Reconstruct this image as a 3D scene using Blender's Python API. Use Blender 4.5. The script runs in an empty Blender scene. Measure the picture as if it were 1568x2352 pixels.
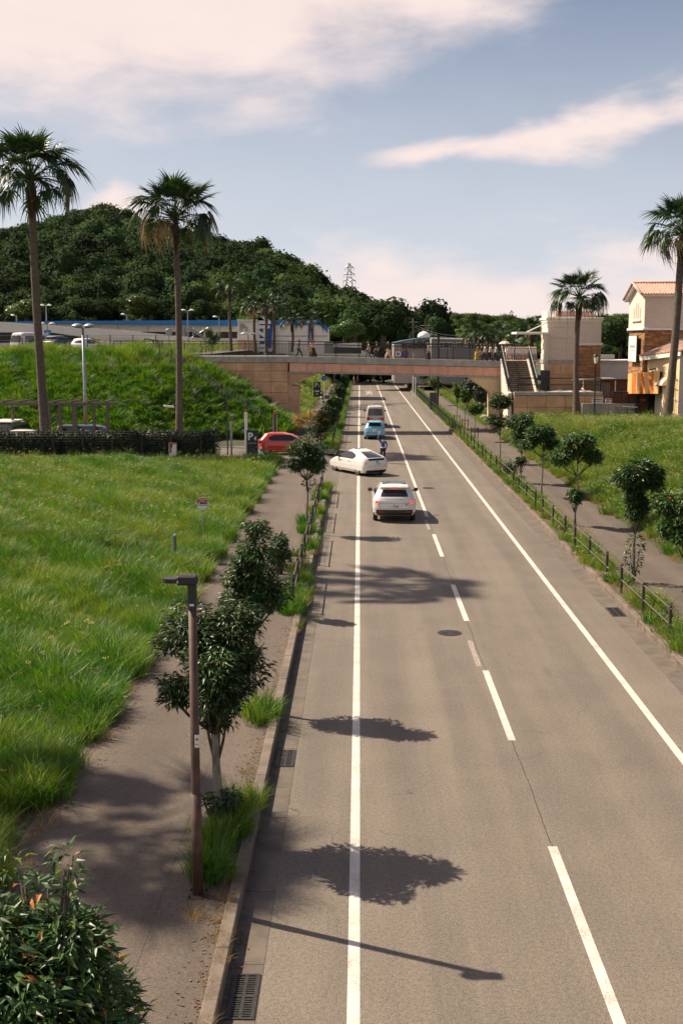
import bpy, bmesh, math, random
import numpy as np
from mathutils import Vector, Matrix, Euler
random.seed(7); rng = np.random.default_rng(7)
PI = math.pi; R = math.radians
scene = bpy.context.scene; COL = scene.collection
# ------------------------------------------------------------------ camera, light, exposure
FPX, CAMH = 2700.0, 7.9                      # focal length for a 1568 x 2352 picture, eye height above the road
PITCH = math.atan(396 / FPX); YAW = math.atan(42 / math.hypot(FPX, 396))
cam = bpy.data.cameras.new('camera'); cam_o = bpy.data.objects.new('camera', cam); COL.objects.link(cam_o)
cam_o.location = (0, 0, CAMH); cam_o.rotation_euler = (PI/2 - PITCH, 0, YAW)
cam.sensor_fit = 'VERTICAL'; cam.sensor_height = 36; cam.lens = 36 * FPX / 2352
cam.clip_start = 0.1; cam.clip_end = 9000
scene.camera = cam_o
SUN_AZ = math.atan2(-0.84, 0.367)            # measured from +Y towards +X
SUN_EL = math.atan(1 / 0.917)
sun = bpy.data.lights.new('sun', 'SUN'); sun.energy = 5.0; sun.angle = R(0.55); sun.color = (1.0, 0.85, 0.66)
sun_o = bpy.data.objects.new('sun', sun); COL.objects.link(sun_o)
sd = Vector((math.sin(SUN_AZ)*math.cos(SUN_EL), math.cos(SUN_AZ)*math.cos(SUN_EL), math.sin(SUN_EL)))
sun_o.rotation_euler = sd.to_track_quat('Z', 'Y').to_euler()
scene.view_settings.view_transform = 'Standard'; scene.view_settings.look = 'None'
scene.view_settings.exposure = 0.80; scene.view_settings.gamma = 1
scene.cycles.use_denoising = True
scene.cycles.max_bounces = 6; scene.cycles.transparent_max_bounces = 8

class NT:
    "small helper to write shader node trees as expressions"
    def __init__(s, tree): s.t = tree; s.n = tree.nodes; s.l = tree.links
    def node(s, typ, **kw):
        n = s.n.new(typ)
        for k, v in kw.items(): setattr(n, k, v)
        return n
    def put(s, sock, v):
        if hasattr(v, 'is_linked') or isinstance(v, bpy.types.NodeSocket): s.l.new(v, sock)
        else: sock.default_value = v
    def m(s, op, a, b=0.0, c=0.0, clamp=False):
        n = s.node('ShaderNodeMath', operation=op, use_clamp=clamp)
        s.put(n.inputs[0], a); s.put(n.inputs[1], b)
        if op in ('MULTIPLY_ADD', 'SMOOTH_MIN', 'COMPARE'): s.put(n.inputs[2], c)
        return n.outputs[0]
    def step(s, v, a, b, o0=0.0, o1=1.0):
        n = s.node('ShaderNodeMapRange', interpolation_type='SMOOTHSTEP')
        s.put(n.inputs[0], v); s.put(n.inputs[1], a); s.put(n.inputs[2], b); s.put(n.inputs[3], o0); s.put(n.inputs[4], o1)
        return n.outputs[0]
    def noise(s, vec, scale, detail=4, rough=.55, dist=0.0):
        n = s.node('ShaderNodeTexNoise'); n.inputs['Scale'].default_value = scale; n.inputs['Detail'].default_value = detail
        n.inputs['Roughness'].default_value = rough; n.inputs['Distortion'].default_value = dist
        if vec is not None: s.l.new(vec, n.inputs['Vector'])
        return n.outputs[0]
    def mix(s, f, a, b, mode='MIX'):
        n = s.node('ShaderNodeMix', data_type='RGBA', blend_type=mode)
        s.put(n.inputs[0], f)
        s.put(n.inputs[6], a if not isinstance(a, tuple) or len(a) == 4 else (*a, 1)); s.put(n.inputs[7], b if not isinstance(b, tuple) or len(b) == 4 else (*b, 1))
        return n.outputs[2]

world = bpy.data.worlds.new('World'); scene.world = world; world.use_nodes = True
w = NT(world.node_tree); w.n.clear()
sky = w.node('ShaderNodeTexSky', sky_type='NISHITA'); sky.sun_disc = False
sky.sun_elevation = SUN_EL; sky.sun_rotation = SUN_AZ; sky.air_density = 1.0; sky.dust_density = 2.5; sky.ozone_density = 2.0
tc = w.node('ShaderNodeTexCoord').outputs['Generated']
sep = w.node('ShaderNodeSeparateXYZ'); w.l.new(tc, sep.inputs[0]); X, Yc, Z = sep.outputs
az = w.m('MULTIPLY', w.m('ARCTAN2', X, Yc), 57.296); el = w.m('MULTIPLY', w.m('ARCSINE', Z), 57.296)
cmb = w.node('ShaderNodeCombineXYZ'); w.put(cmb.inputs[0], w.m('MULTIPLY', az, .1)); w.put(cmb.inputs[1], w.m('MULTIPLY', el, .26))
nz = w.noise(cmb.outputs[0], 1.5, 7, .56, .2); nz2 = w.noise(cmb.outputs[0], .7, 3, .5)
nn = w.m('SUBTRACT', w.m('ADD', w.m('MULTIPLY', nz, .75), w.m('MULTIPLY', nz2, .25)), .5)
line1 = w.m('ADD', 10.7, w.m('MULTIPLY', w.m('MAXIMUM', w.m('ADD', az, 5.0), 0.0), .36))      # lower edge of the big sheet
c1 = w.m('ADD', w.m('SUBTRACT', el, line1), w.m('MULTIPLY', nn, 10.0))
c1 = w.m('MULTIPLY', w.step(c1, -2.2, 2.6), w.step(w.m('ADD', el, w.m('MULTIPLY', nn, 30.0)), 34.0, 22.0))
mid2 = w.m('ADD', 8.3, w.m('MULTIPLY', az, .115)); hw2 = w.m('ADD', .22, w.m('MULTIPLY', w.m('MAXIMUM', az, 0.0), .046))
d2 = w.m('DIVIDE', w.m('ABSOLUTE', w.m('SUBTRACT', el, mid2)), hw2)
c2 = w.m('MULTIPLY', w.step(w.m('SUBTRACT', d2, w.m('MULTIPLY', nn, 7.0)), 2.0, .1), w.step(az, -.5, 2.5))
c3 = w.m('MULTIPLY', w.step(w.m('ADD', w.m('SUBTRACT', 4.3, el), w.m('MULTIPLY', nn, 11.0)), -1.0, 2.4), .9)
puff = w.m('ADD', w.m('ABSOLUTE', w.m('MULTIPLY', w.m('ADD', az, 11.5), .65)), w.m('ABSOLUTE', w.m('SUBTRACT', el, 6.0)))
c4 = w.step(w.m('ADD', puff, w.m('MULTIPLY', nn, -4.0)), 1.8, .5)
wisps = w.m('MULTIPLY', w.step(nn, .10, .26), .55)
cl = w.m('MAXIMUM', w.m('MAXIMUM', c1, c2), w.m('MAXIMUM', w.m('MAXIMUM', c3, c4), wisps))
cl = w.m('MULTIPLY', cl, .92)
skc = w.node('ShaderNodeHueSaturation'); w.l.new(sky.outputs[0], skc.inputs['Color']); skc.inputs['Saturation'].default_value = .95
skt = w.mix(1.0, skc.outputs[0], (1.0, .93, .95, 1), 'MULTIPLY')
hz = w.m('MULTIPLY', w.step(w.m('SUBTRACT', el, w.m('MULTIPLY', nn, 3.0)), 19.0, -2.0), .97)
skt = w.mix(hz, skt, (7.3, 7.8, 8.8, 1))
cs = w.m('ADD', w.m('MULTIPLY', nz, 1.6), 9.2)
cc = w.node('ShaderNodeCombineXYZ')
w.put(cc.inputs[0], w.m('MULTIPLY', cs, 1.0)); w.put(cc.inputs[1], w.m('MULTIPLY', cs, .83)); w.put(cc.inputs[2], w.m('MULTIPLY', cs, .775))
out = w.mix(cl, skt, cc.outputs[0])
bg = w.node('ShaderNodeBackground'); w.l.new(out, bg.inputs[0]); bg.inputs[1].default_value = .058
wo = w.node('ShaderNodeOutputWorld'); w.l.new(bg.outputs[0], wo.inputs[0])

# ------------------------------------------------------------------ materials
MATS = {}
def mat(name, col, rough=.8, var=.0, scale=4.0, bump=0.0, bscale=None, metal=0.0, spec=.5, transl=0.0, col2=None, emit=None,
        rnd=0.0, coat=0.0, stain=0.0, detail=5, alpha=None, stretch=None):
    if name in MATS: return MATS[name]
    ma = bpy.data.materials.new(name); ma.use_nodes = True; t = NT(ma.node_tree)
    b = t.n['Principled BSDF']; o = t.n['Material Output']
    c = (*col, 1)
    geo = t.node('ShaderNodeNewGeometry'); pos = geo.outputs['Position']
    if stretch:
        mp = t.node('ShaderNodeMapping'); t.l.new(pos, mp.inputs[0]); mp.inputs['Scale'].default_value = stretch; pos = mp.outputs[0]
    cur = c
    if var or col2:
        n = t.noise(pos, scale, detail, .6)
        f = t.step(n, .32, .68)
        lo = tuple(x*(1-var) for x in col) if col2 is None else col2
        hi = tuple(min(1, x*(1+var)) for x in col) if col2 is None else col
        cur = t.mix(f, lo, hi)
    if rnd:
        oi = t.node('ShaderNodeObjectInfo')
        hs = t.node('ShaderNodeHueSaturation'); t.put(hs.inputs['Color'], cur)
        t.put(hs.inputs['Value'], t.m('ADD', 1 - rnd, t.m('MULTIPLY', oi.outputs['Random'], 2*rnd)))
        t.put(hs.inputs['Hue'], t.m('ADD', .5 - .03*rnd, t.m('MULTIPLY', t.m('FRACT', t.m('MULTIPLY', oi.outputs['Random'], 7.31)), .06*rnd)))
        cur = hs.outputs[0]
    if stain:
        n = t.noise(pos, .35, 6, .65); cur = t.mix(t.m('MULTIPLY', t.step(n, .45, .75), stain), cur, tuple(x*.45 for x in col))
    t.put(b.inputs['Base Color'], cur)
    b.inputs['Roughness'].default_value = rough; b.inputs['Metallic'].default_value = metal
    b.inputs['Specular IOR Level'].default_value = spec
    if coat: b.inputs['Coat Weight'].default_value = coat; b.inputs['Coat Roughness'].default_value = .06
    if bump:
        bn = t.node('ShaderNodeBump'); bn.inputs['Strength'].default_value = 1; bn.inputs['Distance'].default_value = bump
        t.l.new(t.noise(pos, bscale or scale*6, 4, .6), bn.inputs['Height']); t.l.new(bn.outputs[0], b.inputs['Normal'])
    if emit: b.inputs['Emission Color'].default_value = (*emit[:3], 1); b.inputs['Emission Strength'].default_value = emit[3]
    if transl:
        tr = t.node('ShaderNodeBsdfTranslucent'); t.put(tr.inputs[0], t.mix(1.0, cur, (1.25, 1.2, .5, 1), 'MULTIPLY'))
        ms = t.node('ShaderNodeMixShader'); ms.inputs[0].default_value = transl
        t.l.new(b.outputs[0], ms.inputs[1]); t.l.new(tr.outputs[0], ms.inputs[2]); t.l.new(ms.outputs[0], o.inputs[0])
    MATS[name] = ma; return ma

def road_mat(name, a, b2, fine=48.0, tracks=False):
    ma = bpy.data.materials.new(name); ma.use_nodes = True; t = NT(ma.node_tree); b = t.n['Principled BSDF']
    pos = t.node('ShaderNodeNewGeometry').outputs['Position']
    big = t.step(t.noise(pos, .5, 5, .6), .35, .7)
    mp = t.node('ShaderNodeMapping'); t.l.new(pos, mp.inputs[0]); mp.inputs['Scale'].default_value = (1.4, .06, 1)
    lane = t.step(t.noise(mp.outputs[0], 1.0, 3, .5), .35, .65)
    c = t.mix(t.m('ADD', t.m('MULTIPLY', big, .4), t.m('MULTIPLY', lane, .6)), a, b2)
    if tracks:
        sx = t.node('ShaderNodeSeparateXYZ'); t.l.new(pos, sx.inputs[0])
        trk = t.m('MULTIPLY', t.m('COSINE', t.m('MULTIPLY', t.m('SUBTRACT', sx.outputs[0], .77), 4.054)), t.step(t.noise(pos, .3, 3), .3, .7))
        mu = t.node('ShaderNodeCombineXYZ'); v_ = t.m('SUBTRACT', 1.0, t.m('MULTIPLY', trk, .075)); [t.put(mu.inputs[i], v_) for i in range(3)]
        c = t.mix(1.0, c, mu.outputs[0], 'MULTIPLY')
        mc = t.node('ShaderNodeMapping'); t.l.new(pos, mc.inputs[0]); mc.inputs['Scale'].default_value = (1.6, .5, 1)
        oil = t.step(t.noise(mc.outputs[0], .9, 2, .4), .66, .78); c = t.mix(t.m('MULTIPLY', oil, .28), c, (.06, .052, .045))
    g = t.noise(pos, fine, 2, .7); g2 = t.noise(pos, fine*.33, 3, .7)
    sp = t.m('ADD', t.step(g, .25, .75, .55, 1.45), t.step(g2, .3, .7, -.16, .16))
    mm = t.node('ShaderNodeCombineXYZ'); [t.put(mm.inputs[i], sp) for i in range(3)]
    c = t.mix(1.0, c, mm.outputs[0], 'MULTIPLY')
    vo = t.node('ShaderNodeTexVoronoi', feature='DISTANCE_TO_EDGE'); vo.inputs['Scale'].default_value = .16
    mpv = t.node('ShaderNodeMixRGB'); nz_ = t.node('ShaderNodeTexNoise'); nz_.inputs['Scale'].default_value = 1.3; t.l.new(pos, nz_.inputs[0])
    mpv.blend_type = 'ADD'; mpv.inputs[0].default_value = .9; t.l.new(pos, mpv.inputs[1]); t.l.new(nz_.outputs[1], mpv.inputs[2]); t.l.new(mpv.outputs[0], vo.inputs[0])
    crack = t.m('MULTIPLY', t.step(vo.outputs[0], .0016, .0004), t.step(t.noise(pos, .7, 3), .5, .6))
    c = t.mix(t.m('MULTIPLY', crack, .55), c, (.03, .027, .024))
    t.put(b.inputs['Base Color'], c); b.inputs['Roughness'].default_value = .86; b.inputs['Specular IOR Level'].default_value = .35
    bn = t.node('ShaderNodeBump'); bn.inputs['Distance'].default_value = .004; t.l.new(g, bn.inputs['Height']); t.l.new(bn.outputs[0], b.inputs['Normal'])
    return ma
M_ROAD = road_mat('road asphalt', (.125, .107, .088), (.170, .143, .114), tracks=True)
M_PATH = road_mat('path asphalt', (.085, .068, .054), (.125, .099, .079), 55)
M_OLD = road_mat('side asphalt', (.12, .1, .085), (.15, .125, .105))
def paint_mat():
    ma = bpy.data.materials.new('white road paint'); ma.use_nodes = True; t = NT(ma.node_tree); b = t.n['Principled BSDF']
    pos = t.node('ShaderNodeNewGeometry').outputs['Position']
    worn = t.step(t.m('ADD', t.noise(pos, 38, 4, .8), t.m('MULTIPLY', t.noise(pos, 1.5, 4), .45)), .74, .86)
    c = t.mix(t.step(t.noise(pos, 2.0, 5), .3, .7), (.50, .46, .41), (.62, .57, .51))
    t.put(b.inputs['Base Color'], t.mix(t.m('MULTIPLY', worn, .7), c, (.2, .17, .14))); b.inputs['Roughness'].default_value = .7
    return ma
M_PAINT = paint_mat()
M_WORN = mat('worn road paint', (.38, .33, .29), .8, col2=(.15, .12, .1), scale=18)
M_KERB = mat('kerb concrete', (.15, .118, .092), .9, .25, 3, .004, 80, stain=.6)
M_GUT = mat('gutter concrete', (.115, .094, .076), .9, .2, 2.2, .003, 90, stain=.25)
M_CONC = mat('pale concrete', (.36, .34, .31), .9, .15, 2, .004, 60, stain=.35)
M_CONCD = mat('bridge concrete', (.36, .34, .30), .9, .15, 2, .004, 60, stain=.45)
M_SOIL = mat('soil', (.09, .066, .045), .95, .3, 6, .02, 30)
M_GROUND = mat('field soil', (.035, .045, .018), .95, .3, .8, .03, 9)
M_HILL = mat('hill soil', (.02, .03, .013), .95, .3, .1)
M_DRY = mat('dry grass', (.30, .20, .09), .85, .3, 3, transl=.35, rnd=.35)
M_IRON = mat('cast iron', (.05, .048, .046), .55, .3, 20, .002, 120, metal=.6)
M_BLACK = mat('dark metal', (.022, .023, .024), .5, .2, 6, metal=.3)
M_BROWNP = mat('brown painted steel', (.070, .036, .025), .6, .3, 5, .001, 60, stain=.4)
M_RAIL = mat('grey brown rail', (.13, .105, .085), .5, .2, 5, metal=.4)
M_POST = mat('dark fence post', (.03, .028, .028), .55, .2, 5)
M_GREYM = mat('galvanised steel', (.30, .32, .33), .45, .12, 4, metal=.5)
M_WHITE = mat('white paint', (.72, .69, .66), .45, .05, 3)
M_TILE = mat('salmon wall tile', (.58, .35, .20), .75, .16, 1.1, .006, 22, rnd=.12, stain=.3)
M_TILEB = mat('salmon beam tile', (.68, .37, .25), .75, .08, 2, .004, 25, rnd=.06, stain=.12)
M_JOINT = mat('dark joint', (.10, .06, .04), .9)
M_STUCCO = mat('cream stucco', (.62, .53, .45), .9, .06, 6, .012, 26, stain=.1)
M_STUCCOY = mat('yellow stucco', (.66, .50, .30), .9, .08, 6, .012, 26, stain=.1)
M_TRIM = mat('white trim', (.72, .68, .62), .7, .04, 3)
M_ORA = mat('orange stripe', (.52, .15, .012), .75, .05, 4); M_ORB = mat('pale orange stripe', (.78, .42, .18), .75, .05, 4)
M_WOOD = mat('brown wood slat', (.16, .06, .022), .6, .25, 5, stretch=(8, 8, 1), rnd=.2)
M_ROOF = mat('terracotta tile', (.48, .31, .235), .8, .2, 5, .01, 20, rnd=.1)
M_GLASS = mat('dark window glass', (.012, .015, .018), .06, spec=.8)
M_BLUE = mat('blue band', (.012, .16, .42), .5, .05, 3); M_BLUED = mat('deep blue panel', (.01, .06, .26), .5, .05, 3)
M_CLAD = mat('grey cladding', (.27, .255, .25), .6, .08, 2, stretch=(6, 6, .3))
M_CREAMW = mat('store wall', (.78, .72, .65), .85, .05, 1.5, stain=.1)
M_RUST = mat('rust', (.22, .07, .025), .9, .4, 6, .003, 50)
M_SIGN = mat('navy sign', (.016, .022, .032), .45); M_SIGNW = mat('sign white', (.7, .69, .66), .5)
M_SIGNR = mat('sign red', (.42, .035, .02), .5); M_INK = mat('ink', (.02, .02, .02), .6); M_SIGNB = mat('sign blue', (.01, .10, .40), .4)
M_GREEN = mat('cone green', (.02, .26, .17), .5); M_RUBBER = mat('tyre rubber', (.018, .018, .018), .85)
M_RIM = mat('alloy rim', (.5, .5, .5), .3, metal=.8); M_TRIMB = mat('black plastic', (.02, .02, .021), .55)
M_TAIL = mat('tail light red', (.45, .01, .008), .2, spec=.7); M_TAILON = mat('brake light', (.6, .02, .01), .3, emit=(1, .03, .01, 1.3))
M_TAILO = mat('tail light amber', (.55, .16, .09), .2, spec=.7)
M_BARK = mat('grey bark', (.17, .155, .12), .9, .35, 9, .01, 30, stretch=(1, 1, .5)); M_BARKD = mat('brown bark', (.075, .055, .04), .95, .3, 10, .015, 40)
M_PALMT = mat('palm trunk', (.115, .09, .068), .95, .35, 3, .03, 14, stretch=(1, 1, 6))
M_SKIRT = mat('old leaf bases', (.065, .04, .024), .95, .4, 8)
M_LEAF = mat('glossy leaf', (.030, .075, .018), .42, .35, 3, transl=.2, rnd=.3, spec=.4)
M_LEAFM = mat('mid green leaf', (.055, .105, .028), .42, .3, 3, transl=.3, rnd=.3, spec=.4)
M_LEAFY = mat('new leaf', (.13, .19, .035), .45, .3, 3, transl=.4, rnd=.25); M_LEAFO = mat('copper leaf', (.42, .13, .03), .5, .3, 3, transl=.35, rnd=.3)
M_PALM = mat('palm leaf', (.026, .056, .020), .42, .3, 2, transl=.22, rnd=.3, spec=.35); M_PALMD = mat('dead palm leaf', (.20, .145, .08), .7, .3, 3, transl=.2, rnd=.3)
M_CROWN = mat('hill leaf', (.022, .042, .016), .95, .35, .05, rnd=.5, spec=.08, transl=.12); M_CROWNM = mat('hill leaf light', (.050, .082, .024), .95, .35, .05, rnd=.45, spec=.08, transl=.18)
M_CONIF = mat('conifer leaf', (.010, .026, .012), .6, .3, 2, rnd=.3)
M_FLOWER = mat('white flower', (.5, .44, .30), .7, transl=.3)

def grass_mat(name, a, b, dry, amt, patch=.18):
    ma = bpy.data.materials.new(name); ma.use_nodes = True; t = NT(ma.node_tree); p = t.n['Principled BSDF']; o = t.n['Material Output']
    pos = t.node('ShaderNodeNewGeometry').outputs['Position']; oi = t.node('ShaderNodeObjectInfo').outputs['Random']
    c = t.mix(t.step(t.m('ADD', t.noise(pos, patch*2, 4, .6), t.m('MULTIPLY', t.m('SUBTRACT', oi, .5), .25)), .38, .64), a, b)
    c = t.mix(t.m('MULTIPLY', t.step(t.m('ADD', t.noise(pos, patch, 5, .65), t.m('MULTIPLY', t.m('SUBTRACT', t.m('FRACT', t.m('MULTIPLY', oi, 9.7)), .5), .5)), .5, .72), amt), c, dry)
    hs = t.node('ShaderNodeHueSaturation'); t.put(hs.inputs['Color'], c); t.put(hs.inputs['Value'], t.m('ADD', .7, t.m('MULTIPLY', t.m('FRACT', t.m('MULTIPLY', oi, 3.3)), .6)))
    t.put(p.inputs['Base Color'], hs.outputs[0]); p.inputs['Roughness'].default_value = .5
    tr = t.node('ShaderNodeBsdfTranslucent'); t.put(tr.inputs[0], t.mix(1.0, hs.outputs[0], (1.2, 1.3, .45, 1), 'MULTIPLY'))
    ms = t.node('ShaderNodeMixShader'); ms.inputs[0].default_value = .42
    t.l.new(p.outputs[0], ms.inputs[1]); t.l.new(tr.outputs[0], ms.inputs[2]); t.l.new(ms.outputs[0], o.inputs[0])
    return ma
G_LUSH = grass_mat('lush grass', (.032, .130, .007), (.110, .210, .011), (.30, .28, .07), .5)
G_WEED = grass_mat('broad weeds', (.036, .12, .012), (.10, .20, .022), (.28, .25, .09), .3, .3)
G_PALE = grass_mat('pale grass', (.085, .17, .016), (.18, .26, .030), (.30, .24, .09), .5)

# ------------------------------------------------------------------ geometry helpers
class MB:
    def __init__(s): s.v = []; s.f = []; s.mi = []; s.mats = []
    def mid(s, m):
        if m not in s.mats: s.mats.append(m)
        return s.mats.index(m)
    def add(s, vs, fs, m):
        k = len(s.v); i = s.mid(m); s.v += [tuple(v) for v in vs]
        for f in fs: s.f.append(tuple(k + q for q in f)); s.mi.append(i)
    def box(s, x0, x1, y0, y1, z0, z1, m, rot=0, piv=None):
        vs = [(x, y, z) for z in (z0, z1) for (x, y) in ((x0, y0), (x1, y0), (x1, y1), (x0, y1))]
        if rot:
            cx, cy = piv or ((x0+x1)/2, (y0+y1)/2); c, sn = math.cos(rot), math.sin(rot)
            vs = [(cx+(x-cx)*c-(y-cy)*sn, cy+(x-cx)*sn+(y-cy)*c, z) for x, y, z in vs]
        s.add(vs, [(3, 2, 1, 0), (4, 5, 6, 7), (0, 1, 5, 4), (1, 2, 6, 5), (2, 3, 7, 6), (3, 0, 4, 7)], m); return s
    def bevbox(s, x0, x1, y0, y1, z0, z1, b, m):
        "box whose six faces are inset (chamfered edges)"
        vs = []; X = (x0, x1); Yv = (y0, y1); Zv = (z0, z1)
        bmx = bmesh.new(); bmesh.ops.create_cube(bmx, size=1)
        for v in bmx.verts: v.co = ((x0+x1)/2+v.co.x*(x1-x0), (y0+y1)/2+v.co.y*(y1-y0), (z0+z1)/2+v.co.z*(z1-z0))
        bmesh.ops.bevel(bmx, geom=bmx.edges[:], offset=b, segments=1, affect='EDGES')
        bmx.verts.index_update(); s.add([v.co[:] for v in bmx.verts], [tuple(v.index for v in f.verts) for f in bmx.faces], m); bmx.free(); return s
    def tube(s, pts, rad, m, n=8, cap=True):
        pts = [Vector(p) for p in pts]; rr = rad if isinstance(rad, (list, tuple)) else [rad]*len(pts)
        vs = []; up = None
        for i, p in enumerate(pts):
            d = (pts[min(i+1, len(pts)-1)] - pts[max(i-1, 0)]).normalized()
            a = d.cross(Vector((0, 0, 1)) if abs(d.z) < .9 else Vector((1, 0, 0))).normalized()
            if up is not None:
                a = (up - d*up.dot(d)).normalized()
            up = a; b = d.cross(a)
            for k in range(n):
                t = 2*PI*k/n; vs.append(p + (a*math.cos(t) + b*math.sin(t))*rr[i])
        fs = [(i*n+k, i*n+(k+1) % n, (i+1)*n+(k+1) % n, (i+1)*n+k) for i in range(len(pts)-1) for k in range(n)]
        if cap: fs += [tuple(range(n))[::-1], tuple((len(pts)-1)*n+k for k in range(n))]
        s.add(vs, fs, m); return s
    def bar(s, a, b, r, m, n=4): return s.tube([a, b], r, m, n)
    def lathe(s, prof, m, n=16, c=(0, 0, 0), axis='z', cap=True):
        vs = []
        for r, h in prof:
            for k in range(n):
                t = 2*PI*k/n; a, b = r*math.cos(t), r*math.sin(t)
                vs.append((c[0]+a, c[1]+b, c[2]+h) if axis == 'z' else ((c[0]+h, c[1]+a, c[2]+b) if axis == 'x' else (c[0]+a, c[1]+h, c[2]+b)))
        fs = [(i*n+k, i*n+(k+1) % n, (i+1)*n+(k+1) % n, (i+1)*n+k) for i in range(len(prof)-1) for k in range(n)]
        if cap: fs += [tuple(range(n))[::-1], tuple((len(prof)-1)*n+k for k in range(n))]
        s.add(vs, fs, m); return s
    def prism(s, poly, y0, y1, m, plane='xz'):
        "polygon in xz (or xy / yz) pushed along the third axis"
        n = len(poly)
        def P(a, b, c): return (a, c, b) if plane == 'xz' else ((a, b, c) if plane == 'xy' else (c, a, b))
        vs = [P(a, b, y0) for a, b in poly] + [P(a, b, y1) for a, b in poly]
        s.add(vs, [tuple(range(n))[::-1], tuple(range(n, 2*n))] + [(k, (k+1) % n, n+(k+1) % n, n+k) for k in range(n)], m); return s
    def mesh(s, name):
        me = bpy.data.meshes.new(name); me.from_pydata(s.v, [], s.f)
        for m in s.mats: me.materials.append(m)
        if len(s.mats) > 1: me.polygons.foreach_set('material_index', s.mi)
        me.update(); return me
    def build(s, name, parent=None, smooth=False, loc=None, fix=True, **props):
        me = s.mesh(name)
        if fix:
            b = bmesh.new(); b.from_mesh(me); bmesh.ops.recalc_face_normals(b, faces=b.faces); b.to_mesh(me); b.free()
        if smooth: me.polygons.foreach_set('use_smooth', [True]*len(me.polygons))
        return link(name, me, parent, loc, **props)
def link(name, data, parent=None, loc=None, rot=None, scale=None, **props):
    o = bpy.data.objects.new(name, data); COL.objects.link(o)
    if parent is not None: o.parent = parent
    if loc is not None: o.location = loc
    if rot is not None: o.rotation_euler = rot
    if scale is not None: o.scale = (scale,)*3 if isinstance(scale, (int, float)) else scale
    for k, v in props.items(): o[k] = v
    return o
def thing(name, label, cat, loc=(0, 0, 0), rz=0, group=None):
    o = link(name, None, loc=loc, rot=(0, 0, rz), label=label, category=cat); o.empty_display_size = .2
    if group: o['group'] = group
    return o
KIDS = {}
def copy_tree(o, parent=None, label=None, loc=None, rz=None, scale=None):
    kids = [c for c in bpy.data.objects if c.parent == o] if o.name not in KIDS else KIDS[o.name]
    KIDS[o.name] = kids
    c = o.copy(); COL.objects.link(c)
    if parent is not None: c.parent = parent
    if label: c['label'] = label
    if loc is not None: c.location = loc
    if rz is not None: c.rotation_euler = (0, 0, rz)
    if scale is not None: c.scale = (scale,)*3 if isinstance(scale, (int, float)) else scale
    for k in kids: copy_tree(k, c)
    return c
def text(body, size, loc, rot, m, parent=None, name='lettering', extrude=.004, align='CENTER', sx=1.0, bold=0.0):
    cu = bpy.data.curves.new(name, 'FONT'); cu.body = body; cu.size = size; cu.extrude = extrude; cu.align_x = align; cu.align_y = 'CENTER'; cu.offset = bold
    cu.materials.append(m); cu.resolution_u = 3
    tmp = bpy.data.objects.new('tmp', cu); COL.objects.link(tmp); me = bpy.data.meshes.new_from_object(tmp.evaluated_get(bpy.context.evaluated_depsgraph_get())); bpy.data.objects.remove(tmp)
    me.name = name; return link(name, me, parent, loc, rot, (sx, 1, 1))
def marks(n, w_, h, loc, m, parent, axis='x', gap=.35):
    "flat print too small to read in the photograph: a row of short dashes"
    b = MB(); x, y, z = loc
    for i in range(n):
        a = -w_/2+w_*i/n; c = a+w_/n*(1-gap)
        if axis == 'x': b.box(x+a, x+c, y-.002, y, z-h/2, z+h/2, m)
        else: b.box(x-.002, x, y+a, y+c, z-h/2, z+h/2, m)
    return b.build('print', parent)
cyw, syw = math.cos(YAW), math.sin(YAW)
_F = Vector((-syw*math.cos(PITCH), cyw*math.cos(PITCH), -math.sin(PITCH))); _R = Vector((cyw, syw, 0)); _U = _R.cross(_F)
def ray(x, y): return _F + _R*((x-784)/FPX) - _U*((y-1176)/FPX)
def PX(x, y, Y):
    "where the place seen at picture point (x, y) stands if it is Y metres ahead"
    r = ray(x, y); return Vector((0, 0, CAMH)) + r*(Y/r.y)
def GX(x, y, z=0.0):
    r = ray(x, y); return Vector((0, 0, CAMH)) + r*((z-CAMH)/r.z)

# ------------------------------------------------------------------ terrain heights
def smin(a, b, k=.6):
    h = np.clip(.5+.5*(b-a)/k, 0, 1); return b*(1-h)+a*h - k*h*(1-h)
def bumps(x, y, a=1.0): return a*(.5*np.sin(x*.9+1.3)*np.sin(y*.7)+.3*np.sin(x*2.1+y*1.3)+.2*np.sin(x*.35-y*.31))
def hL(x, y):
    x = np.asarray(x, float); y = np.asarray(y, float)
    toe = np.interp(x, [-17, -7], [86, 93])
    Fz = (y-toe)*.53; S = (-x-4.2)*.6
    S = np.where(y > 104, (-x-5.3)*.55, S)
    z = smin(smin(Fz, S), np.full_like(x, np.where(y > 130, 6.4, 6.9) if np.ndim(y) == 0 else 6.6))
    z = np.where(z > 0, z, z*0)
    bank = np.maximum(z, 0)
    near = .2 + .06*bumps(x, y)*np.clip((-5.4-x)/1.5, 0, 1) + .25*np.clip((-9-x)/20, 0, 1)*np.clip((72-y)/20, 0, 1)
    return near + bank + .10*bumps(x*1.3, y*1.3)*np.clip(bank/1.5, 0, 1)*np.clip((6.3-bank)/.5, 0, 1)
def hR(x, y):
    x = np.asarray(x, float); y = np.asarray(y, float)
    zmax = np.interp(y, [0, 70, 86, 96, 104], [3.2, 2.9, 1.7, 1.7, .25])
    slope = np.interp(y, [0, 70, 90, 110], [.40, .42, .8, .5])
    z = .2 + smin((x-11.15)*slope, zmax-.2, .5)
    return np.maximum(z, .2) + .06*bumps(x, y)*np.clip((x-11.5), 0, 1)
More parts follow.
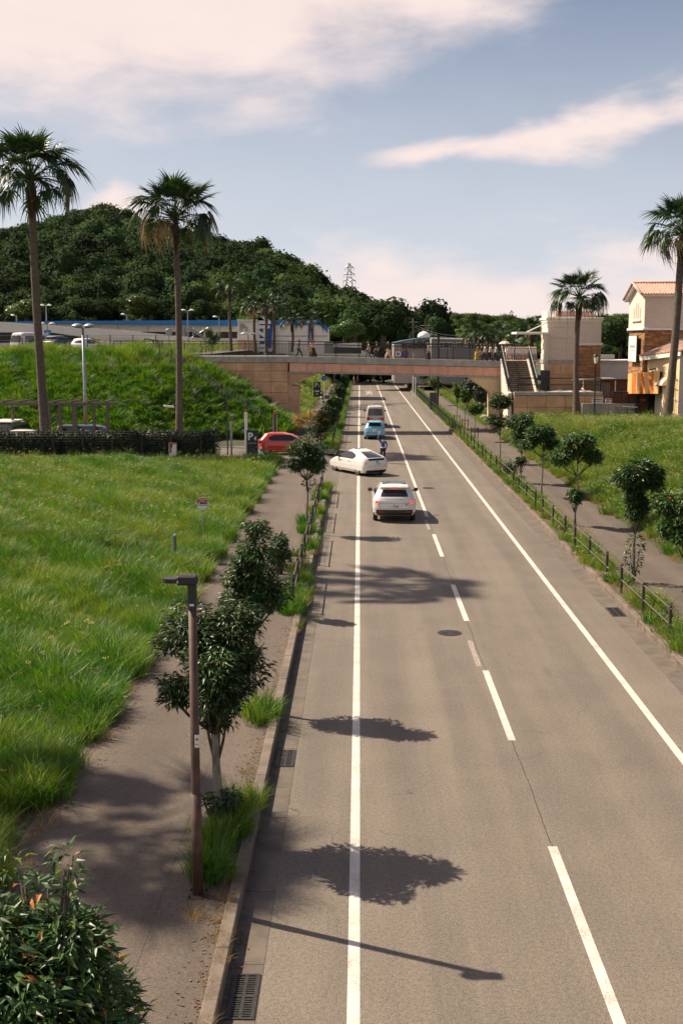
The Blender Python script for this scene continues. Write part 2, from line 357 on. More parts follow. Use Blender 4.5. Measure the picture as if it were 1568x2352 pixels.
def sheet(name, x0, x1, y0, y1, nx, ny, fn, m, smooth=True, **props):
    xs = np.linspace(x0, x1, nx); ys = np.linspace(y0, y1, ny); gx, gy = np.meshgrid(xs, ys); gz = fn(gx, gy)
    v = np.stack([gx, gy, gz], -1).reshape(-1, 3)
    i = (np.arange(ny-1)[:, None]*nx + np.arange(nx-1)[None]).reshape(-1)
    f = np.stack([i, i+1, i+1+nx, i+nx], -1)
    me = bpy.data.meshes.new(name); me.from_pydata(v.tolist(), [], f.tolist()); me.materials.append(m)
    if smooth: me.polygons.foreach_set('use_smooth', [True]*len(f))
    return link(name, me, **props)
ST = dict(kind='structure')
# ground far around, then the terrain pieces on top
CREST = 216.5
g = MB(); g.add([(-3500, -400, -6), (3500, -400, -6), (3500, 7000, -6), (-3500, 7000, -6)], [(0, 1, 2, 3)], M_GROUND); g.build('ground', fix=False, **ST)
sheet('left_field_ground', -60, -5.25, -6, 76, 90, 140, hL, M_GROUND, **ST)
sheet('left_embankment', -60, -5.3, 85.6, 225, 100, 200, hL, M_GROUND, **ST)
sheet('right_bank_ground', 11.15, 70, -6, 225, 110, 220, hR, M_GROUND, **ST)
b = MB(); b.add([(-60, 76, .2), (-5.25, 76, .2), (-5.25, 85.8, .2), (-60, 85.8, .2)], [(0, 1, 2, 3)], M_OLD); b.build('parking_lot', fix=False, **ST)
def roadz(y): return 0 if y <= CREST else -(y-CREST)*.05
def strip(name, x0, x1, ys, z, m, parent=None, **props):
    b = MB(); vs = []
    for y in ys: vs += [(x0, y, z+roadz(y)), (x1, y, z+roadz(y))]
    b.add(vs, [(2*i, 2*i+1, 2*i+3, 2*i+2) for i in range(len(ys)-1)], m)
    return b.build(name, parent, fix=False, **props)
YS = [-8, 30, 60, 100, 150, 190, CREST, 222, 240, 300]
road = strip('road', -1.2, 7.25, YS, 0, M_ROAD, **ST)
strip('left_path', -5.25, -2.75, YS, .2, M_PATH, **ST); strip('right_path', 9.15, 11.15, YS, .2, M_PATH, **ST)
strip('left_planting_strip', -2.75, -1.82, [-8, 30, 64], .196, M_PATH, **ST); strip('left_planting_strip', -2.75, -1.82, [79.5, 150, 240], .196, M_SOIL, **ST)
strip('right_planting_strip', 7.93, 9.15, YS, .196, M_SOIL, **ST)
# side road mouth on the left: a ramp from the gutter line up to the parking lot
b = MB(); b.add([(-1.2, 64, .004), (-1.2, 79.5, .004), (-2.75, 79.5, .204), (-2.75, 64, .204)], [(3, 2, 1, 0)], M_OLD); b.build('side_road_apron', fix=False, **ST)
strip('side_road', -5.26, -2.74, [75.5, 84.5], .206, M_OLD, **ST)
b = MB(); b.add([(-5.2, 75.2, .214), (-4.75, 75.2, .214), (-6.3, 85, .214), (-6.75, 85, .214)], [(0, 1, 2, 3)], M_IRON); b.build('drain_channel', fix=False, label='dark slotted drain channel across the side road mouth', category='drain')
# painted lines, each a part of the road
P4 = .004
def line(name, x0, x1, y0, y1, m=M_PAINT, dx=0):
    n = max(1, int((y1-y0)/20)); ys = [y0+(y1-y0)*i/n for i in range(n+1)]
    b = MB(); vs = []
    for y in ys: vs += [(x0, y, P4), (x1, y, P4)]
    b.add(vs, [(2*i, 2*i+1, 2*i+3, 2*i+2) for i in range(n)], m); return b.build(name, road, fix=False)
line('edge_line', -.135, .02, -8, 216); line('edge_line', 6.07, 6.23, -8, 216)
line('centre_line', 2.97, 3.12, 52.4, 216)
for k in range(-2, 8):
    y0 = 27.7-10*k*.5*2 if k < 0 else 0
for y0 in (2.75, 12.75-.0, 22.7, 32.75, 42.75):
    if y0+5 < 52: line('lane_dash', 2.97, 3.12, y0-.15+.0, y0+4.85)
line('worn_dash', 2.86, 2.99, 27.9, 30.4, M_WORN); line('worn_dash', 2.86, 2.99, 48.8, 51.4, M_WORN)
b = MB(); y = 14.0; x = 3.05
while y < 52: b.add([(x, y, .003), (x+.012, y, .003), (x+.012, y+.9, .003), (x, y+.9, .003)], [(0, 1, 2, 3)], M_IRON); y += .93; x = 3.04+.015*math.sin(y*1.7)+.008*math.sin(y*5)
b.build('seam_crack', road, fix=False)
text('止\nま\nれ', 1.3, (1.4, 177, .006), (0, 0, 0), M_PAINT, road, 'road_lettering', .0005, bold=.02).scale = (1, 3.2, 1)
# gutters and kerbs as single stones
def stones(name, part, x0, x1, z0, z1, m, y0, y1, L, bev=.012, skip=()):
    root = link(name, None, **ST); me = MB().bevbox(x0, x1, .004, L-.004, z0, z1, bev, m).mesh(part)
    y = y0
    while y < y1 - .01:
        if not any(a <= y < c for a, c in skip): link(part, me, root, (0, y, 0))
        y += L
    return root
GAP = [(63.9, 79.5)]
stones('left_gutter', 'gutter_slab', -1.64, -1.2, -.12, .006, M_GUT, -6, 216, 2.0, .004, GAP)
stones('right_gutter', 'gutter_slab', 7.25, 7.75, -.12, .006, M_GUT, -6, 216, 2.0, .004)
stones('left_kerb', 'kerb_stone', -1.82, -1.64, -.1, .235, M_KERB, -6, 216, 2.0, .015, GAP)
stones('right_kerb', 'kerb_stone', 7.75, 7.93, -.1, .2, M_KERB, -6, 216, 2.0, .015)
b = MB(); b.bevbox(-1.78, -1.62, 63.6, 64.6, -.1, .14, .02, M_KERB); b.build('kerb_end', None, label='rounded kerb end stone at the side road mouth nearest the camera', category='kerb stone')
# low brick edging at the mouth
t = thing('brick_edging', 'pale brick edging block at the far corner of the side road mouth', 'brick edging', (-2.6, 79.8, .2))
me = MB().bevbox(0, .3, 0, .14, 0, .1, .01, M_CONC).mesh('brick')
for i in range(4):
    for j in range(3): link('brick', me, t, (i*.31-.3+(.15 if j % 2 else 0), 0, j*.105))
# crossing far road beyond the crest
strip('cross_road', -60, 60, [218.5, 226], .3, M_OLD, **ST)

# ------------------------------------------------------------------ instancing of masses
def scatter_tree(name, protos):
    c = bpy.data.collections.new(name+' pieces')
    for p in protos: c.objects.link(p)
    ng = bpy.data.node_groups.new(name, 'GeometryNodeTree')
    ng.interface.new_socket('Geometry', in_out='INPUT', socket_type='NodeSocketGeometry'); ng.interface.new_socket('Geometry', in_out='OUTPUT', socket_type='NodeSocketGeometry')
    gi = ng.nodes.new('NodeGroupInput'); go = ng.nodes.new('NodeGroupOutput'); iop = ng.nodes.new('GeometryNodeInstanceOnPoints')
    ci = ng.nodes.new('GeometryNodeCollectionInfo'); ci.inputs['Collection'].default_value = c; ci.inputs['Separate Children'].default_value = True; ci.inputs['Reset Children'].default_value = True
    def na(nm, ty):
        n = ng.nodes.new('GeometryNodeInputNamedAttribute'); n.data_type = ty; n.inputs['Name'].default_value = nm; return n.outputs['Attribute']
    L = ng.links
    L.new(gi.outputs[0], iop.inputs['Points']); L.new(ci.outputs[0], iop.inputs['Instance']); iop.inputs['Pick Instance'].default_value = True
    L.new(na('pick', 'INT'), iop.inputs['Instance Index']); L.new(na('rot', 'FLOAT_VECTOR'), iop.inputs['Rotation']); L.new(na('scl', 'FLOAT_VECTOR'), iop.inputs['Scale'])
    L.new(iop.outputs[0], go.inputs[0]); return ng, len(protos)
def proto(name, me): return bpy.data.objects.new(name, me)
def scatter(name, tree, pts, scl, tilt=.12, pick=None, parent=None, **props):
    ng, n = tree; pts = np.asarray(pts, np.float32); N = len(pts)
    me = bpy.data.meshes.new(name); me.vertices.add(N); me.vertices.foreach_set('co', pts.reshape(-1))
    a = me.attributes.new('rot', 'FLOAT_VECTOR', 'POINT'); r = np.zeros((N, 3), np.float32); r[:, :2] = rng.normal(0, tilt, (N, 2)); r[:, 2] = rng.uniform(0, 2*PI, N); a.data.foreach_set('vector', r.reshape(-1))
    scl = np.asarray(scl, np.float32); scl = np.repeat(scl[:, None], 3, 1) if scl.ndim == 1 else scl
    a = me.attributes.new('scl', 'FLOAT_VECTOR', 'POINT'); a.data.foreach_set('vector', np.ascontiguousarray(scl).reshape(-1))
    a = me.attributes.new('pick', 'INT', 'POINT'); a.data.foreach_set('value', (rng.integers(0, n, N) if pick is None else np.asarray(pick)).astype(np.int32))
    o = link(name, me, parent, kind='stuff', **props); mo = o.modifiers.new('pieces', 'NODES'); mo.node_group = ng
    return o
def tuft_mesh(name, nb, h, wd, spread, m, seed, lean=.5, segs=3, seedhead=None):
    r = random.Random(seed); b = MB()
    for i in range(nb):
        a = r.uniform(0, 2*PI); rad = spread*math.sqrt(r.random()); x, y = rad*math.cos(a), rad*math.sin(a); hh = h*r.uniform(.55, 1.1)
        la = a + r.uniform(-.8, .8); ln = lean*hh*r.uniform(.3, 1.2); wv = wd*r.uniform(.6, 1.2); fa = r.uniform(0, PI); dx, dy = math.cos(fa)*wv/2, math.sin(fa)*wv/2
        vs = []
        for k in range(segs+1):
            t = k/segs; c = (x+math.cos(la)*ln*t*t, y+math.sin(la)*ln*t*t, hh*(t-.18*t*t*lean*2)); q = (1-t)**.6 if k < segs else 0
            vs += [(c[0]-dx*q, c[1]-dy*q, c[2]), (c[0]+dx*q, c[1]+dy*q, c[2])] if k < segs else [c]
        fs = [(2*k, 2*k+1, 2*k+3, 2*k+2) for k in range(segs-1)] + [(2*segs-2, 2*segs-1, 2*segs)]
        b.add(vs, fs, m)
        if seedhead and r.random() < .16:
            tx, ty, tz = vs[-1]
            for q in range(5):
                ox, oy, oz = r.gauss(0, .035), r.gauss(0, .035), r.gauss(0, .02); s_ = .016
                b.add([(tx+ox-s_, ty+oy, tz+oz), (tx+ox+s_, ty+oy, tz+oz+.004), (tx+ox, ty+oy, tz+oz+s_*1.6)], [(0, 1, 2)], seedhead)
    return b.mesh(name)
TUFTS = scatter_tree('grass', [proto('grass_blades_%d' % i, tuft_mesh('grass_blades', 28, .62, .0145, .16, G_LUSH, i, .6)) for i in range(5)])
TUFTP = scatter_tree('pale_grass', [proto('pale_blades_%d' % i, tuft_mesh('pale_blades', 22, .5, .015, .16, G_PALE, 20+i, .6, seedhead=M_FLOWER if i < 1 else None)) for i in range(4)])
TUFTD = scatter_tree('dry_grass', [proto('dry_blades_%d' % i, tuft_mesh('dry_blades', 16, .5, .012, .15, M_DRY, 40+i, .9)) for i in range(3)])
TALL = scatter_tree('tall_grass', [proto('tall_blades_%d' % i, tuft_mesh('tall_blades', 11, 1.05, .011, .12, G_PALE, 30+i, .75, seedhead=M_DRY)) for i in range(3)])
WEEDS = scatter_tree('weeds', [proto('weed_leaves_%d' % i, tuft_mesh('weed_leaves', 26, .5, .055, .22, G_WEED, 60+i, .8, 2)) for i in range(5)])
FLOWR = scatter_tree('flowers', [proto('flower_stems_%d' % i, tuft_mesh('flower_stems', 9, .85, .012, .2, G_PALE, 80+i, .3, seedhead=M_FLOWER)) for i in range(3)])
def field(x0, x1, y0, y1, dens, fn, edge=None):
    "random points over a patch, density per square metre falling with distance"
    A = (x1-x0)*(y1-y0); n = int(A*dens); x = rng.uniform(x0, x1, n); y = rng.uniform(y0, y1, n)
    half = .29*y + 1.5; k = (np.abs(x+.015*y) < half)
    if edge is not None: k &= edge(x, y)
    x, y = x[k], y[k]; return np.stack([x, y, fn(x, y)-.02], -1)
def grow(name, tree, pts, lo, hi, **kw):
    hf = 1+.3*np.sin(pts[:, 0]*.8+1)*np.sin(pts[:, 1]*.55)+.22*np.sin(pts[:, 0]*2.3+pts[:, 1]*1.7)+.2*np.sin(pts[:, 0]*3.9-pts[:, 1]*2.9)*np.sin(pts[:, 1]*1.3)
    s = rng.uniform(lo, hi, len(pts))*hf; return scatter(name, tree, pts, s, **kw)
ragged = lambda x, y: x < -5.15 - .3*np.clip((24-y)/8, 0, 1) + .22*np.sin(y*1.7) + .15*np.sin(y*4.1) + .3*(rng.random(x.shape)-.5)
lab = 'tall green grass covering the flat field left of the path'
p1 = field(-14, -5, 11, 30, 60, hL, ragged); p2 = field(-19, -5, 30, 48, 42, hL, ragged); p3 = field(-26, -5, 48, 73.5, 26, hL, ragged); p4 = field(-26, -5, 73.5, 77.0, 22, hL, ragged)
grow('field_grass', TUFTS, np.concatenate([p1, p2]), .75, 1.25); grow('field_grass', TUFTS, p3, .8, 1.3); grow('field_weeds', WEEDS, p4, .35, .7)
grow('field_tall_grass', TALL, field(-26, -5.3, 12, 73, 2.6, hL, ragged), .7, 1.25); grow('bank_tall_grass', TALL, field(11.5, 26, 36, 90, 1.6, hR), .7, 1.1); grow('field_weeds', WEEDS, field(-26, -5.3, 14, 73, 2.2, hL, lambda x, y: np.sin(x*.9+y*.31)*np.sin(y*.23-x*.2) > .25), .7, 1.4)
grow('field_pale_grass', TUFTP, field(-26, -5, 42, 73.5, 7, hL, ragged), .8, 1.5)
grow('field_pale_grass', TUFTP, field(-14, -5, 14, 42, 3, hL, ragged), .8, 1.5)
grow('field_flowers', FLOWR, field(-26, -6, 58, 76.4, .55, hL, ragged), .7, 1.2)
grow('field_edge_dry_grass', TUFTD, field(-5.6, -4.95, 12, 66, 7, hL, None), .5, .9)
grow('field_edge_grass', TUFTS, field(-5.9, -4.95, 12, 75, 30, hL, ragged), .7, 1.35)
def litter(name, n, fx, col):
    V = []; F = []
    for i in range(n):
        x, y, z = fx(); a = rng.uniform(0, 6.28); s_ = rng.uniform(.015, .04); k = len(V)
        for q in range(4): V.append((x+math.cos(a+q*PI/2)*s_*(1 if q % 2 else .5), y+math.sin(a+q*PI/2)*s_*(1 if q % 2 else .5), z+.004+.012*(q % 2)))
        F.append((k, k+1, k+2, k+3))
    me = bpy.data.meshes.new(name); me.from_pydata(V, [], F); me.materials.append(col); link(name, me, kind='stuff')
litter('leaf_litter', 2600, lambda: (-5.2+abs(rng.normal(0, .28)), rng.uniform(12, 70), .2), mat('dead leaf', (.16, .09, .045), .9, .4, 8))
litter('kerb_litter', 1500, lambda: (-1.84-abs(rng.normal(0, .16)), rng.uniform(11, 62), .2), MATS['dead leaf']); litter('gutter_litter', 900, lambda: (-1.62+abs(rng.normal(0, .07)), rng.uniform(11, 62), .006), MATS['dead leaf'])
litter('right_kerb_litter', 1500, lambda: (7.72-abs(rng.normal(0, .08)) if rng.random() < .4 else 8.0+abs(rng.normal(0, .4)), rng.uniform(26, 95), .007 if 0 else .2), MATS['dead leaf'])
emb = lambda x, y: (hL(x, y) > .35)
grow('embankment_grass', TUFTS, field(-32, -5.4, 86.5, 101.5, 14, hL, lambda x, y: emb(x, y) & ((hL(x, y) > 3.5))), 1.0, 1.7)
grow('embankment_weeds', WEEDS, field(-32, -5.4, 86, 101.5, 26, hL, lambda x, y: emb(x, y) & (hL(x, y) < 5.6)), .9, 1.7)
grow('embankment_dry_grass', TUFTD, field(-15, -4.9, 90, 101.7, 14, hL, lambda x, y: emb(x, y) & (np.abs((-x-4.2)*.6-hL(x, y)) < 1.2)), .8, 1.3)
grow('embankment_far_grass', TUFTP, field(-24, -5.3, 104.5, 215, 7, hL, lambda x, y: hL(x, y) > .1), 1.0, 1.9)
grow('upper_lot_grass', TUFTS, field(-34, -13, 99, 103.5, 12, hL, lambda x, y: hL(x, y) > 5.5), .7, 1.1)
rb = lambda x, y: x > 11.3 + .2*np.sin(y*1.3)+.15*np.sin(y*3.7)
grow('bank_grass', TUFTP, field(11, 26, 36, 94.5, 22, hR, rb), .7, 1.25); grow('bank_grass', TUFTS, field(11, 26, 36, 94.5, 9, hR, rb), .6, 1.1)
grow('bank_weeds', WEEDS, field(11, 26, 36, 80, 3, hR, rb), .5, 1.0)
grow('bank_dry_grass', TUFTD, field(12, 30, 74, 94.5, 6, hR, rb), .6, 1.0); grow('bank_edge_dry_grass', TUFTD, field(11, 11.8, 36, 80, 9, hR), .5, .9)
grow('far_right_grass', TUFTP, field(11.4, 30, 104, 214, 5, hR), .9, 1.6)

# roadside weeds: clumps in the planting strips
def clumps(name, spots, tree, per=26, rad=.45, lo=.6, hi=1.1):
    P = []
    for x, y, k in spots:
        for i in range(int(per*k)):
            a = rng.uniform(0, 2*PI); q = rad*k**.5*math.sqrt(rng.random()); P.append((x+q*math.cos(a)*.8, y+q*math.sin(a)*1.3, .19))
    scatter(name, tree, P, rng.uniform(lo, hi, len(P)), .2)
clumps('left_strip_grass', [(-2.05, 23.4, 1.3), (-1.95, 32.9, 1.2), (-1.9, 34.6, 1.4), (-2.1, 46.8, 1), (-2.3, 49, .9), (-1.85, 37, .6), (-1.85, 43, .5), (-1.85, 52, 1), (-1.9, 57, 1), (-1.85, 61, 1.2), (-2.1, 17.4, 1.2), (-2.15, 16.2, .8), (-1.9, 18.6, .6)], TUFTS, 34, .42, .6, 1.15)
clumps('left_gutter_weeds', [(-1.66, rng.uniform(30, 62), .2) for i in range(26)], TUFTS, 14, .3, .3, .7)
clumps('left_strip_dry_grass', [(-1.85, 14.4+i*.35, .35) for i in range(6)]+[(-1.75, 12.2+i*.3, .16) for i in range(8)]+[(-2.0, 20.2, .5), (-1.7, 30.5, .5), (-1.75, 38, .8), (-1.7, 42, .8), (-2.2, 14.9, .6)], TUFTD, 16, .25, .25, .6)
clumps('left_strip_flowers', [(-2.15, 38.6, 1.4), (-1.8, 39.6, .8)], FLOWR, 16, .4, .5, .85)
sp = [(8.3, 31+2.9*i+rng.uniform(-.6, .6), rng.uniform(.3, 1.2)) for i in range(24)]
clumps('right_strip_grass', sp + [(8.5, 34.2, 1.8), (8.2, 40.3, 1.5), (8.4, 44.5, 1), (8.35, 28.8, 1.5)], TUFTP, 30, .5, .7, 1.25)
clumps('right_strip_tall_grass', [(8.3, 28+1.9*i, rng.uniform(.4, 1.3)) for i in range(36)], TALL, 12, .55, .5, .85)
clumps('right_strip_weeds', [(8.35, 29+2.7*i, rng.uniform(.3, 1.1)) for i in range(26)], WEEDS, 12, .5, .5, 1.0)
clumps('left_strip_weeds', [(-2.1, 36+2.9*i, rng.uniform(.3, .8)) for i in range(9)], WEEDS, 12, .4, .4, .8)
clumps('right_strip_green_grass', [(8.4, 56+3.9*i, 1.1) for i in range(12)] + [(8.3, 63, 1.6), (8.5, 29.5, 1.6)], TUFTS, 30, .5, .6, 1.2)
clumps('right_strip_dry_grass', [(8.1, 30+2*i, .7) for i in range(40)], TUFTD, 9, .5, .3, .8)
clumps('far_strip_grass', [(-2.1, 81+3*i, 1.2) for i in range(44)] + [(8.5, 104+3*i, 1.2) for i in range(38)], TUFTS, 24, .6, .8, 1.5)

# ------------------------------------------------------------------ trees and shrubs
def leaf_mesh(L, W, m, curl=.25):
    b = MB(); b.add([(0, 0, 0), (-W*.5, L*.42, W*.22), (0, L*.42, 0), (W*.5, L*.42, W*.22), (0, L, -L*curl)], [(0, 2, 1), (0, 3, 2), (1, 2, 4), (2, 3, 4)], m); return b.mesh('leaf')
def blobs_points(blobs, n, r):
    "leaf positions on lumpy shells: blobs are (x, y, z, rx, rz, weight)"
    out = []; nb = []
    for bx, by, bz, rx, rz, wt in blobs:
        if rx < .3: nb.append((bx, by, bz, rx, rz, wt)); continue
        for q in range(15):
            u = r.uniform(-1, 1); a = r.uniform(0, 2*PI); c = math.sqrt(1-u*u); f = r.uniform(.1, .72); rr = rx*r.uniform(.28, .58)
            nb.append((bx+c*math.cos(a)*rx*f, by+c*math.sin(a)*rx*f, bz+u*rz*f, rr, rr*.72, wt*(rr/rx)**1.6))
    blobs = nb; ws = [b_[5] for b_ in blobs]
    for i in range(n):
        bx, by, bz, rx, rz, _ = r.choices(blobs, ws)[0]
        u = r.uniform(-1, 1); a = r.uniform(0, 2*PI); q = math.sqrt(1-u*u); rr = r.uniform(.55, 1.0)**.5 * (1+.16*math.sin(5*a+bx*7)*math.sin(4*u*2+bz*3))
        d = Vector((q*math.cos(a), q*math.sin(a), u)); out.append((Vector((bx, by, bz))+Vector((d.x*rx, d.y*rx, d.z*rz))*rr, d))
    return out
def street_tree(label, x, y, h, blobs, nleaf, L=.13, W=.045, trunk_r=.05, mats=None, singles=0, seed=1, group='small street trees in the planting strips', base=.2, bark=None, stems=True, name='street_tree', cat='tree', supports=False):
    r = random.Random(seed); t = thing(name, label, cat, (x, y, base), group=group); mats = mats or [(M_LEAF, 6), (M_LEAFM, 2), (M_LEAFY, .5)]
    b = MB(); top = .92*max(z for _, _, z, _, rz, q in blobs if q >= 1); lean = (r.uniform(-.06, .06), r.uniform(-.06, .06))
    pts = [(lean[0]*k/6+.02*math.sin(k*2+seed), lean[1]*k/6, top*k/6) for k in range(7)]
    b.tube(pts, [trunk_r*(1-.11*k) for k in range(7)], bark or M_BARK, 9); b.build('trunk', t, smooth=True)
    b = MB()
    for bx, by, bz, rx, rz, _ in blobs:
        for k in range(4):
            a = r.uniform(0, 2*PI); z0 = max(.4*bz, bz-rz*.9); i = min(5, int(z0/top*6)); p0 = Vector(pts[i]); p2 = Vector((bx+math.cos(a)*rx*.7, by+math.sin(a)*rx*.7, bz+r.uniform(-.3, .6)*rz))
            b.tube([p0, (p0+p2)/2+Vector((0, 0, -.08)), p2], [trunk_r*.45, trunk_r*.3, .006], M_BARKD, 5)
    b.build('branches', t, smooth=True)
    pl = blobs_points(blobs, nleaf, r); ml = []
    for m, wt in mats: ml.append((m, wt))
    lm = {m.name: leaf_mesh(L, W, m) for m, _ in ml}
    V = []; F = []; MI = []; mlist = [m for m, _ in ml]; wts = [q for _, q in ml]
    tp = max(p.z for p, d in pl)
    singl = []
    for p, d in pl:
        mi = r.choices(range(len(mlist)), wts)[0]
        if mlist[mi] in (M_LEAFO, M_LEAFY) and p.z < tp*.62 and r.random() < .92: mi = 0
        out = Vector((d.x, d.y, d.z*.35+.1)).normalized(); yaw = math.atan2(out.y, out.x) - PI/2 + r.uniform(-1.0, 1.0)
        e = Euler((r.uniform(-.75, .55)+out.z*.5, r.uniform(-.7, .7), yaw)); s = r.uniform(.65, 1.25)
        singl.append((p, e, s, mi))
    if singles:
        cl_ = sorted(range(len(singl)), key=lambda i: -(singl[i][0].z*.6 - singl[i][0].y + r.random()*.4))[:singles]; cs_ = set(cl_)
        for i in cl_:
            p, e, s, mi = singl[i]; link('leaf', lm[mlist[mi].name], t, p, e, s)
    else: cs_ = set()
    for i, (p, e, s, mi) in enumerate(singl):
        if i in cs_: continue
        mx = e.to_matrix(); k = len(V)
        for v in ((0, 0, 0), (-W*.5, L*.42, W*.22), (0, L*.42, 0), (W*.5, L*.42, W*.22), (0, L, -L*.25)): V.append((p + mx @ (Vector(v)*s))[:])
        F += [(k, k+2, k+1), (k, k+3, k+2), (k+1, k+2, k+4), (k+2, k+3, k+4)]; MI += [mi]*4
    me = bpy.data.meshes.new('crown'); me.from_pydata(V, [], F)
    for m in mlist: me.materials.append(m)
    me.polygons.foreach_set('material_index', MI); link('crown', me, t, kind='stuff')
    if supports:
        b = MB(); b.tube([(.25, -.1, 0), (.25, -.1, 1.1)], .035, M_BARKD, 6); b.tube([(-.25, .1, 0), (-.25, .1, 1.1)], .035, M_BARKD, 6); b.tube([(-.3, .12, 1.0), (.3, -.12, 1.0)], .03, M_BARKD, 6)
        b.build('support_stake', t)
    return t
K1 = [(M_LEAF, 7), (M_LEAFM, 3.0), (M_LEAFY, .7), (M_LEAFO, .04)]
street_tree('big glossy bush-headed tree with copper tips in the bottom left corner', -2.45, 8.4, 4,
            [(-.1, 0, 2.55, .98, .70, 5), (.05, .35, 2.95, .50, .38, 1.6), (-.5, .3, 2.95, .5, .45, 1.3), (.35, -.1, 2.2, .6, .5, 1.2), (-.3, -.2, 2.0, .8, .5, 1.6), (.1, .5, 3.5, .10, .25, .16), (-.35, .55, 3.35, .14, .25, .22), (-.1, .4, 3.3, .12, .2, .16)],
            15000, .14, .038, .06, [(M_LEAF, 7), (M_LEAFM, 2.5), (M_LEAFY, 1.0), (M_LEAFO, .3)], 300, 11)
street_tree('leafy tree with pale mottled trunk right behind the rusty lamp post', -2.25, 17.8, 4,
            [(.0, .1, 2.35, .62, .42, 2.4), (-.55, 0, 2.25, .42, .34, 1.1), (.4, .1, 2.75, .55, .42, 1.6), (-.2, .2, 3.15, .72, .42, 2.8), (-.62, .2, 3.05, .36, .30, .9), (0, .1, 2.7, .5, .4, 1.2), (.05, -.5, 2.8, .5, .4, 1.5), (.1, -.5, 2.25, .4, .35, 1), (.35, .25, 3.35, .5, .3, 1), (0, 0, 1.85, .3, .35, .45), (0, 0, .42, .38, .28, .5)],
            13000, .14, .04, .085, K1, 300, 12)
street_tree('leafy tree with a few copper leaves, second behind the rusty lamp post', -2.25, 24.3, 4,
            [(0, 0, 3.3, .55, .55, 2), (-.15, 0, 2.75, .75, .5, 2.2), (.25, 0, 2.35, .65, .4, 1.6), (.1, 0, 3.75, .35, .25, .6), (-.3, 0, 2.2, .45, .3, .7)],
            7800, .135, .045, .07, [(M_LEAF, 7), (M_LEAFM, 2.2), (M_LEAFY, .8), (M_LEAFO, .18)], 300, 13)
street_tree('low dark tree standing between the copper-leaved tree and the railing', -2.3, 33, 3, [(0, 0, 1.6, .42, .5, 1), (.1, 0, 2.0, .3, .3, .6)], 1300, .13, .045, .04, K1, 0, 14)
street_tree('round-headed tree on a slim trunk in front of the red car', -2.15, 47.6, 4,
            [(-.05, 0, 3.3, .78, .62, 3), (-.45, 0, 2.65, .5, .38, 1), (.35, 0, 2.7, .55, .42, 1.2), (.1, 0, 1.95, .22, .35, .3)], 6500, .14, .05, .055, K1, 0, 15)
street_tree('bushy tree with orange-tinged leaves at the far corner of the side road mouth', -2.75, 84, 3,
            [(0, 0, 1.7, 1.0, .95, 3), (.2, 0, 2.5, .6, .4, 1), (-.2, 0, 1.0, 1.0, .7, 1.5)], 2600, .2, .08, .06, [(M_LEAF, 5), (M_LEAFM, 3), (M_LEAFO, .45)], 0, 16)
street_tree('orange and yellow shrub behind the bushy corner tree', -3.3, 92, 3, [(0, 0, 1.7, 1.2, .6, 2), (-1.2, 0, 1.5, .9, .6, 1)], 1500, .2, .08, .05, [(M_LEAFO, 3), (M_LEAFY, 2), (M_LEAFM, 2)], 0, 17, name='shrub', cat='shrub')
lbl = ['third', 'fourth', 'fifth', 'sixth', 'seventh', 'eighth']
for i, (y, s_) in enumerate([(100, 1.0), (110, .9), (122, 1.1), (140, .9), (160, 1.0), (186, 1.1)]):
    street_tree('%s shrub of the row left of the road, counted from the side road' % lbl[i], -2.5+.3*rng.random(), y, 3, [(0, 0, 1.7*s_, .9, .85*s_, 3), (.1, 0, 2.5*s_, .5, .4, 1), (-.1, .2, .8, .8, .6, 1)], 2200, .26, .11, .05,
                [(M_LEAF, 4), (M_LEAFM, 4), (M_LEAFY, 1.4)], 0, 30+i)
RT = [  # right-hand row: x, y, top, crown blobs
 (9.98, 35.6, [(0, 0, 2.6, .75, .75, 3), (-.35, 0, 2.0, .55, .5, 1.3), (.2, 0, 3.3, .45, .35, 1)], 6000, 'dark tree cut off by the right edge of the picture'),
 (8.75, 37.0, [(.05, 0, 3.35, .62, .5, 3), (0, 0, 2.6, .42, .55, 1.6), (.5, 0, 3.25, .4, .28, .7), (0, 0, 1.0, .22, .5, .4)], 4200, 'slender tree with leafy trunk, nearest whole one right of the road'),
 (8.97, 48.6, [(0, 0, 3.4, .8, .55, 3), (-.6, 0, 2.95, .5, .35, .9), (.65, 0, 2.9, .45, .33, .8), (0, 0, 1.3, .3, .55, .6)], 3800, 'spreading tree with ivy-like sprouts on its trunk, second from the right front'),
 (9.03, 58.0, [(-.1, 0, 3.15, .85, .5, 3), (.45, 0, 2.55, .45, .35, .8), (-.6, 0, 2.6, .5, .3, .8)], 3000, 'flat-topped tree on a bare pale trunk, third from the right front'),
 (8.7, 63.3, [(-.1, 0, 3.4, .75, .75, 3), (.1, 0, 2.4, .55, .5, 1), (0, 0, 1.2, .35, .4, .5)], 2800, 'tall dark tree between the bare-trunked tree and the landing wall, with leafy trunk'),
 (8.82, 73.7, [(0, 0, 3.8, .8, .75, 3), (-.5, 0, 2.7, .5, .45, 1), (.1, 0, 2.6, .5, .4, .8)], 2600, 'tall dark tree in front of the landing wall corner, fifth from the right front'),
 (8.76, 89.8, [(0, 0, 2.5, .6, .35, 1)], 700, 'small thin tree on stakes in front of the pale boulders'),
 (8.84, 99.0, [(0, 0, 2.9, .45, .9, 1)], 750, 'small thin tree under the right end of the bridge'),
 (8.61, 104.5, [(0, 0, 3.3, .4, 1.0, 1)], 750, 'narrow young tree just beyond the right end of the bridge'),
 (8.9, 140, [(0, 0, 2.8, .7, .6, 1)], 600, 'small yellowish tree on the right verge beyond the dark lamp pole'),
 (8.9, 165, [(0, 0, 2.8, .9, .8, 1)], 600, 'small green tree on the right verge near the white sign pole')]
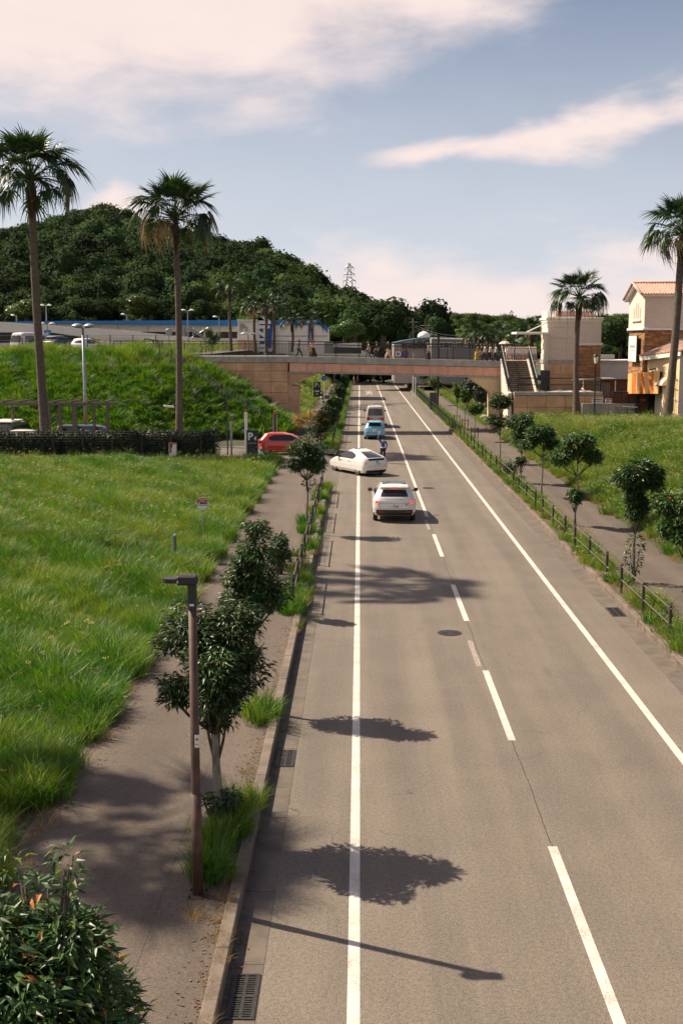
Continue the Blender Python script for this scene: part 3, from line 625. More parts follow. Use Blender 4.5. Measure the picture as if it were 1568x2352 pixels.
for i, (x, y, bl, n, lb) in enumerate(RT):
    thin = i >= 6; bl = [(bx, by, bz, rx*1.14, rz*1.2, wt) for bx, by, bz, rx, rz, wt in bl]; n = int(n*1.35)
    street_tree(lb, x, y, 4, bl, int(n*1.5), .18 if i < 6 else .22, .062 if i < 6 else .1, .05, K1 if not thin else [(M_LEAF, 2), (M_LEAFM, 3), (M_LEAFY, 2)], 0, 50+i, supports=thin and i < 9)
street_tree('round green bush behind the right-hand railing', 8.6, 66.5, 1.4, [(0, 0, .55, .7, .5, 1)], 1300, .12, .05, .02, [(M_LEAFM, 4), (M_LEAFY, 1.5), (M_LEAF, 2)], 0, 71, group=None, name='shrub', cat='shrub')
# cut tree stump trunk
b = MB(); b.tube([(0, 0, 0), (.01, 0, .6), (.0, .02, 1.25)], [.12, .1, .095], M_BARKD, 9); b.add([(-.09, 0, 1.2), (.1, 0, 1.2), (.12, .02, 1.5), (.0, .03, 1.28)], [(0, 1, 2, 3)], M_BARKD)
b.build('tree_stump', smooth=True, loc=(-2.65, 38.3, .2), label='cut brown tree stump beside the path behind the copper-leaved tree', category='tree stump')

# palms
def frond_mesh(name, nseg, L, pet, m, droop, bend, seed):
    "petiole, then a fan of folded segments; bend tips the whole blade down, droop lets the tips hang"
    r = random.Random(seed); b = MB()
    b.tube([(0, 0, 0), (0, pet*.5, pet*.05), (0, pet, -pet*.03)], [.032, .018, .012], M_LEAFM if m is M_PALM else m, 4, False)
    cb, sb = math.cos(bend), math.sin(bend)
    for i in range(nseg):
        a = (i/(nseg-1)-.5)*R(250); l = L*(.70+.30*math.cos(a*.65))*r.uniform(.82, 1.1); w_ = .046*L; dr = droop*r.uniform(.5, 1.6); vs = []; s_ = Vector((math.cos(a), -math.sin(a), r.uniform(-.5, .5)))
        for k, tt in enumerate((0.0, .35, .62, .84, 1.0)):
            q = Vector((math.sin(a), math.cos(a), 0))*l*tt*(1-.2*dr*tt*tt); q.z = .16*abs(math.sin(a))*l*tt
            q = Vector((q.x*(.82 if tt else 1), q.y*cb+q.z*sb, -q.y*sb+q.z*cb)); q.z -= l*dr*1.0*max(0, tt-.35)**1.7*1.5
            c = Vector((0, pet, -pet*.03))+q; ww = w_*(.2, 1.0, .62, .3, 0)[k]
            if k < 4: vs += [(c-s_*ww)[:], (c+s_*ww)[:]]
            else: vs.append(c[:])
        b.add(vs, [(0, 1, 3, 2), (2, 3, 5, 4), (4, 5, 7, 6), (6, 7, 8)], m)
    return b.mesh(name)
FR_G = [frond_mesh('frond', 24, .98, 1.35, M_PALM, .25+.2*i, R(4+10*i), 100+i) for i in range(3)]
FR_M = [frond_mesh('frond', 22, .95, 1.55, M_PALM, .6+.2*i, R(26+13*i), 110+i) for i in range(4)]
FR_D = [frond_mesh('frond', 15, .85, 1.35, M_PALMD, 1.2, R(70), 120+i) for i in range(2)]
def palm(label, x, y, z, H, r0=.34, r1=.2, R_=3.0, seed=1, n=38, group='tall fan palms', dead=2, lean=0):
    r = random.Random(seed); t = thing('fan_palm', label, 'palm tree', (x, y, z), group=group)
    b = MB(); N = 26; pts = []; rad = []
    for k in range(N+1):
        q = k/N; pts.append((lean*q + .06*math.sin(q*5+seed), .05*math.sin(q*4), H*q)); rad.append((r1+(r0-r1)*math.exp(-q*7)+.02*(1-q))*(1+.03*math.sin(k*9)))
    b.tube(pts, rad, M_PALMT, 12); b.build('trunk', t, smooth=True)
    top = Vector(pts[-1]); s = R_/2.3
    b = MB()
    for k in range(60):
        a = r.uniform(0, 2*PI); hh = r.uniform(-1.5*s, .1)*.8; p = top+Vector((math.cos(a)*r1*1.0, math.sin(a)*r1*1.0, hh)); o_ = Vector((math.cos(a), math.sin(a), .5))*r.uniform(.12, .34)*s*.8
        q = Vector((-math.sin(a), math.cos(a), 0))*.05*s; b.add([(p-q)[:], (p+q)[:], (p+o_+q*.4)[:], (p+o_-q*.4)[:]], [(0, 1, 2, 3)], M_SKIRT if r.random() < .8 else M_PALMD)
    b.lathe([(r1*.95, -1.3*s), (r1*1.2, -.8*s), (r1*1.4, -.3*s), (r1*.8, .2*s), (.05, .4*s)], M_SKIRT, 12, tuple(top)); b.build('leaf_bases', t)
    for i in range(n):
        q = i/(n-1); ga = i*2.39996+seed; elv = R(86-104*q**.8) + r.uniform(-.2, .2)
        me = FR_G[i % 3] if q < .48 else FR_M[i % 4]
        if q > .7 and r.random() < .12*dead: me = FR_D[i % 2]
        link('frond', me, t, top+Vector((0, 0, .2*s)), (Euler((elv, r.uniform(-.35, .35), 0), 'XYZ').to_matrix().to_4x4() and (Matrix.Rotation(ga, 4, 'Z') @ Matrix.Rotation(elv, 4, 'X') @ Matrix.Rotation(r.uniform(-.4, .4), 4, 'Y')).to_euler()), s*r.uniform(.85, 1.1)*(1-.12*(q < .2)))
    return t
def palm_px(label, px, ptop, Y, base, **kw):
    p = PX(px, ptop, Y); R_ = kw.get('R_', 3.0); return palm(label, p.x, Y, base, p.z-base-R_*.82, **kw)
palm_px('tallest fan palm at the far left edge behind the hedge', 78, 305, 80.5, .2, seed=2, R_=4.0, r0=.40, r1=.27, n=52, dead=2, lean=-.35)
palm_px('tall fan palm with hanging dead fronds left of the bridge', 402, 408, 86, .2, seed=5, R_=3.9, r0=.30, r1=.21, n=48, dead=3)
palm_px('fan palm in front of the landing wall and brick lift tower', 1330, 622, 93.5, 1.7, seed=8, R_=2.75, r0=.34, r1=.2, n=42, dead=1)
palm_px('tall fan palm cut off by the right edge in front of the roofed tower', 1551, 455, 84, 1.7, seed=12, R_=3.4, r0=.40, r1=.26, n=46, dead=2, lean=.62)
GP = 'smaller fan palms behind the bridge'
for i, (px, pt, Y, zb, R_, lb) in enumerate([(527, 632, 132, 6.4, 2.1, 'fan palm standing left of the P2 wall'), (584, 678, 138, 6.4, 2.0, 'fan palm right of the P2 sign, left of the blue lettered panel'),
        (611, 676, 139, 6.4, 2.0, 'fan palm directly in front of the blue lettered panel'), (628, 680, 142, 6.4, 1.9, 'fan palm at the right edge of the blue lettered panel'),
        (671, 712, 146, 6.4, 1.9, 'short fan palm left of the walking person in dark clothes'), (716, 712, 148, 6.4, 1.9, 'short fan palm near the right end of the white store wall'),
        (1094, 738, 118, 1.0, 2.0, 'leftmost palm crown behind the crowd on the bridge'), (1118, 744, 121, 1.0, 2.0, 'middle palm crown behind the crowd on the bridge'), (1146, 740, 119, 1.0, 2.1, 'palm crown behind the beige parasol'),
        (1176, 772, 116, 1.0, 1.9, 'low palm crown at the head of the stairs'), (1222, 730, 120, 1.0, 2.0, 'palm crown under the white canopy of the lift tower')]):
    palm_px(lb, px, pt, Y, zb, seed=20+i, R_=R_, r0=.2, r1=.16, n=26, group=GP, dead=3)
palm('fan palm beyond the left edge of the picture that shades the path', -19.1, 24.0, .2, 17.5, .36, .22, 3.3, 41, 40); palm('fan palm beyond the left edge of the picture that shades the road', -19.6, 46.4, .2, 23.5, .36, .22, 3.2, 42, 36)

# ------------------------------------------------------------------ hills and woods
def crown_mesh(name, m1, m2, seed, n=1300, conif=False):
    r = random.Random(seed); b = MB()
    lobes = [(r.uniform(-.5, .5), r.uniform(-.5, .5), r.uniform(-.25, .55), r.uniform(.4, .62)) for _ in range(8)] if not conif else [(0, 0, -.6+.28*k, .62-.09*k) for k in range(7)]
    for i in range(n):
        lx, ly, lz, lr = r.choice(lobes); u = r.uniform(-.5, 1); a = r.uniform(0, 2*PI); q = math.sqrt(max(0, 1-u*u)); d = Vector((q*math.cos(a), q*math.sin(a), u)); p = Vector((lx, ly, lz))+d*lr*r.uniform(.82, 1.06)
        t1 = d.orthogonal().normalized(); t1 = Matrix.Rotation(r.uniform(0, 6.28), 3, d) @ t1; t2 = d.cross(t1); t1 = (t1+d*r.uniform(-.6, .6))*.055*r.uniform(.6, 1.4); t2 = (t2+d*r.uniform(-.6, .6))*.045
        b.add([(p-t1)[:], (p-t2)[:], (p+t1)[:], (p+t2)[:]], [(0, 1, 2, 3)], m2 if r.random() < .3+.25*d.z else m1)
    for lx, ly, lz, lr in lobes: b.lathe([(lr*.1, -lr*.85), (lr*.75, -lr*.45), (lr*.84, 0), (lr*.6, lr*.5), (lr*.1, lr*.8)], m1, 8, (lx, ly, lz))
    return b.mesh(name)
M_SCRUB = mat('scrub leaf', (.060, .10, .028), .95, .35, .05, rnd=.45, spec=.08, transl=.2)
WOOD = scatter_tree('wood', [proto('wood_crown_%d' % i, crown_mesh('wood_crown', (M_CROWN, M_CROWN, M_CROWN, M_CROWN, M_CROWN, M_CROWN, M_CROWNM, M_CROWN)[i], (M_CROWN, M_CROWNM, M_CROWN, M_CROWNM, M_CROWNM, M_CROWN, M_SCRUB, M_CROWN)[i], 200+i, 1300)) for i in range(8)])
def hill(name, sil, Y0, Y1, base, dens_px, r_lo, r_hi, drop, seed=1):
    "sil: skyline as picture points; the slope climbs from Y0 to a ridge at Y1 and falls away behind"
    us = np.array([p[0] for p in sil], float); vs = np.array([p[1] for p in sil], float)
    nu, nt = 70, 26; U = np.linspace(us[0], us[-1], nu); V = np.interp(U, us, vs); verts = []; T = np.linspace(0, 1.35, nt)
    y1 = Y1(U) if callable(Y1) else np.full(nu, Y1)
    for j, t in enumerate(T):
        for i in range(nu):
            Yd = Y0+(y1[i]-Y0)*t; zr = PX(U[i], V[i], y1[i]).z - drop; f = math.sin(min(t, 1)*PI/2)**.85 if t <= 1 else 1-.6*(t-1)/.35
            z = base+(zr-base)*f + (1.5*math.sin(U[i]*.045+j*.9)+1.0*math.sin(U[i]*.11-j*.6))*(t*(1.1-min(t, 1.1)))*2; p = PX(U[i], 780, Yd); verts.append((p.x, Yd, z))
    k = (np.arange(nt-1)[:, None]*nu+np.arange(nu-1)[None]).reshape(-1); f = np.stack([k, k+1, k+1+nu, k+nu], -1)
    me = bpy.data.meshes.new(name); me.from_pydata(verts, [], f.tolist()); me.materials.append(M_HILL); link(name, me, **ST)
    Vv = np.array(verts).reshape(nt, nu, 3); P = []; n = dens_px
    tt = rng.random(n)**.8*1.12; uu = rng.random(n)
    for a, c in zip(tt, uu):
        ft = a/1.35*(nt-1); fu = c*(nu-1); i0, j0 = int(fu), int(ft); i0 = min(i0, nu-2); j0 = min(j0, nt-2); wx, wy = fu-i0, ft-j0
        P.append(Vv[j0, i0]*(1-wx)*(1-wy)+Vv[j0, i0+1]*wx*(1-wy)+Vv[j0+1, i0]*(1-wx)*wy+Vv[j0+1, i0+1]*wx*wy)
    P = np.array(P); s = rng.uniform(r_lo, r_hi, n)*(1+.5*(rng.random(n) < .12)); P[:, 2] += s*.45
    return P, s
P, s = hill('left_hill', [(-400, 640), (-150, 600), (0, 545), (60, 528), (150, 505), (215, 484), (250, 478), (300, 492), (420, 525), (510, 545), (590, 553), (650, 575), (700, 612), (750, 632), (800, 657), (850, 690), (905, 712), (940, 745), (990, 790)],
            215, lambda u: np.interp(u, [-400, 200, 600, 990], [520, 470, 400, 300]), 7, 9500, 2.3, 4.4, 11.0)
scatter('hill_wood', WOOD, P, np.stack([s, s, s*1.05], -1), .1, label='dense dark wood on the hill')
SCRUB = scatter_tree('scrub', [proto('scrub_crown_%d' % i, crown_mesh('scrub_crown', M_SCRUB, M_CROWNM, 260+i)) for i in range(3)])
P, s = hill('right_hill', [(900, 752), (960, 733), (1010, 738), (1060, 743), (1120, 747), (1180, 752), (1260, 752), (1400, 745), (1600, 740), (1900, 740)], 300, 430, 3, 3000, 2.2, 3.6, 2.0)
scatter('low_hill_scrub', SCRUB, P, np.stack([s, s, s*.6], -1), .1, label='green scrub on the low far hill')
def big_tree(label, px, py_top, py_bot, Y, wpx, seed, conif=False, group=None, mats=(M_CROWN, M_CROWNM), trunk=True):
    top = PX(px, py_top, Y); bot = PX(px, py_bot, Y); s_ = FPX/Y; H = top.z-bot.z; rad = wpx/s_/2
    t = thing('conifer' if conif else 'broadleaf_tree', label, 'tree', (top.x, Y, bot.z), group=group)
    b = MB(); b.tube([(0, 0, 0), (.1, 0, H*.35), (0, .1, H*.75)], [rad*.1+.1, rad*.07+.06, .05], M_BARKD, 8); b.build('trunk', t, smooth=True)
    link('crown', crown_mesh('crown', mats[0], mats[1], seed, 3200, conif), t, (0, 0, H*.56), None, (rad/.98, rad/.98, H*.5/(1.05 if not conif else 1.25)), kind='stuff')
    return t
GT = 'trees behind the bridge'
for i, a in enumerate([('dark round tree at the right foot of the hill', 880, 688, 800, 205, 120, False), ('dark tree left of the round one at the hill foot', 815, 690, 805, 210, 95, False), ('lighter spreading tree above the bridge rail right of the store', 790, 735, 800, 190, 90, False),
        ('tall dark conifer below the steel pylon', 762, 655, 770, 240, 60, True), ('broad brown-green tree behind the short palms', 690, 690, 765, 215, 95, False), ('dark tree behind the blue roof edge', 745, 690, 765, 220, 60, False),
        ('pale green tree behind the store roof near the leftmost lamp', 60, 690, 745, 212, 120, False), ('pointed green tree above the blue band left part', 215, 690, 745, 212, 90, False), ('small tree above the blue band between the palms', 470, 690, 745, 212, 70, False),
        ('bright green tree left of the second palm trunk', 345, 680, 745, 212, 100, False), ('dark tree left of the lift tower', 1198, 733, 800, 160, 36, False), ('dark tree under the canopy behind the lift tower', 1222, 745, 800, 155, 34, False),
        ('big dark tree between the lift tower and the roofed tower', 1395, 728, 830, 135, 85, False), ('dark rounded tree right of the big one between the towers', 1425, 735, 830, 138, 50, False), ('lighter shrub below the big dark trees between the towers', 1385, 793, 835, 125, 70, False)]):
    big_tree(a[0], a[1], a[2], a[3], a[4], a[5], 300+i, a[6], GT, (M_CROWNM, M_LEAFM) if any(w_ in a[0] for w_ in ('lighter', 'pale', 'bright')) else (M_CROWN, M_CROWNM))
for i, a in enumerate([('dark rounded evergreen under the right end of the bridge', 1101, 846, 950, 110, 78, False)]):
    big_tree(a[0], a[1], a[2], a[3], a[4], a[5], 330+i, a[6], None, (M_CONIF, M_CROWN))
for i, (px, w_, top) in enumerate([(765, 70, 838), (795, 50, 846), (822, 46, 850), (850, 52, 847), (880, 50, 852), (905, 44, 850), (930, 46, 842), (700, 80, 830), (640, 90, 820), (965, 36, 848), (1000, 34, 850), (1030, 34, 848), (1060, 36, 846)]):
    big_tree('dark hedge tree at the road end, %s' % ['over the left path', 'left of the road end', 'above the left edge line', 'above the middle of the road end', 'above the right edge line', 'right of the road end', 'left of the blue round sign',
             'above the left grass slope', 'far left above the grass slope', 'right of the blue round sign', 'left of the dark lamp pole', 'right of the dark lamp pole', 'beside the warehouse wall'][i], px, top, 884, 229+2*(i % 3), w_, 340+i, False, 'hedge trees beyond the road end', (M_CROWNM, M_SCRUB))
# ------------------------------------------------------------------ the footbridge
BY0, BY1 = 101.0, 104.2
def zd(x): return 6.5 if x < -6 else 6.5-.0228*(x+6)
br = thing('footbridge', 'salmon-tiled footbridge with dark railings spanning the road', 'footbridge', (0, 0, 0))
def panel_mesh(w_, h_, m, dpt=.05): return MB().bevbox(.012, w_-.012, 0, dpt, .012, h_-.012, .008, m).mesh('tile_panel')
b = MB(); b.box(-17.0, -6.12, BY0+.06, BY1, -1, 5.98, M_JOINT); b.build('abutment', br)
b = MB(); b.box(-22, -6.0, BY0-.12, BY1+.1, 5.98, 6.5, M_CONCD); b.prism([(-6.0, 5.98), (12.05, 5.57), (12.05, 6.09), (-6, 6.5)], BY0-.12, BY0+.25, M_CONCD); b.prism([(-6.0, 5.98), (12.05, 5.57), (12.05, 6.09), (-6, 6.5)], BY1-.25, BY1+.1, M_CONCD)
b.build('parapet_kerb', br)
b = MB(); b.prism([(-6.0, 5.9), (12.05, 5.5), (12.05, 5.8), (-6, 6.25)], BY0+.25, BY1-.25, M_CONCD); b.box(-22, -6.0, BY0+.2, BY1-.2, 6.5, 6.504, M_CONCD); b.build('deck', br)
b = MB(); b.prism([(-6.0, 5.2), (12.0, 4.78), (12.0, 5.57), (-6, 5.98)], BY0+.08, BY1-.05, M_JOINT); b.prism([(-6.0, 5.1), (12.0, 4.68), (12.0, 4.8), (-6, 5.22)], BY0-.03, BY1, M_CONCD); b.build('beam', br)
me = {}
for i in range(12):
    x0 = -6+1.5*i; b = MB(); q = .012; z0 = 5.23-.0228*(x0+6); z1 = z0+.72; b.prism([(x0+q, z0), (x0+1.5-q, z0-.034), (x0+1.5-q, z1-.034), (x0+q, z1)], BY0, BY0+.078, M_TILEB); b.build('beam_panel', br)
me_ = panel_mesh(1.49, .915, M_TILE); me0 = panel_mesh(1.49, .72, M_TILE)
for i in range(7):
    x0 = -6.12-1.49*(i+1); link('tile_panel', me0, br, (x0, BY0, 5.25))
    for j in range(6):
        z0 = 5.25-.92*(j+1)
        if z0+.9 > float(hL(x0+.7, 101.5))-.6: link('tile_panel', me_, br, (x0, BY0, z0))
# haunched end of the abutment and the right pier
b = MB(); b.prism([(-6.11, 5.2), (-6.11, 3.9), (-5.6, 4.1), (-3.4, 5.08), (-3.4, 5.15)], BY0+.1, BY1-.1, M_TILE); b.prism([(-6.12, -.5), (-5.25, -.5), (-5.25, 4.0), (-6.12, 4.0)], BY0+.02, BY1, M_TILE); b.build('left_pier', br)
b = MB(); b.prism([(9.2, 4.72), (10.9, 3.6), (11.2, 3.3), (11.2, -.2), (12.3, -.2), (12.3, 4.68), (9.2, 4.74)], BY0+.2, BY1-.3, M_STUCCOY); b.build('right_pier', br)
def railing(name, pts, h, post, parent, bal=.12, rails=(1.0,), m=M_BLACK, rr=.03, balr=.009, low=.1, btop=None, posts=True):
    root = parent
    for a, c in zip(pts[:-1], pts[1:]):
        a, c = Vector(a), Vector(c); L = (c-a).length; n = max(1, round(L/post)); U = (c-a)/L
        b = MB()
        for q in rails: b.bar(a+Vector((0, 0, h*q)), c+Vector((0, 0, h*q)), rr if q == rails[0] else rr*.75, m, 6)
        if bal: b.bar(a+Vector((0, 0, low)), c+Vector((0, 0, low)), rr*.5, m, 4)
        b.build('handrail', root)
        if bal:
            b = MB(); k = int(L/bal)
            for i in range(1, k): p = a+U*(L*i/k); b.bar(p+Vector((0, 0, low)), p+Vector((0, 0, h*(btop or rails[-1]))), balr, m, 4)
            b.build('balusters', root)['kind'] = 'stuff'
        if posts:
            pm = MB().bar((0, 0, 0), (0, 0, h), rr*.9, m, 6).mesh('rail_post')
            for i in range(n+1): link('rail_post', pm, root, a+U*(L*i/n))
railing('near', [(-21, BY0+.02, 6.5), (-6, BY0+.02, 6.5), (11.9, BY0+.02, 6.09)], 1.27, 2.0, br, .125, (1.0, .82), rr=.035, balr=.011)
railing('far', [(-21, BY1-.08, 6.5), (-6, BY1-.08, 6.5), (15.5, BY1-.08, 6.09)], 1.27, 2.0, br, .125, (1.0, .82), rr=.035, balr=.011)

# stairs and landing on the right
ld = thing('stair_landing', 'tiled landing block with concrete steps up to the bridge', 'staircase', (0, 0, 0))
LZ = 3.62
b = MB(); b.box(12.46, 19.4, 95.06, 99.9, -.5, LZ-.02, M_JOINT); b.build('landing_core', ld)
b = MB(); b.bevbox(12.38, 19.45, 94.9, 95.35, LZ-.16, LZ+.12, .01, M_CONC); b.box(12.4, 19.4, 95.35, 100, LZ-.02, LZ+.02, M_CONC); b.build('coping', ld)
lp = panel_mesh(1.52, .93, M_TILE); sidep = MB().bevbox(0, .05, .012, 1.5, .012, .918, .008, M_STUCCOY).mesh('side_panel')
for i in range(5):
    for j in range(4):
        if i*1.52+12.4 < 19: 
            z0 = LZ-.18-.93*(j+1); wd_ = 1.52 if i < 4 else .9
            link('tile_panel', lp if i else MB().bevbox(.5, 1.508, 0, .05, .012, .918, .008, M_TILE).mesh('tile_panel'), ld, (11.95+1.52*i+.0, 95.0, z0))
for j in range(4):
    for i in range(3): link('side_panel', sidep, ld, (12.4, 95.06+1.52*i, LZ-.18-.93*(j+1)))
n = 16; top = 6.12; rise = (top-LZ)/n; run = .31
sm = MB().bevbox(12.2, 14.2, 0, run+.02, 0, rise, .012, mat('stair tread', (.12, .09, .06), .9, .2, 3, .004, 50)).mesh('step')
for i in range(n): link('step', sm, ld, (0, 96.3+run*i, LZ+rise*i))
b = MB(); b.prism([(96.3, 0), (96.3+run*n, 0), (96.3+run*n, top-.2), (96.3, LZ-.02)], 12.22, 14.18, M_CONCD, 'yz'); b.box(11.98, 15.0, 96.3+run*n, BY1, 5.8, top, M_CONCD); b.build('stair_core', ld)
for x0 in (11.93, 14.2):
    st = []
    for i in range(5): yy = 96.1+1.0*i; st += [(yy, LZ+.55*i*1.0+.12), (yy+.75, LZ+.55*i+.12+.12)] if 0 else [(yy, LZ+.08+i*.52), (yy+.9, LZ+.08+i*.52+.42)]
    b = MB(); b.prism([(95.2, 0.5)] + [(95.2, LZ+.02), (96.1, LZ+.12)] + [(96.1+5.1, top+.15), (96.1+5.1, 4.4), (97, .5)], x0, x0+.28, M_STUCCO, 'yz'); b.build('stair_stringer', ld)
for x0 in (12.05, 14.35):
    b = MB(); a = Vector((x0, 96.0, LZ+1.2)); c = Vector((x0, 101.2, top+1.25)); b.bar(a, c, .04, M_GREYM, 6); b.bar(a+Vector((.12, 0, -.2)), c+Vector((.12, 0, -.2)), .025, M_BLACK, 6); b.bar(a+Vector((0, 0, -1)), c+Vector((0, 0, -1)), .03, M_BLACK, 4); b.build('handrail', ld)
    b = MB()
    for i in range(1, 40): q = a+(c-a)*i/40; b.bar(q, q+Vector((0, 0, -1.0)), .014, M_BLACK, 4)
    b.build('balusters', ld)['kind'] = 'stuff'
    for i in range(5): q = a+(c-a)*i/4; MB().bar(q+Vector((0, 0, -1.25)), q, .04, M_BLACK, 6).build('rail_post', ld)
railing('landing', [(12.7, 95.1, LZ+.12), (19.3, 95.1, LZ+.12)], 1.1, 2.2, ld, 0, (1.0, .52), rr=.045)
b = MB()
for i in range(14): b.bar((12.5+.08*i, 95.15+.09*i, LZ+.15), (12.5+.08*i, 95.15+.09*i, LZ+1.15), .014, M_BLACK, 4)
for i in range(9): b.bar((18.2+.12*i, 96.2-.1*i, LZ+.15), (18.2+.12*i, 96.2-.1*i, LZ+1.15), .016, M_BLACK, 4)
b.build('balusters', ld)['kind'] = 'stuff'
t = thing('bridge_steps_gate', 'red tiled roof seen through the railings at the head of the stairs', 'roof', (15.2, 112, 5.2)); b = MB(); b.prism([(-1.6, 0), (1.6, 0), (1.4, 1.9), (-1.3, 1.9)], 0, 2, M_TRIM); b.build('wall', t)
rm = MB().tube([(0, 0, 0), (0, .5, .9)], .09, M_ROOF, 6).mesh('roof_tile')
for i in range(15):
    for j in range(2): link('roof_tile', rm, t, (-1.4+.2*i, -.6+.5*j, .2+.9*j))

# ------------------------------------------------------------------ lift tower and neighbours
def brick_face(parent, x0, x1, y, z0, z1, m_b, bw=.62, bh=.12, axis='x', seed=3, rec=None):
    "long thin bricks with recessed joints and uneven depth; the largest 300 are single parts, the rest one piece"
    r = random.Random(seed); rows = int((z1-z0)/bh); tot = []
    for j in range(rows):
        off = (j % 2)*bw*.5+r.uniform(-.1, .1); x = x0-off
        while x < x1:
            a = max(x, x0); c = min(x+bw*r.uniform(.75, 1.2), x1)
            if c-a > .08: tot.append((a, c, z0+j*bh, r.uniform(0, .022), r.random()))
            x = c if c > x else x+bw
            if c >= x1: break
    mats = [MATS['brick %d' % k] for k in range(3)]
    meshes = {}
    rest = MB()
    for i, (a, c, z, d, q) in enumerate(tot):
        m = mats[0 if q < .55 else (1 if q < .85 else 2)]
        if axis == 'x': args = (a+.006, c-.006, y-.02-d, y, z+.006, z+bh-.006)
        else: args = (y-.02-d, y, a+.006, c-.006, z+.006, z+bh-.006)
        if i < 0: pass
        else: rest.box(*args, m)
    rest.build('brickwork', parent)['kind'] = 'stuff'
for k, c in enumerate([(.34, .17, .075), (.25, .115, .05), (.44, .25, .12)]): mat('brick %d' % k, c, .9, .2, 3, .004, 40)
lt = thing('lift_tower', 'cream stucco lift tower with brick side beside the stairs', 'tower', (0, 0, 0))
b = MB(); b.box(16.2, 18.55, 103.0, 106.4, -1, 9.6, M_STUCCO); b.build('tower_wall', lt)
b = MB(); b.box(18.55, 20.8, 102.9, 106.4, -1, 9.6, M_STUCCO); b.build('side_wall', lt)
pm = MB().bevbox(.01, 1.50, 0, .03, .01, .93, .006, M_STUCCO).mesh('stucco_panel')
for j in range(4):
    for i, (a, c) in enumerate(((16.22, 17.85), (17.87, 18.53))): MB().bevbox(a, c, 102.95, 103.0, 6.15+.93*j, 6.15+.93*j+.915, .012, M_STUCCO).build('stucco_panel', lt)
for j in range(5): MB().bevbox(16.15, 16.2, 103.02, 106.3, 6.15+.93*j-(.2 if j == 4 else 0), 6.15+.93*j+.5, .01, M_STUCCO).build('side_panel', lt)
b = MB(); b.bevbox(16.0, 20.95, 102.75, 106.6, 9.6, 9.78, .02, M_TRIM); b.bevbox(16.1, 20.87, 102.84, 106.5, 9.42, 9.6, .02, M_TRIM); b.build('cornice', lt)
b = MB(); b.box(16.12, 18.56, 102.9, 106.4, 5.85, 6.14, M_CONCD); b.build('grey_band', lt)
for j in range(6):
    for i in range(2): MB().bevbox(16.2+1.18*i+.01, 16.2+1.18*(i+1)-.01, 102.93, 103.0, 5.84-.93*(j+1), 5.84-.93*j-.015, .008, M_TILE).build('tile_panel', lt)
b = MB(); b.bevbox(18.5, 20.95, 102.75, 102.9, 7.42, 7.62, .01, M_TRIM); b.build('trim_band', lt)
brick_face(lt, 18.56, 20.8, 102.9, 1.5, 7.42, None)
b = MB(); b.bevbox(13.4, 16.2, 102.2, 105.5, 8.35, 8.55, .03, M_TRIM); b.build('canopy_slab', lt); b = MB(); b.bar((14.4, 103, 8.55), (16.2, 103, 9.4), .06, M_TRIM, 6); b.bar((15.95, 102.6, 2), (15.95, 102.6, 8.35), .1, M_TRIM, 6); b.bar((16.1, 102.5, 3), (16.1, 102.5, 8.35), .07, M_STUCCO, 6); b.build('canopy_post', lt)
b = MB(); b.box(14.6, 18.2, 100.6, 102.7, LZ, LZ+.02, M_CONC); b.build('lift_lobby_floor', lt); b = MB(); b.box(15.6, 16.1, 100.5, 102.5, LZ, 5.3, M_BLACK); b.build('lift_door', lt)
b = MB(); b.prism([(16.9, 9.78), (20.6, 9.78), (20.3, 10.35), (17.3, 10.35)], 104.5, 106.2, M_ROOF); b.build('tile_roof', lt)
for i in range(14): MB().tube([(17.1+.26*i, 104.35, 9.8), (17.25+.24*i, 105.1, 10.4)], .09, M_ROOF, 6).build('roof_tile', lt)
# low link building
lk = thing('link_building', 'low cream building with cornice between the two towers', 'building', (0, 0, 0))
b = MB(); b.box(20.8, 24.5, 106, 110, 4.4, 5.95, M_CREAMW); b.build('wall', lk); b = MB(); b.bevbox(20.8, 24.5, 105.8, 110, 5.95, 6.1, .02, M_TRIM); b.bevbox(20.8, 24.5, 105.9, 110, 5.78, 5.92, .02, M_CREAMW); b.build('cornice', lk)
b = MB(); b.box(20.8, 24.5, 106.4, 110, 0, 4.4, MATS['brick 1']); b.build('lower_wall', lk); b = MB(); b.box(21.1, 23.1, 108, 109, 6.1, 6.55, M_CLAD); b.build('roof_plant', lk)
# low concrete wall and shelter
lw = thing('concrete_wall', 'low pale concrete wall right of the palm trunk', 'wall', (0, 0, 0))
for i in range(4): MB().bevbox(17.7+1.05*i+.006, 17.7+1.05*(i+1)-.006, 94.2, 94.5, .8, 2.87, .01, M_CONC).build('concrete_panel', lw)
sh = thing('shelter', 'small curved-roof shelter behind the low concrete wall', 'shelter', (0, 0, 0))
b = MB(); pr = [(17.6+.4*i, 4.55+.16*math.sin((i+1)/9*PI*.55)) for i in range(9)]
b.prism(pr+[(x, z+.08) for x, z in pr[::-1]], 96.2, 98.6, M_GREYM); b.build('roof', sh)
for x in (18.15, 20.75): MB().bar((x, 96.4, 1.6), (x, 96.4, 4.6), .05, M_WHITE, 6).build('post', sh)
b = MB()
for i in range(9): b.tube([(19.4+.14*i, 97.6, 1.8), (19.38+.14*i, 97.6, 4.4)], .05, M_CLAD, 5)
b.build('back_screen', sh)
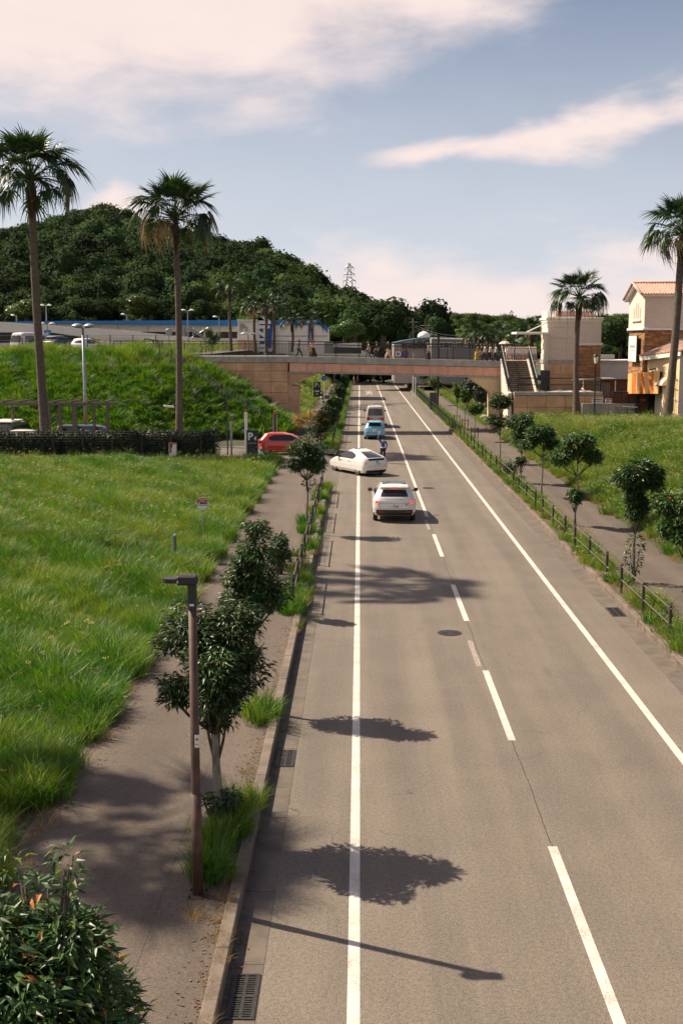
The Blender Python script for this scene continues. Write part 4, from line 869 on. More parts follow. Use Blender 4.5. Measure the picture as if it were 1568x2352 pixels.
for i, (x, lb, tx) in enumerate(((18.5, 'white notice with dark print on top of the low wall, left one', '案内'), (19.55, 'white notice with red heading on top of the low wall, right one', 'お知らせ'))):
    t = thing('notice_board', lb, 'notice', (x, 94.35, 2.87)); b = MB(); b.box(0, .85, 0, .03, .02, .38, M_SIGNW); b.box(.05, .8, -.004, 0, .26, .33, M_SIGNR if i else M_INK); b.box(.08, .3, -.004, 0, .08, .2, M_SIGNB if not i else M_SIGNR); b.build('board', t); marks(6, .38, .04, (.56, -.002, .17), M_INK, t); marks(8, .38, .02, (.56, -.002, .1), M_INK, t)
b = MB(); b.tube([(0, 0, 0), (-.05, 0, .7), (-.35, 0, 1.3), (-.6, 0, 1.5)], [.1, .1, .09, .06], M_WHITE, 8); b.build('banner_arch', smooth=True, loc=(18.55, 96, 2.5), label='white curved arch piece under the shelter roof', category='banner')
# right fence by the plaza
pf = thing('plaza_fence', 'black railing in front of the wooden doors on the right', 'fence', (0, 0, 0))
railing('pf', [(20.3, 93.2, 1.65), (27.5, 93.0, 1.65)], 1.05, 1.45, pf, 0, (1.0, .75, .5, .28), rr=.025)
railing('pf', [(20.3, 93.2, 1.65), (21.55, 91.8, 1.65)], 1.05, 1.2, pf, 0, (1.0,), rr=.03)

# roofed tower
tw = thing('roofed_tower', 'cream and brick tower with terracotta tile roof at the right edge', 'tower', (0, 0, 0))
TX, TY0, TY1 = 22.15, 93.2, 98.6; TXR = 31
b = MB(); b.prism([(TY0, 8.8), (TY1, 8.8), (TY1, 11.15), (95.9, 12.0), (TY0, 11.3)], TX, TXR, M_STUCCO, 'yz'); b.build('upper_wall', tw)
b = MB(); b.box(TX+.12, TXR, TY0+.1, TY1, 3.72, 8.7, M_JOINT); b.box(TX+.4, TXR, TY0+2.2, TY1, -.5, 3.72, M_JOINT); b.build('lower_wall', tw)
b = MB(); b.bevbox(TX-.12, TXR, TY0-.12, TY1+.1, 8.62, 8.8, .03, M_TRIM); b.build('string_course', tw)
brick_face(tw, TX+.12, TXR, TY0+.1, 3.75, 8.6, None, seed=5); brick_face(tw, TY0+.1, TY1, TX+.12, 3.75, 8.6, None, axis='y', seed=6)
b = MB()
for dz, dy in ((0, 0),): b.prism([(TY0-.35, 11.22), (95.9, 12.15), (TY1+.35, 10.95), (TY1+.35, 11.1), (95.9, 12.32), (TY0-.35, 11.38)], TX-.35, TXR, M_TRIM, 'yz')
b.build('eaves', tw)
slope = math.atan2(12.32-11.38, 95.9-(TY0-.35)); tl = MB(); tl.tube([(0, -.02, 0), (0, .27, 0)], [.062, .05], M_ROOF, 6); tm = tl.mesh('roof_tile')
tl = MB(); tl.tube([(0, -.02, 0), (0, .27, 0)], [.062, .05], M_ROOF, 6)
rows = 11; dy = (95.9-(TY0-.4))/rows; cnt = 0; restr = MB()
b = MB(); b.prism([(TY0-.4, 11.39), (95.9, 12.33), (TY1+.4, 11.12), (TY1+.4, 11.15), (95.9, 12.36), (TY0-.4, 11.42)], TX-.38, TXR, M_ROOF, 'yz'); b.build('roof_bed', tw)
for j in range(rows):
    for i in range(int((TXR-TX+.4)/.22)):
        x = TX-.3+.22*i; y0 = TY0-.42+dy*j; z0 = 11.42+(12.36-11.42)*j/rows
        if i < 27: link('roof_tile', tm, tw, (x, y0, z0), (slope, 0, 0))
        else: restr.tube([(x, y0, z0), (x, y0+.27*math.cos(slope), z0+.27*math.sin(slope))], [.062, .05], M_ROOF, 6)
restr.build('roof_tiles_rest', tw)['kind'] = 'stuff'
b = MB(); b.tube([(TX-.42, 95.9, 12.42), (TXR, 95.9, 12.42)], .11, M_ROOF, 8); b.tube([(TX-.4, TY0-.45, 11.4), (TX-.4, 95.9, 12.4)], .09, M_ROOF, 8); b.tube([(TX-.4, TY1+.45, 11.15), (TX-.4, 95.9, 12.4)], .09, M_ROOF, 8); b.build('ridge_tiles', tw, smooth=True)
for i, (yy, zt) in enumerate(((94.7, 10.35), (95.4, 10.7), (96.1, 10.7), (96.8, 10.3))):   # blind arched windows on the lit side
    f = MB(); arc = [(yy-.24, 9.5)]+[(yy-.24*math.cos(a*PI/8), zt+.24*math.sin(a*PI/8)) for a in range(9)]+[(yy+.24, 9.5)]
    f.prism(arc, TX-.035, TX, M_TRIM, 'yz'); fo = f.build('window', tw); f = MB(); f.prism([(yy+(y_-yy)*.62, 9.58+(z_-9.58)*.93) for y_, z_ in arc], TX-.06, TX-.034, M_STUCCO, 'yz'); f.build('blind_pane', fo)
b = MB(); b.bevbox(TX-.14, TX, 94.2, 97.2, 9.33, 9.46, .02, M_TRIM); b.build('window_sill', tw)
sg = thing('wall_sign', 'white framed sign board with grey print on the brick tower side', 'sign', (TX-.12, 96.0, 6.1)); b = MB(); b.box(-.1, 0, -1.55, 1.25, 0, 2.15, M_BLACK); b.box(-.14, -.1, -1.5, 1.2, .05, 2.1, M_SIGNW); b.build('board', sg)
marks(7, 1.7, .2, (-.142, -.1, 1.25), M_GREYM, sg, 'y'); marks(11, 1.2, .07, (-.142, -.1, .95), M_GREYM, sg, 'y')
aw = thing('striped_panel', 'orange striped panel above the wooden doors', 'awning', (0, 0, 0))
PA, PB = Vector((21.32, 94.5)), Vector((22.47, 89.5))
def wallq(q0, q1, z00, z01, z10, z11, th, m, A=PA, B=PB):
    "upright slab between two stations of a wall line; z00/z01 bottom and top at the first, z10/z11 at the second"
    a, c = A.lerp(B, q0), A.lerp(B, q1); n = Vector((-(B-A).y, (B-A).x)).normalized()*th
    b = MB(); vs = [(a.x, a.y, z00), (c.x, c.y, z10), (c.x, c.y, z11), (a.x, a.y, z01)]; vs += [(x+n.x, y+n.y, z) for x, y, z in vs]
    b.add(vs, [(0, 1, 2, 3), (7, 6, 5, 4), (0, 4, 5, 1), (1, 5, 6, 2), (2, 6, 7, 3), (3, 7, 4, 0)], m); return b
for i in range(7):
    q0, q1 = i/7+.001, (i+1)/7-.001; wallq(q0, q1, 3.63+.23*q0, 5.2+.38*q0, 3.63+.23*q1, 5.2+.38*q1, .1, M_ORB if i % 2 == 0 else M_ORA).build('stripe_board', aw)
wallq(0, 1, 3.66, 5.15, 3.9, 5.5, .25, M_BLACK, PA+Vector((.11, 0)), PB+Vector((.11, 0))).build('backing_frame', aw)
b = MB(); b.tube([(22.35, 90.0, 5.72), (21.9, 89.9, 5.64)], .05, M_TRIMB, 6); b.bar((22.36, 90.0, 5.74), (22.42, 90.0, 5.45), .03, M_TRIMB); b.build('floodlight', None, label='small dark floodlight on top of the striped panel', category='lamp')
dr = thing('slatted_doors', 'brown wooden slatted double doors under the striped panel', 'doors', (0, 0, 0))
b = MB(); b.box(20.1, 23.6, 94.35, 94.6, 1.5, 3.8, M_BLACK); b.build('door_frame', dr)
sm_ = MB().box(0, .05, 0, .04, 0, 1.95, M_WOOD).mesh('slat')
for a, c in ((20.2, 20.75), (20.85, 21.35), (21.45, 22.0), (22.3, 22.9)):
    x = a
    while x < c: link('slat', sm_, dr, (x, 94.3, 1.7)); x += .085
    MB().box(a, c, 94.27, 94.3, 3.28, 3.32, M_WOOD).build('cross_rail', dr)
b = MB(); b.box(22.38, 22.75, 94.24, 94.27, 3.1, 3.18, mat('brass plate', (.6, .38, .1), .4)); b.build('name_plate', dr); b = MB(); b.bar((21.95, 94.2, 2.8), (22.25, 94.2, 2.8), .03, M_GREYM); b.build('handle', dr)
wg = thing('tiled_wing', 'low wing with yellow stucco wall and red tiled roof at the right edge', 'building', (0, 0, 0))
WA, WB = Vector((22.5, 93.1)), Vector((23.1, 86.0))
wallq(0, .5, 3.9, 6.3, 3.9, 6.55, .2, M_STUCCOY, WA, WB).build('upper_wall', wg); wallq(.5, 1, 1.4, 6.55, 1.4, 6.8, .2, M_STUCCOY, WA, WB).build('wall', wg)
b = MB(); b.box(23.1, 31, 86.0, 86.2, 1.4, 6.8, M_STUCCO); b.box(23.15, 31, 89.6, 93, 1.4, 6.2, M_STUCCO); b.build('end_wall', wg)
EA, EB = Vector((21.85, 93.1)), Vector((23.0, 85.6))
wallq(0, 1, 6.27, 6.58, 6.76, 7.04, .1, M_TRIM, EA, EB).build('fascia', wg); b = MB(); b.add([(21.95, 93.1, 6.3), (22.7, 93.1, 6.3), (23.3, 85.6, 6.8), (23.05, 85.6, 6.8)], [(0, 1, 2, 3)], M_TRIM); b.build('soffit', wg, fix=False)
b = MB(); b.add([(21.83, 93.1, 6.6), (22.98, 85.6, 7.06), (27.5, 86.2, 8.4), (24.9, 93.15, 7.95)], [(0, 1, 2, 3)], M_ROOF); b.build('roof_bed', wg, fix=False)
for i in range(30):
    q = i/29; a0 = Vector((21.82, 93.1, 6.63)).lerp(Vector((22.97, 85.6, 7.09)), q); c0 = Vector((24.9, 93.15, 7.98)).lerp(Vector((27.5, 86.2, 8.43)), q)
    for j in range(8): p = a0.lerp(c0, j/8); p2 = a0.lerp(c0, (j+1.05)/8); MB().tube([p, p2], [.085, .07], M_ROOF, 6).build('roof_tile', wg)
b = MB(); b.tube([(22.85, 87.5, 1.6), (22.85, 87.5, 5.7)], .13, M_WHITE, 8); b.tube([(22.85, 87.5, 5.7), (22.88, 87.3, 6.1), (22.95, 87.0, 6.6)], .09, M_GREYM, 8); b.build('downpipe', wg, smooth=True)
b = MB(); b.tube([(22.95, 86.7, 1.6), (22.95, 86.7, 5.5)], .05, M_STUCCOY, 6); b.tube([(22.97, 86.35, 1.6), (22.97, 86.35, 5.2)], .04, M_STUCCOY, 6)
for z in (2.6, 3.6, 4.4, 5.1): b.box(22.9, 22.95, 86.2, 87.3, z, z+.05, M_STUCCO)
b.build('service_pipe', wg)
sa = thing('small_awning', 'small pale striped awning on the yellow wall beside the downpipe', 'awning', (22.72, 89.9, 4.5))
for i in range(4): MB().prism([(0, 0), (-.4, 0), (-.4, .12), (0, .6)], -.4*(i+1)+.006, -.4*i, M_STUCCOY if i % 2 else M_TRIM, 'xz').build('awning_panel', sa)
for o in [c for c in bpy.data.objects if c.parent == sa]: o.rotation_euler = (0, 0, .085)
lant = thing('street_lantern', 'old-style black street lantern in front of the landing', 'street lamp', (18.6, 93.8, 1.6)); 
b = MB(); b.lathe([(.13, 0), (.13, .5), (.09, .6), (.07, 1.2), (.05, 1.3), (.045, 4.3), (.08, 4.35), (.05, 4.4)], M_BLACK, 10); b.build('post', lant, smooth=True)
b = MB(); b.lathe([(.1, 4.45), (.2, 4.95)], M_SIGNW, 6); b.build('lantern_glass', lant); b = MB(); b.lathe([(.24, 4.95), (.2, 5.05), (.05, 5.25), (.02, 5.42)], M_BLACK, 6); b.build('lantern_roof', lant)

# boulders and leaf debris patch
r_ = random.Random(5)
for i, (px, py) in enumerate(((1112, 962), (1121, 967), (1131, 972), (1142, 979), (1152, 983))):
    p = GX(px, py, .35); b = MB(); bmx = bmesh.new(); bmesh.ops.create_icosphere(bmx, subdivisions=2, radius=.42)
    for v in bmx.verts: v.co = Vector((v.co.x*1.15, v.co.y, v.co.z*.75))*(1+.12*math.sin(v.co.x*9+i)*math.sin(v.co.z*8))
    bmx.verts.index_update(); b.add([v.co[:] for v in bmx.verts], [tuple(v.index for v in f.verts) for f in bmx.faces], M_CONC); bmx.free()
    b.build('boulder', smooth=True, loc=(p.x, p.y, .45), label='pale rounded boulder beside the right path, %s of the row of five' % ['farthest', 'second farthest', 'middle', 'second nearest', 'nearest'][i], category='boulder')['group'] = 'boulders beside the right path'

# ------------------------------------------------------------------ fences along the road
def road_rail(x, posts, label, side):
    t = thing('guard_railing', label, 'railing', (x, posts[0], .19), group='railings along the road'); b = MB(); L = posts[-1]-posts[0]
    pm = MB().lathe([(.042, 0), (.042, .9), (.03, .92)], M_POST, 8).mesh('rail_post')
    for p in posts: link('rail_post', pm, t, (0, p-posts[0], 0))
    for z in (.84, .42): MB().tube([(0, -.1, z), (0, L+.1, z)], .022, M_RAIL, 6).build('rail', t)
names = ['nearest', 'second nearest', 'third nearest', 'fourth nearest', 'fifth nearest', 'sixth nearest', 'seventh nearest', 'eighth nearest', 'ninth nearest']
y = 29.8-7.85
for i in range(9): road_rail(8.03, [y, y+2.9, y+5.7], '%s railing section right of the road' % names[i], 1); y += 7.85
i = 0; y = 33.7
while y < 62: road_rail(-1.93, [y, y+2.6, y+5.2], '%s railing section left of the road' % names[i], -1); y += 7.3; i += 1
def low_fence(name, label, x, y0, y1, step, z=.19):
    t = thing(name, label, 'fence', (x, y0, z)); pm = MB().lathe([(.045, 0), (.045, .95), (.02, .97)], M_POST, 6).mesh('fence_post'); n = int((y1-y0)/step)
    for k in range(n+1): link('fence_post', pm, t, (0, k*step, 0))
    for zz in (.88, .5): MB().bar((0, 0, zz), (0, n*step, zz), .02, M_POST, 5).build('rail', t)
low_fence('verge_fence', 'dark fence running into the distance left of the road beyond the side road', -1.95, 86, 205, 2.9); low_fence('verge_fence', 'dark fence running into the distance right of the road beyond the bridge', 8.03, 94, 205, 1.7)
low_fence('field_fence', 'dark fence between the right path and the far green field', 12.4, 116, 206, 3.0)

# ------------------------------------------------------------------ near lamp post
lp_ = thing('rusty_lamp_post', 'rust-brown lamp post with flat black lamp head beside the path', 'street lamp', (-2.25, 15.5, .19))
b = MB(); b.tube([(0, 0, 0), (0, 0, 1.2), (0, 0, 4.15)], [.072, .066, .056], M_BROWNP, 14); b.build('post', lp_, smooth=True); b = MB(); b.tube([(0, 0, 0), (0, 0, 1.5)],   .075, M_BROWNP, 8); b.build('post_base', lp_, smooth=True); b = MB(); b.bevbox(-.14, .14, -.14, .14, 0, .02, .004, M_BROWNP); [b.lathe([(.016, .02), (.016, .05)], M_IRON, 6, (sx*.105, sy*.105, 0)) for sx in (-1, 1) for sy in (-1, 1)]; b.build('base_plate', lp_)
b = MB(); b.tube([(0, 0, 4.1), (0, 0, 4.52)], .062, M_TRIMB, 12); b.bevbox(-.20, .08, -.08, .08, 4.44, 4.58, .025, M_TRIMB); b.build('bracket', lp_)
b = MB(); n = 20; ring = [(-.16-.11+.13*math.cos(2*PI*k/n), .10*math.sin(2*PI*k/n)) for k in range(n)]; b.prism(ring, 4.475, 4.535, M_TRIMB, 'xy'); b.build('lamp_head', lp_)
b = MB(); b.bevbox(-.24, -.14, -.079, -.076, 4.475, 4.51, .0005, M_SIGNW); b.bevbox(-.03, .03, -.070, -.060, 4.16, 4.19, .001, M_SIGNW); b.build('maker_label', lp_)
b = MB(); b.bevbox(0.01, .07, -.078, -.055, 2.18, 2.36, .004, M_SIGNW); b.build('number_plate', lp_); marks(3, .04, .03, (.04, -.079, 2.3), M_INK, lp_); marks(4, .04, .012, (.04, -.079, 2.23), M_INK, lp_)
# drain grates and manholes
def grate(label, x0, x1, y0, y1, n=18):
    t = thing('drain_grate', label, 'drain grate', ((x0+x1)/2, (y0+y1)/2, .008)); w_, l_ = (x1-x0)/2, (y1-y0)/2
    b = MB(); b.box(-w_, w_, -l_, l_, -.06, -.001, M_INK); b.build('pit', t); b = MB()
    for a in ((-w_, -w_+.05), (w_-.05, w_)): b.box(a[0], a[1], -l_, l_, 0, .012, M_IRON)
    b.box(-w_+.05, w_-.05, -.03, .03, 0, .012, M_IRON); b.box(-w_+.05, w_-.05, -l_, -l_+.04, 0, .012, M_IRON); b.box(-w_+.05, w_-.05, l_-.04, l_, 0, .012, M_IRON); b.box(-.02, .02, -l_+.04, -.03, 0, .011, M_IRON); b.box(-.02, .02, .03, l_-.04, 0, .011, M_IRON); b.build('frame', t)
    bm_ = MB().box(-w_+.05, w_-.05, 0, .026, 0, .009, M_IRON).mesh('grate_bar')
    for k in range(n):
        yy = -l_+.07+(2*l_-.12)*k/n
        if abs(yy) > .05: link('grate_bar', bm_, t, (0, yy, 0))
grate('slotted iron drain grate in the left gutter at the bottom of the picture', -1.56, -1.22, 12.75, 13.75); grate('small iron drain grate in the left gutter beside the pale trunk', -1.56, -1.22, 21.0, 21.9); grate('iron drain grate in the right-hand gutter', 7.3, 7.7, 33.2, 34.3)
def manhole(label, x, y):
    t = thing('manhole_cover', label, 'manhole cover', (x, y, .002)); b = MB(); b.lathe([(.33, 0), (.33, .006)], M_IRON, 28); b.build('rim', t); b = MB(); b.lathe([(.30, .006), (.30, .010)], M_IRON, 28); b.build('lid', t); b = MB()
    for k in range(12):
        a = k*PI/6; b.box(.08, .27, -.018, .018, .0102, .015, M_IRON, a, (0, 0))
    b.build('raised_pattern', t)
p = GX(1032, 1454); manhole('round iron manhole cover in the middle of the right lane', p.x, p.y); p = GX(966, 1121); manhole('round iron manhole cover right of the prominent white car roof', 3.7, p.y)
# ------------------------------------------------------------------ signs and small things on the left
p = GX(467, 1250, .2); sg = thing('bus_stop_sign', 'round red and white bus stop sign on a thin pole in the grass', 'bus stop sign', (p.x, p.y, .2))
b = MB(); b.bar((0, 0, 0), (0, 0, 1.6), .018, M_GREYM, 8); b.build('pole', sg)
zc, rr = 1.56, .235
b = MB(); b.lathe([(rr, -.012), (rr, .012)], M_SIGNW, 32, (0, -.03, zc), 'y'); b.build('disc', sg)
b = MB(); arc = [(rr*.985*math.cos(a), zc+rr*.985*math.sin(a)) for a in [R(18)+i*R(144)/20 for i in range(21)]]; b.prism(arc, -.046, -.043, M_SIGNR); b.build('red_cap', sg)
b = MB(); b.box(-rr*.95, rr*.95, -.046, -.043, zc-.073, zc-.058, M_INK); b.build('black_rule', sg)
text('Nishitetsu', .06, (0, -.048, zc+.15), (PI/2, 0, 0), M_SIGNW, sg, extrude=.001, bold=.002); marks(6, .16, .016, (0, -.047, zc+.10), M_SIGNW, sg); text('降車専用', .095, (0, -.048, zc+.01), (PI/2, 0, 0), M_INK, sg, extrude=.001, bold=.004)
p = GX(403, 1300, .2); b = MB(); b.bevbox(-.045, .045, -.2, .2, .0, 1.1, .01, mat('faded blue steel', (.09, .14, .18), .5, .3, 4, stain=.4)); o = b.build('blank_board', loc=(p.x, p.y, .2), label='narrow blue-grey board seen edge-on in the grass', category='board'); o.rotation_euler = (0, 0, .1)
b = MB(); b.bevbox(-.24, .24, -.2, .2, 0, .92, .02, M_WHITE); b.bevbox(-.26, .26, -.22, .22, .92, .97, .01, M_RUST); b.prism([(-.23, .9), (.02, .9), (-.02, .7), (-.1, .55), (-.06, .35), (-.2, .3)], -.205, -.2, M_RUST); b.build('utility_box', loc=(PX(398, 1046, 77.2).x, 77.2, .2), label='white utility box streaked with rust in front of the hedge', category='utility box')
t = thing('parking_sign', 'dark parking sign with large white P and 4', 'sign', (PX(580, 1050, 76.6).x, 76.6, .2)); b = MB(); b.bevbox(-.37, .37, -.06, .06, .16, 1.85, .01, M_SIGN); b.build('board', t); b = MB(); b.box(-.28, -.12, -.1, .1, 0, .16, M_INK); b.box(.12, .28, -.1, .1, 0, .16, M_INK); b.build('foot', t)
text('P', .68, (-.12, -.065, 1.42), (PI/2, 0, 0), M_SIGNW, t, extrude=.002, bold=.02); text('4', .36, (.19, -.065, 1.3), (PI/2, 0, 0), M_SIGNW, t, extrude=.002, bold=.008); marks(7, .56, .07, (0, -.061, 1.0), M_GREYM, t)
def cone(label, x, y, z=.2, s=1.0, m=M_GREEN):
    t = thing('traffic_cone', label, 'traffic cone', (x, y, z), group='green and white traffic cones'); b = MB(); b.bevbox(-.2*s, .2*s, -.2*s, .2*s, 0, .04*s, .01, m); b.lathe([(.15*s, .04*s), (.12*s, .2*s)], m, 12); b.lathe([(.085*s, .36*s), (.06*s, .5*s)], m, 12); b.lathe([(.035*s, .62*s), (.02*s, .72*s)], m, 12); b.build('cone_body', t)
    b = MB(); b.lathe([(.12*s, .2*s), (.085*s, .36*s)], M_SIGNW, 12); b.lathe([(.06*s, .5*s), (.035*s, .62*s)], M_SIGNW, 12); b.build('reflective_band', t)
p = GX(600, 1052, .2); cone('green and white traffic cone beside the dark P4 sign', p.x, p.y, s=1.25); p = GX(606, 1062, .2); cone('small green and white cone in the grass in front of the other', p.x, p.y, s=.8)
MB().bar((0, 0, 0), (0, 0, 2.3), .07, M_GREYM, 8).build('marker_post', loc=(PX(532, 1040, 78).x, 78, .2), label='pale grey post left of the P4 sign', category='post')
MB().bar((0, 0, 0), (0, 0, 4.1), .045, mat('dark green steel', (.015, .04, .03), .5), 8).build('slim_pole', loc=(PX(523, 1040, 79).x, 79, .2), label='slim dark green pole at the end of the hedge fence', category='pole')
b = MB(); b.bevbox(-.1, .1, -.05, .05, 0, 2.9, .01, M_WHITE); b.bevbox(-.1, .1, -.05, .05, 2.92, 3.05, .005, M_SIGNR); b.build('white_pillar', loc=(PX(566, 1050, 78.8).x, 78.8, .2), label='white pillar with red top just behind the P4 sign', category='post')
t = thing('marker_bollard', 'brown striped reflector post behind the red car', 'bollard', (PX(632, 1000, 84).x, 84, .2)); b = MB(); b.bevbox(-.13, .13, -.1, .1, 0, 2.45, .01, M_BROWNP); b.build('body', t); b = MB(); b.bevbox(-.1, .1, -.08, .08, 2.46, 2.68, .01, MATS['orange stripe']); b.build('reflector', t)
b = MB(); b.box(-.13, -.1, -.108, -.102, .3, 2.4, M_SIGNW); b.box(.1, .13, -.108, -.102, .3, 2.4, M_SIGNW); b.build('edge_stripe', t)
# hedge with mesh fence
HY = 77.6
hf = thing('mesh_fence', 'black mesh fence along the far side of the field', 'fence', (0, 0, 0))
pxs = [-60, 14, 80, 165, 233, 295, 352, 405, 455, 488]; x = -28.0; pm = MB().bar((0, 0, -.2), (0, 0, 1.72), .04, M_POST, 6).mesh('fence_post'); xs = []
while x < -9.7: link('fence_post', pm, hf, (x, HY-.35, .2)); xs.append(x); x += 1.95
MB().bar((xs[0], HY-.35, 1.9), (xs[-1], HY-.35, 1.9), .03, M_POST, 6).build('top_rail', hf); b = MB()
for k in range(9): b.bar((xs[0], HY-.35, .4+.17*k), (xs[-1], HY-.35, .4+.17*k), .008, M_POST, 3)
b.build('wires', hf)['kind'] = 'stuff'
hg = thing('hedge', 'dark clipped hedge behind the black mesh fence', 'hedge', (-19, HY+.35, .2)); r = random.Random(9); b = MB(); b.bevbox(-9.5, 9.4, -.35, .45, 0, 1.45, .1, M_CONIF); b.build('hedge_core', hg); V = []; F = []; MI = []
for i in range(26000):
    p = Vector((r.uniform(-9.7, 9.7), r.choice((-1, -1, 1))*r.uniform(.3, .55) if r.random() < .7 else r.uniform(-.4, .4), 0)); p.z = r.uniform(-.1, 1.6) if abs(p.y) > .29 else r.uniform(1.4, 1.68); p.z += .09*math.sin(p.x*2.2)+.05*math.sin(p.x*5); e = Euler((r.uniform(-1.2, 1.2), r.uniform(-1.2, 1.2), r.uniform(0, 6.28))).to_matrix(); s_ = .075*r.uniform(.6, 1.3); k = len(V)
    for v in ((0, -1, 0), (.5, 0, .1), (0, 1, 0), (-.5, 0, .1)): V.append((p+e @ (Vector(v)*s_))[:])
    F.append((k, k+1, k+2, k+3)); MI.append(0 if r.random() < .8 else 1)
me = bpy.data.meshes.new('foliage'); me.from_pydata(V, [], F); me.materials.append(mat('hedge leaf', (.020, .028, .012), .5, .3, 2, rnd=.2)); me.materials.append(M_LEAFM); me.polygons.foreach_set('material_index', MI); link('foliage', me, hg, kind='stuff')
# pergola
pg = thing('pergola', 'brown steel pergola in the parking lot behind the hedge', 'pergola', (0, 0, .2)); PY = 82.5
zt_ = PX(100, 927, PY).z-.2
MB().box(-27, PX(262, 927, PY).x+.3, PY-.1, PY+.1, zt_-.12, zt_+.1, M_RAIL).build('top_beam', pg); MB().box(-27, PX(220, 927, PY).x, PY+2.3, PY+2.5, zt_-.1, zt_+.05, M_RAIL).build('rear_beam', pg)
for px_, w_ in ((30, .08), (172, .16), (217, .08), (366/1.0*.0+139, .12), (248, .1), (370*.0+115, .06)): xx = PX(px_, 960, PY).x; MB().box(xx-w_, xx+w_, PY-.1, PY+.08, 0, zt_-.12, M_RAIL).build('post', pg)
for k in range(9): xx = -25+1.2*k; MB().box(xx, xx+.07, PY-.3, PY+2.7, zt_+.1, zt_+.2, M_RAIL).build('rafter', pg)
# double headed lamp
p = PX(198, 985, 84.5); dl = thing('double_lamp', 'grey lamp post with two disc heads behind the hedge', 'street lamp', (p.x, 84.5, .2)); ht = PX(198, 748, 84.5).z-.2
b = MB(); b.tube([(0, 0, 0), (0, 0, 3), (0, 0, ht-.2)], [.14, .12, .09], M_GREYM, 12); b.build('post', dl, smooth=True)
for sx, yy in ((-.35, -.2), (.4, .3)): b = MB(); b.lathe([(.05, -.12), (.3, -.05), (.42, 0), (.4, .06), (.2, .18), (.03, .22)], M_GREYM, 18, (sx, yy, ht-.05)); b.bar((0, 0, ht-.15), (sx, yy, ht-.12), .05, M_GREYM, 8); b.build('lamp_head', dl, smooth=True)
b = MB(); b.lathe([(.135, 2.1), (.135, 2.35)], MATS['orange stripe'], 14); b.build('orange_band', dl)
b = MB(); b.bevbox(-.5, .25, -.1, .1, 0, .14, .03, M_WHITE); b.bar((.25, 0, .05), (.6, .1, .0), .03, M_GREYM); o = b.build('security_camera', loc=(PX(392, 936, 85.4).x, 85.4, PX(392, 936, 85.4).z), label='small white security camera mounted beside the second palm trunk', category='camera'); o.rotation_euler = (0, .12, .3)
# slope fence of wires
sf = thing('slope_fence', 'wire fence climbing the grass slope towards the bridge', 'fence', (0, 0, 0)); A = Vector((-16.6, 98.2)); B = Vector((-7.9, 94.2)); prev = None; pm = MB().bar((0, 0, -.3), (0, 0, 1.25), .045, M_POST, 6).mesh('fence_post')
for k in range(9):
    q = A.lerp(B, k/8); p = Vector((q.x, q.y, float(hL(q.x, q.y)))); link('fence_post', pm, sf, p)
    if prev is not None:
        b = MB()
        for j in range(8): b.bar(prev+Vector((0, 0, .2+.14*j)), p+Vector((0, 0, .2+.14*j)), .01, M_GREYM, 3)
        b.build('fence_wires', sf)
    prev = p
uf = thing('upper_lot_fence', 'thin dark fence along the top of the grass slope', 'fence', (0, 0, 0)); uz = 6.9
for k in range(9): MB().bar((-31+1.95*k, 101.0, 6.5), (-31+1.95*k, 101.0, 8.3), .04, M_POST, 6).build('fence_post', uf)
b = MB()
for j in range(3): b.bar((-31, 101, 7.4+.42*j), (-15.3, 101, 7.4+.42*j), .012, M_POST, 3)
b.build('fence_wires', uf)
sheet('upper_parking_lot', -80, -13.5, 104, 215, 4, 4, lambda x, y: x*0+6.62, M_OLD, **ST)

# ------------------------------------------------------------------ far left: parking deck and store
pd = thing('parking_deck', 'long pale parking building with blue roof band behind the slope', 'parking building', (0, 0, 0)); DY = 165
def quadp(b, pts, Y, th, m): b.prism([(PX(x, y, Y).x, PX(x, y, Y).z) for x, y in pts], Y, Y+th, m)
b = MB(); quadp(b, [(-80, 741), (545, 748), (545, 800), (-80, 830)], DY+2, 10, M_CREAMW); b.build('deck_wall', pd)
b = MB(); quadp(b, [(20, 738), (545, 735), (545, 749), (130, 744)], DY+.5, 3, M_BLUE); b.build('blue_band', pd)
for i in range(9): 
    a, c = 20+58*i, 20+58*(i+1)-1.2
    b = MB(); quadp(b, [(a, 739.5), (c, 739.2), (c, 742.5), (a, 742.8)], DY+.42, .06, M_BLUE); b.build('band_panel', pd)
b = MB(); quadp(b, [(-80, 739), (0, 739), (260, 757), (440, 775), (440, 800), (310, 776), (-80, 762)], DY-6, .5, M_CREAMW); b.build('ramp_parapet', pd)
b = MB(); quadp(b, [(322, 762), (545, 762), (545, 777), (372, 774)], DY+1.9, .08, M_INK); quadp(b, [(-80, 763), (120, 764), (240, 781), (-80, 790)], DY-6.1, .05, M_INK); b.build('deck_opening', pd)
b = MB(); quadp(b, [(490, 763), (496, 763), (496, 772), (490, 772)], DY+1.8, .08, M_CREAMW); b.build('deck_column', pd)
for i in range(7): xx = PX(60+70*i, 743, DY+1.85); MB().box(xx.x-.03, xx.x+.03, DY+1.94, DY+1.98, PX(0, 762, DY).z, PX(0, 744, DY).z, M_CLAD).build('panel_joint', pd)
b = MB(); quadp(b, [(407, 748), (424, 748), (424, 776), (407, 776)], DY-3, 2, M_CLAD); b.build('stair_glass', pd)
b = MB()
for i in range(12): q = PX(432+5*i, 752+3.1*i, DY-3.5); b.box(q.x-.2, q.x+.2, DY-3.6, DY-2.6, q.z-.15, q.z, M_GREYM)
b.bar(PX(430, 748, DY-3.6), PX(492, 786, DY-3.6), .06, M_GREYM); b.bar(PX(430, 754, DY-3.6), PX(492, 792, DY-3.6), .08, M_GREYM); b.bar(PX(440, 776, DY-3.6), PX(478, 752, DY-3.6), .05, M_GREYM)
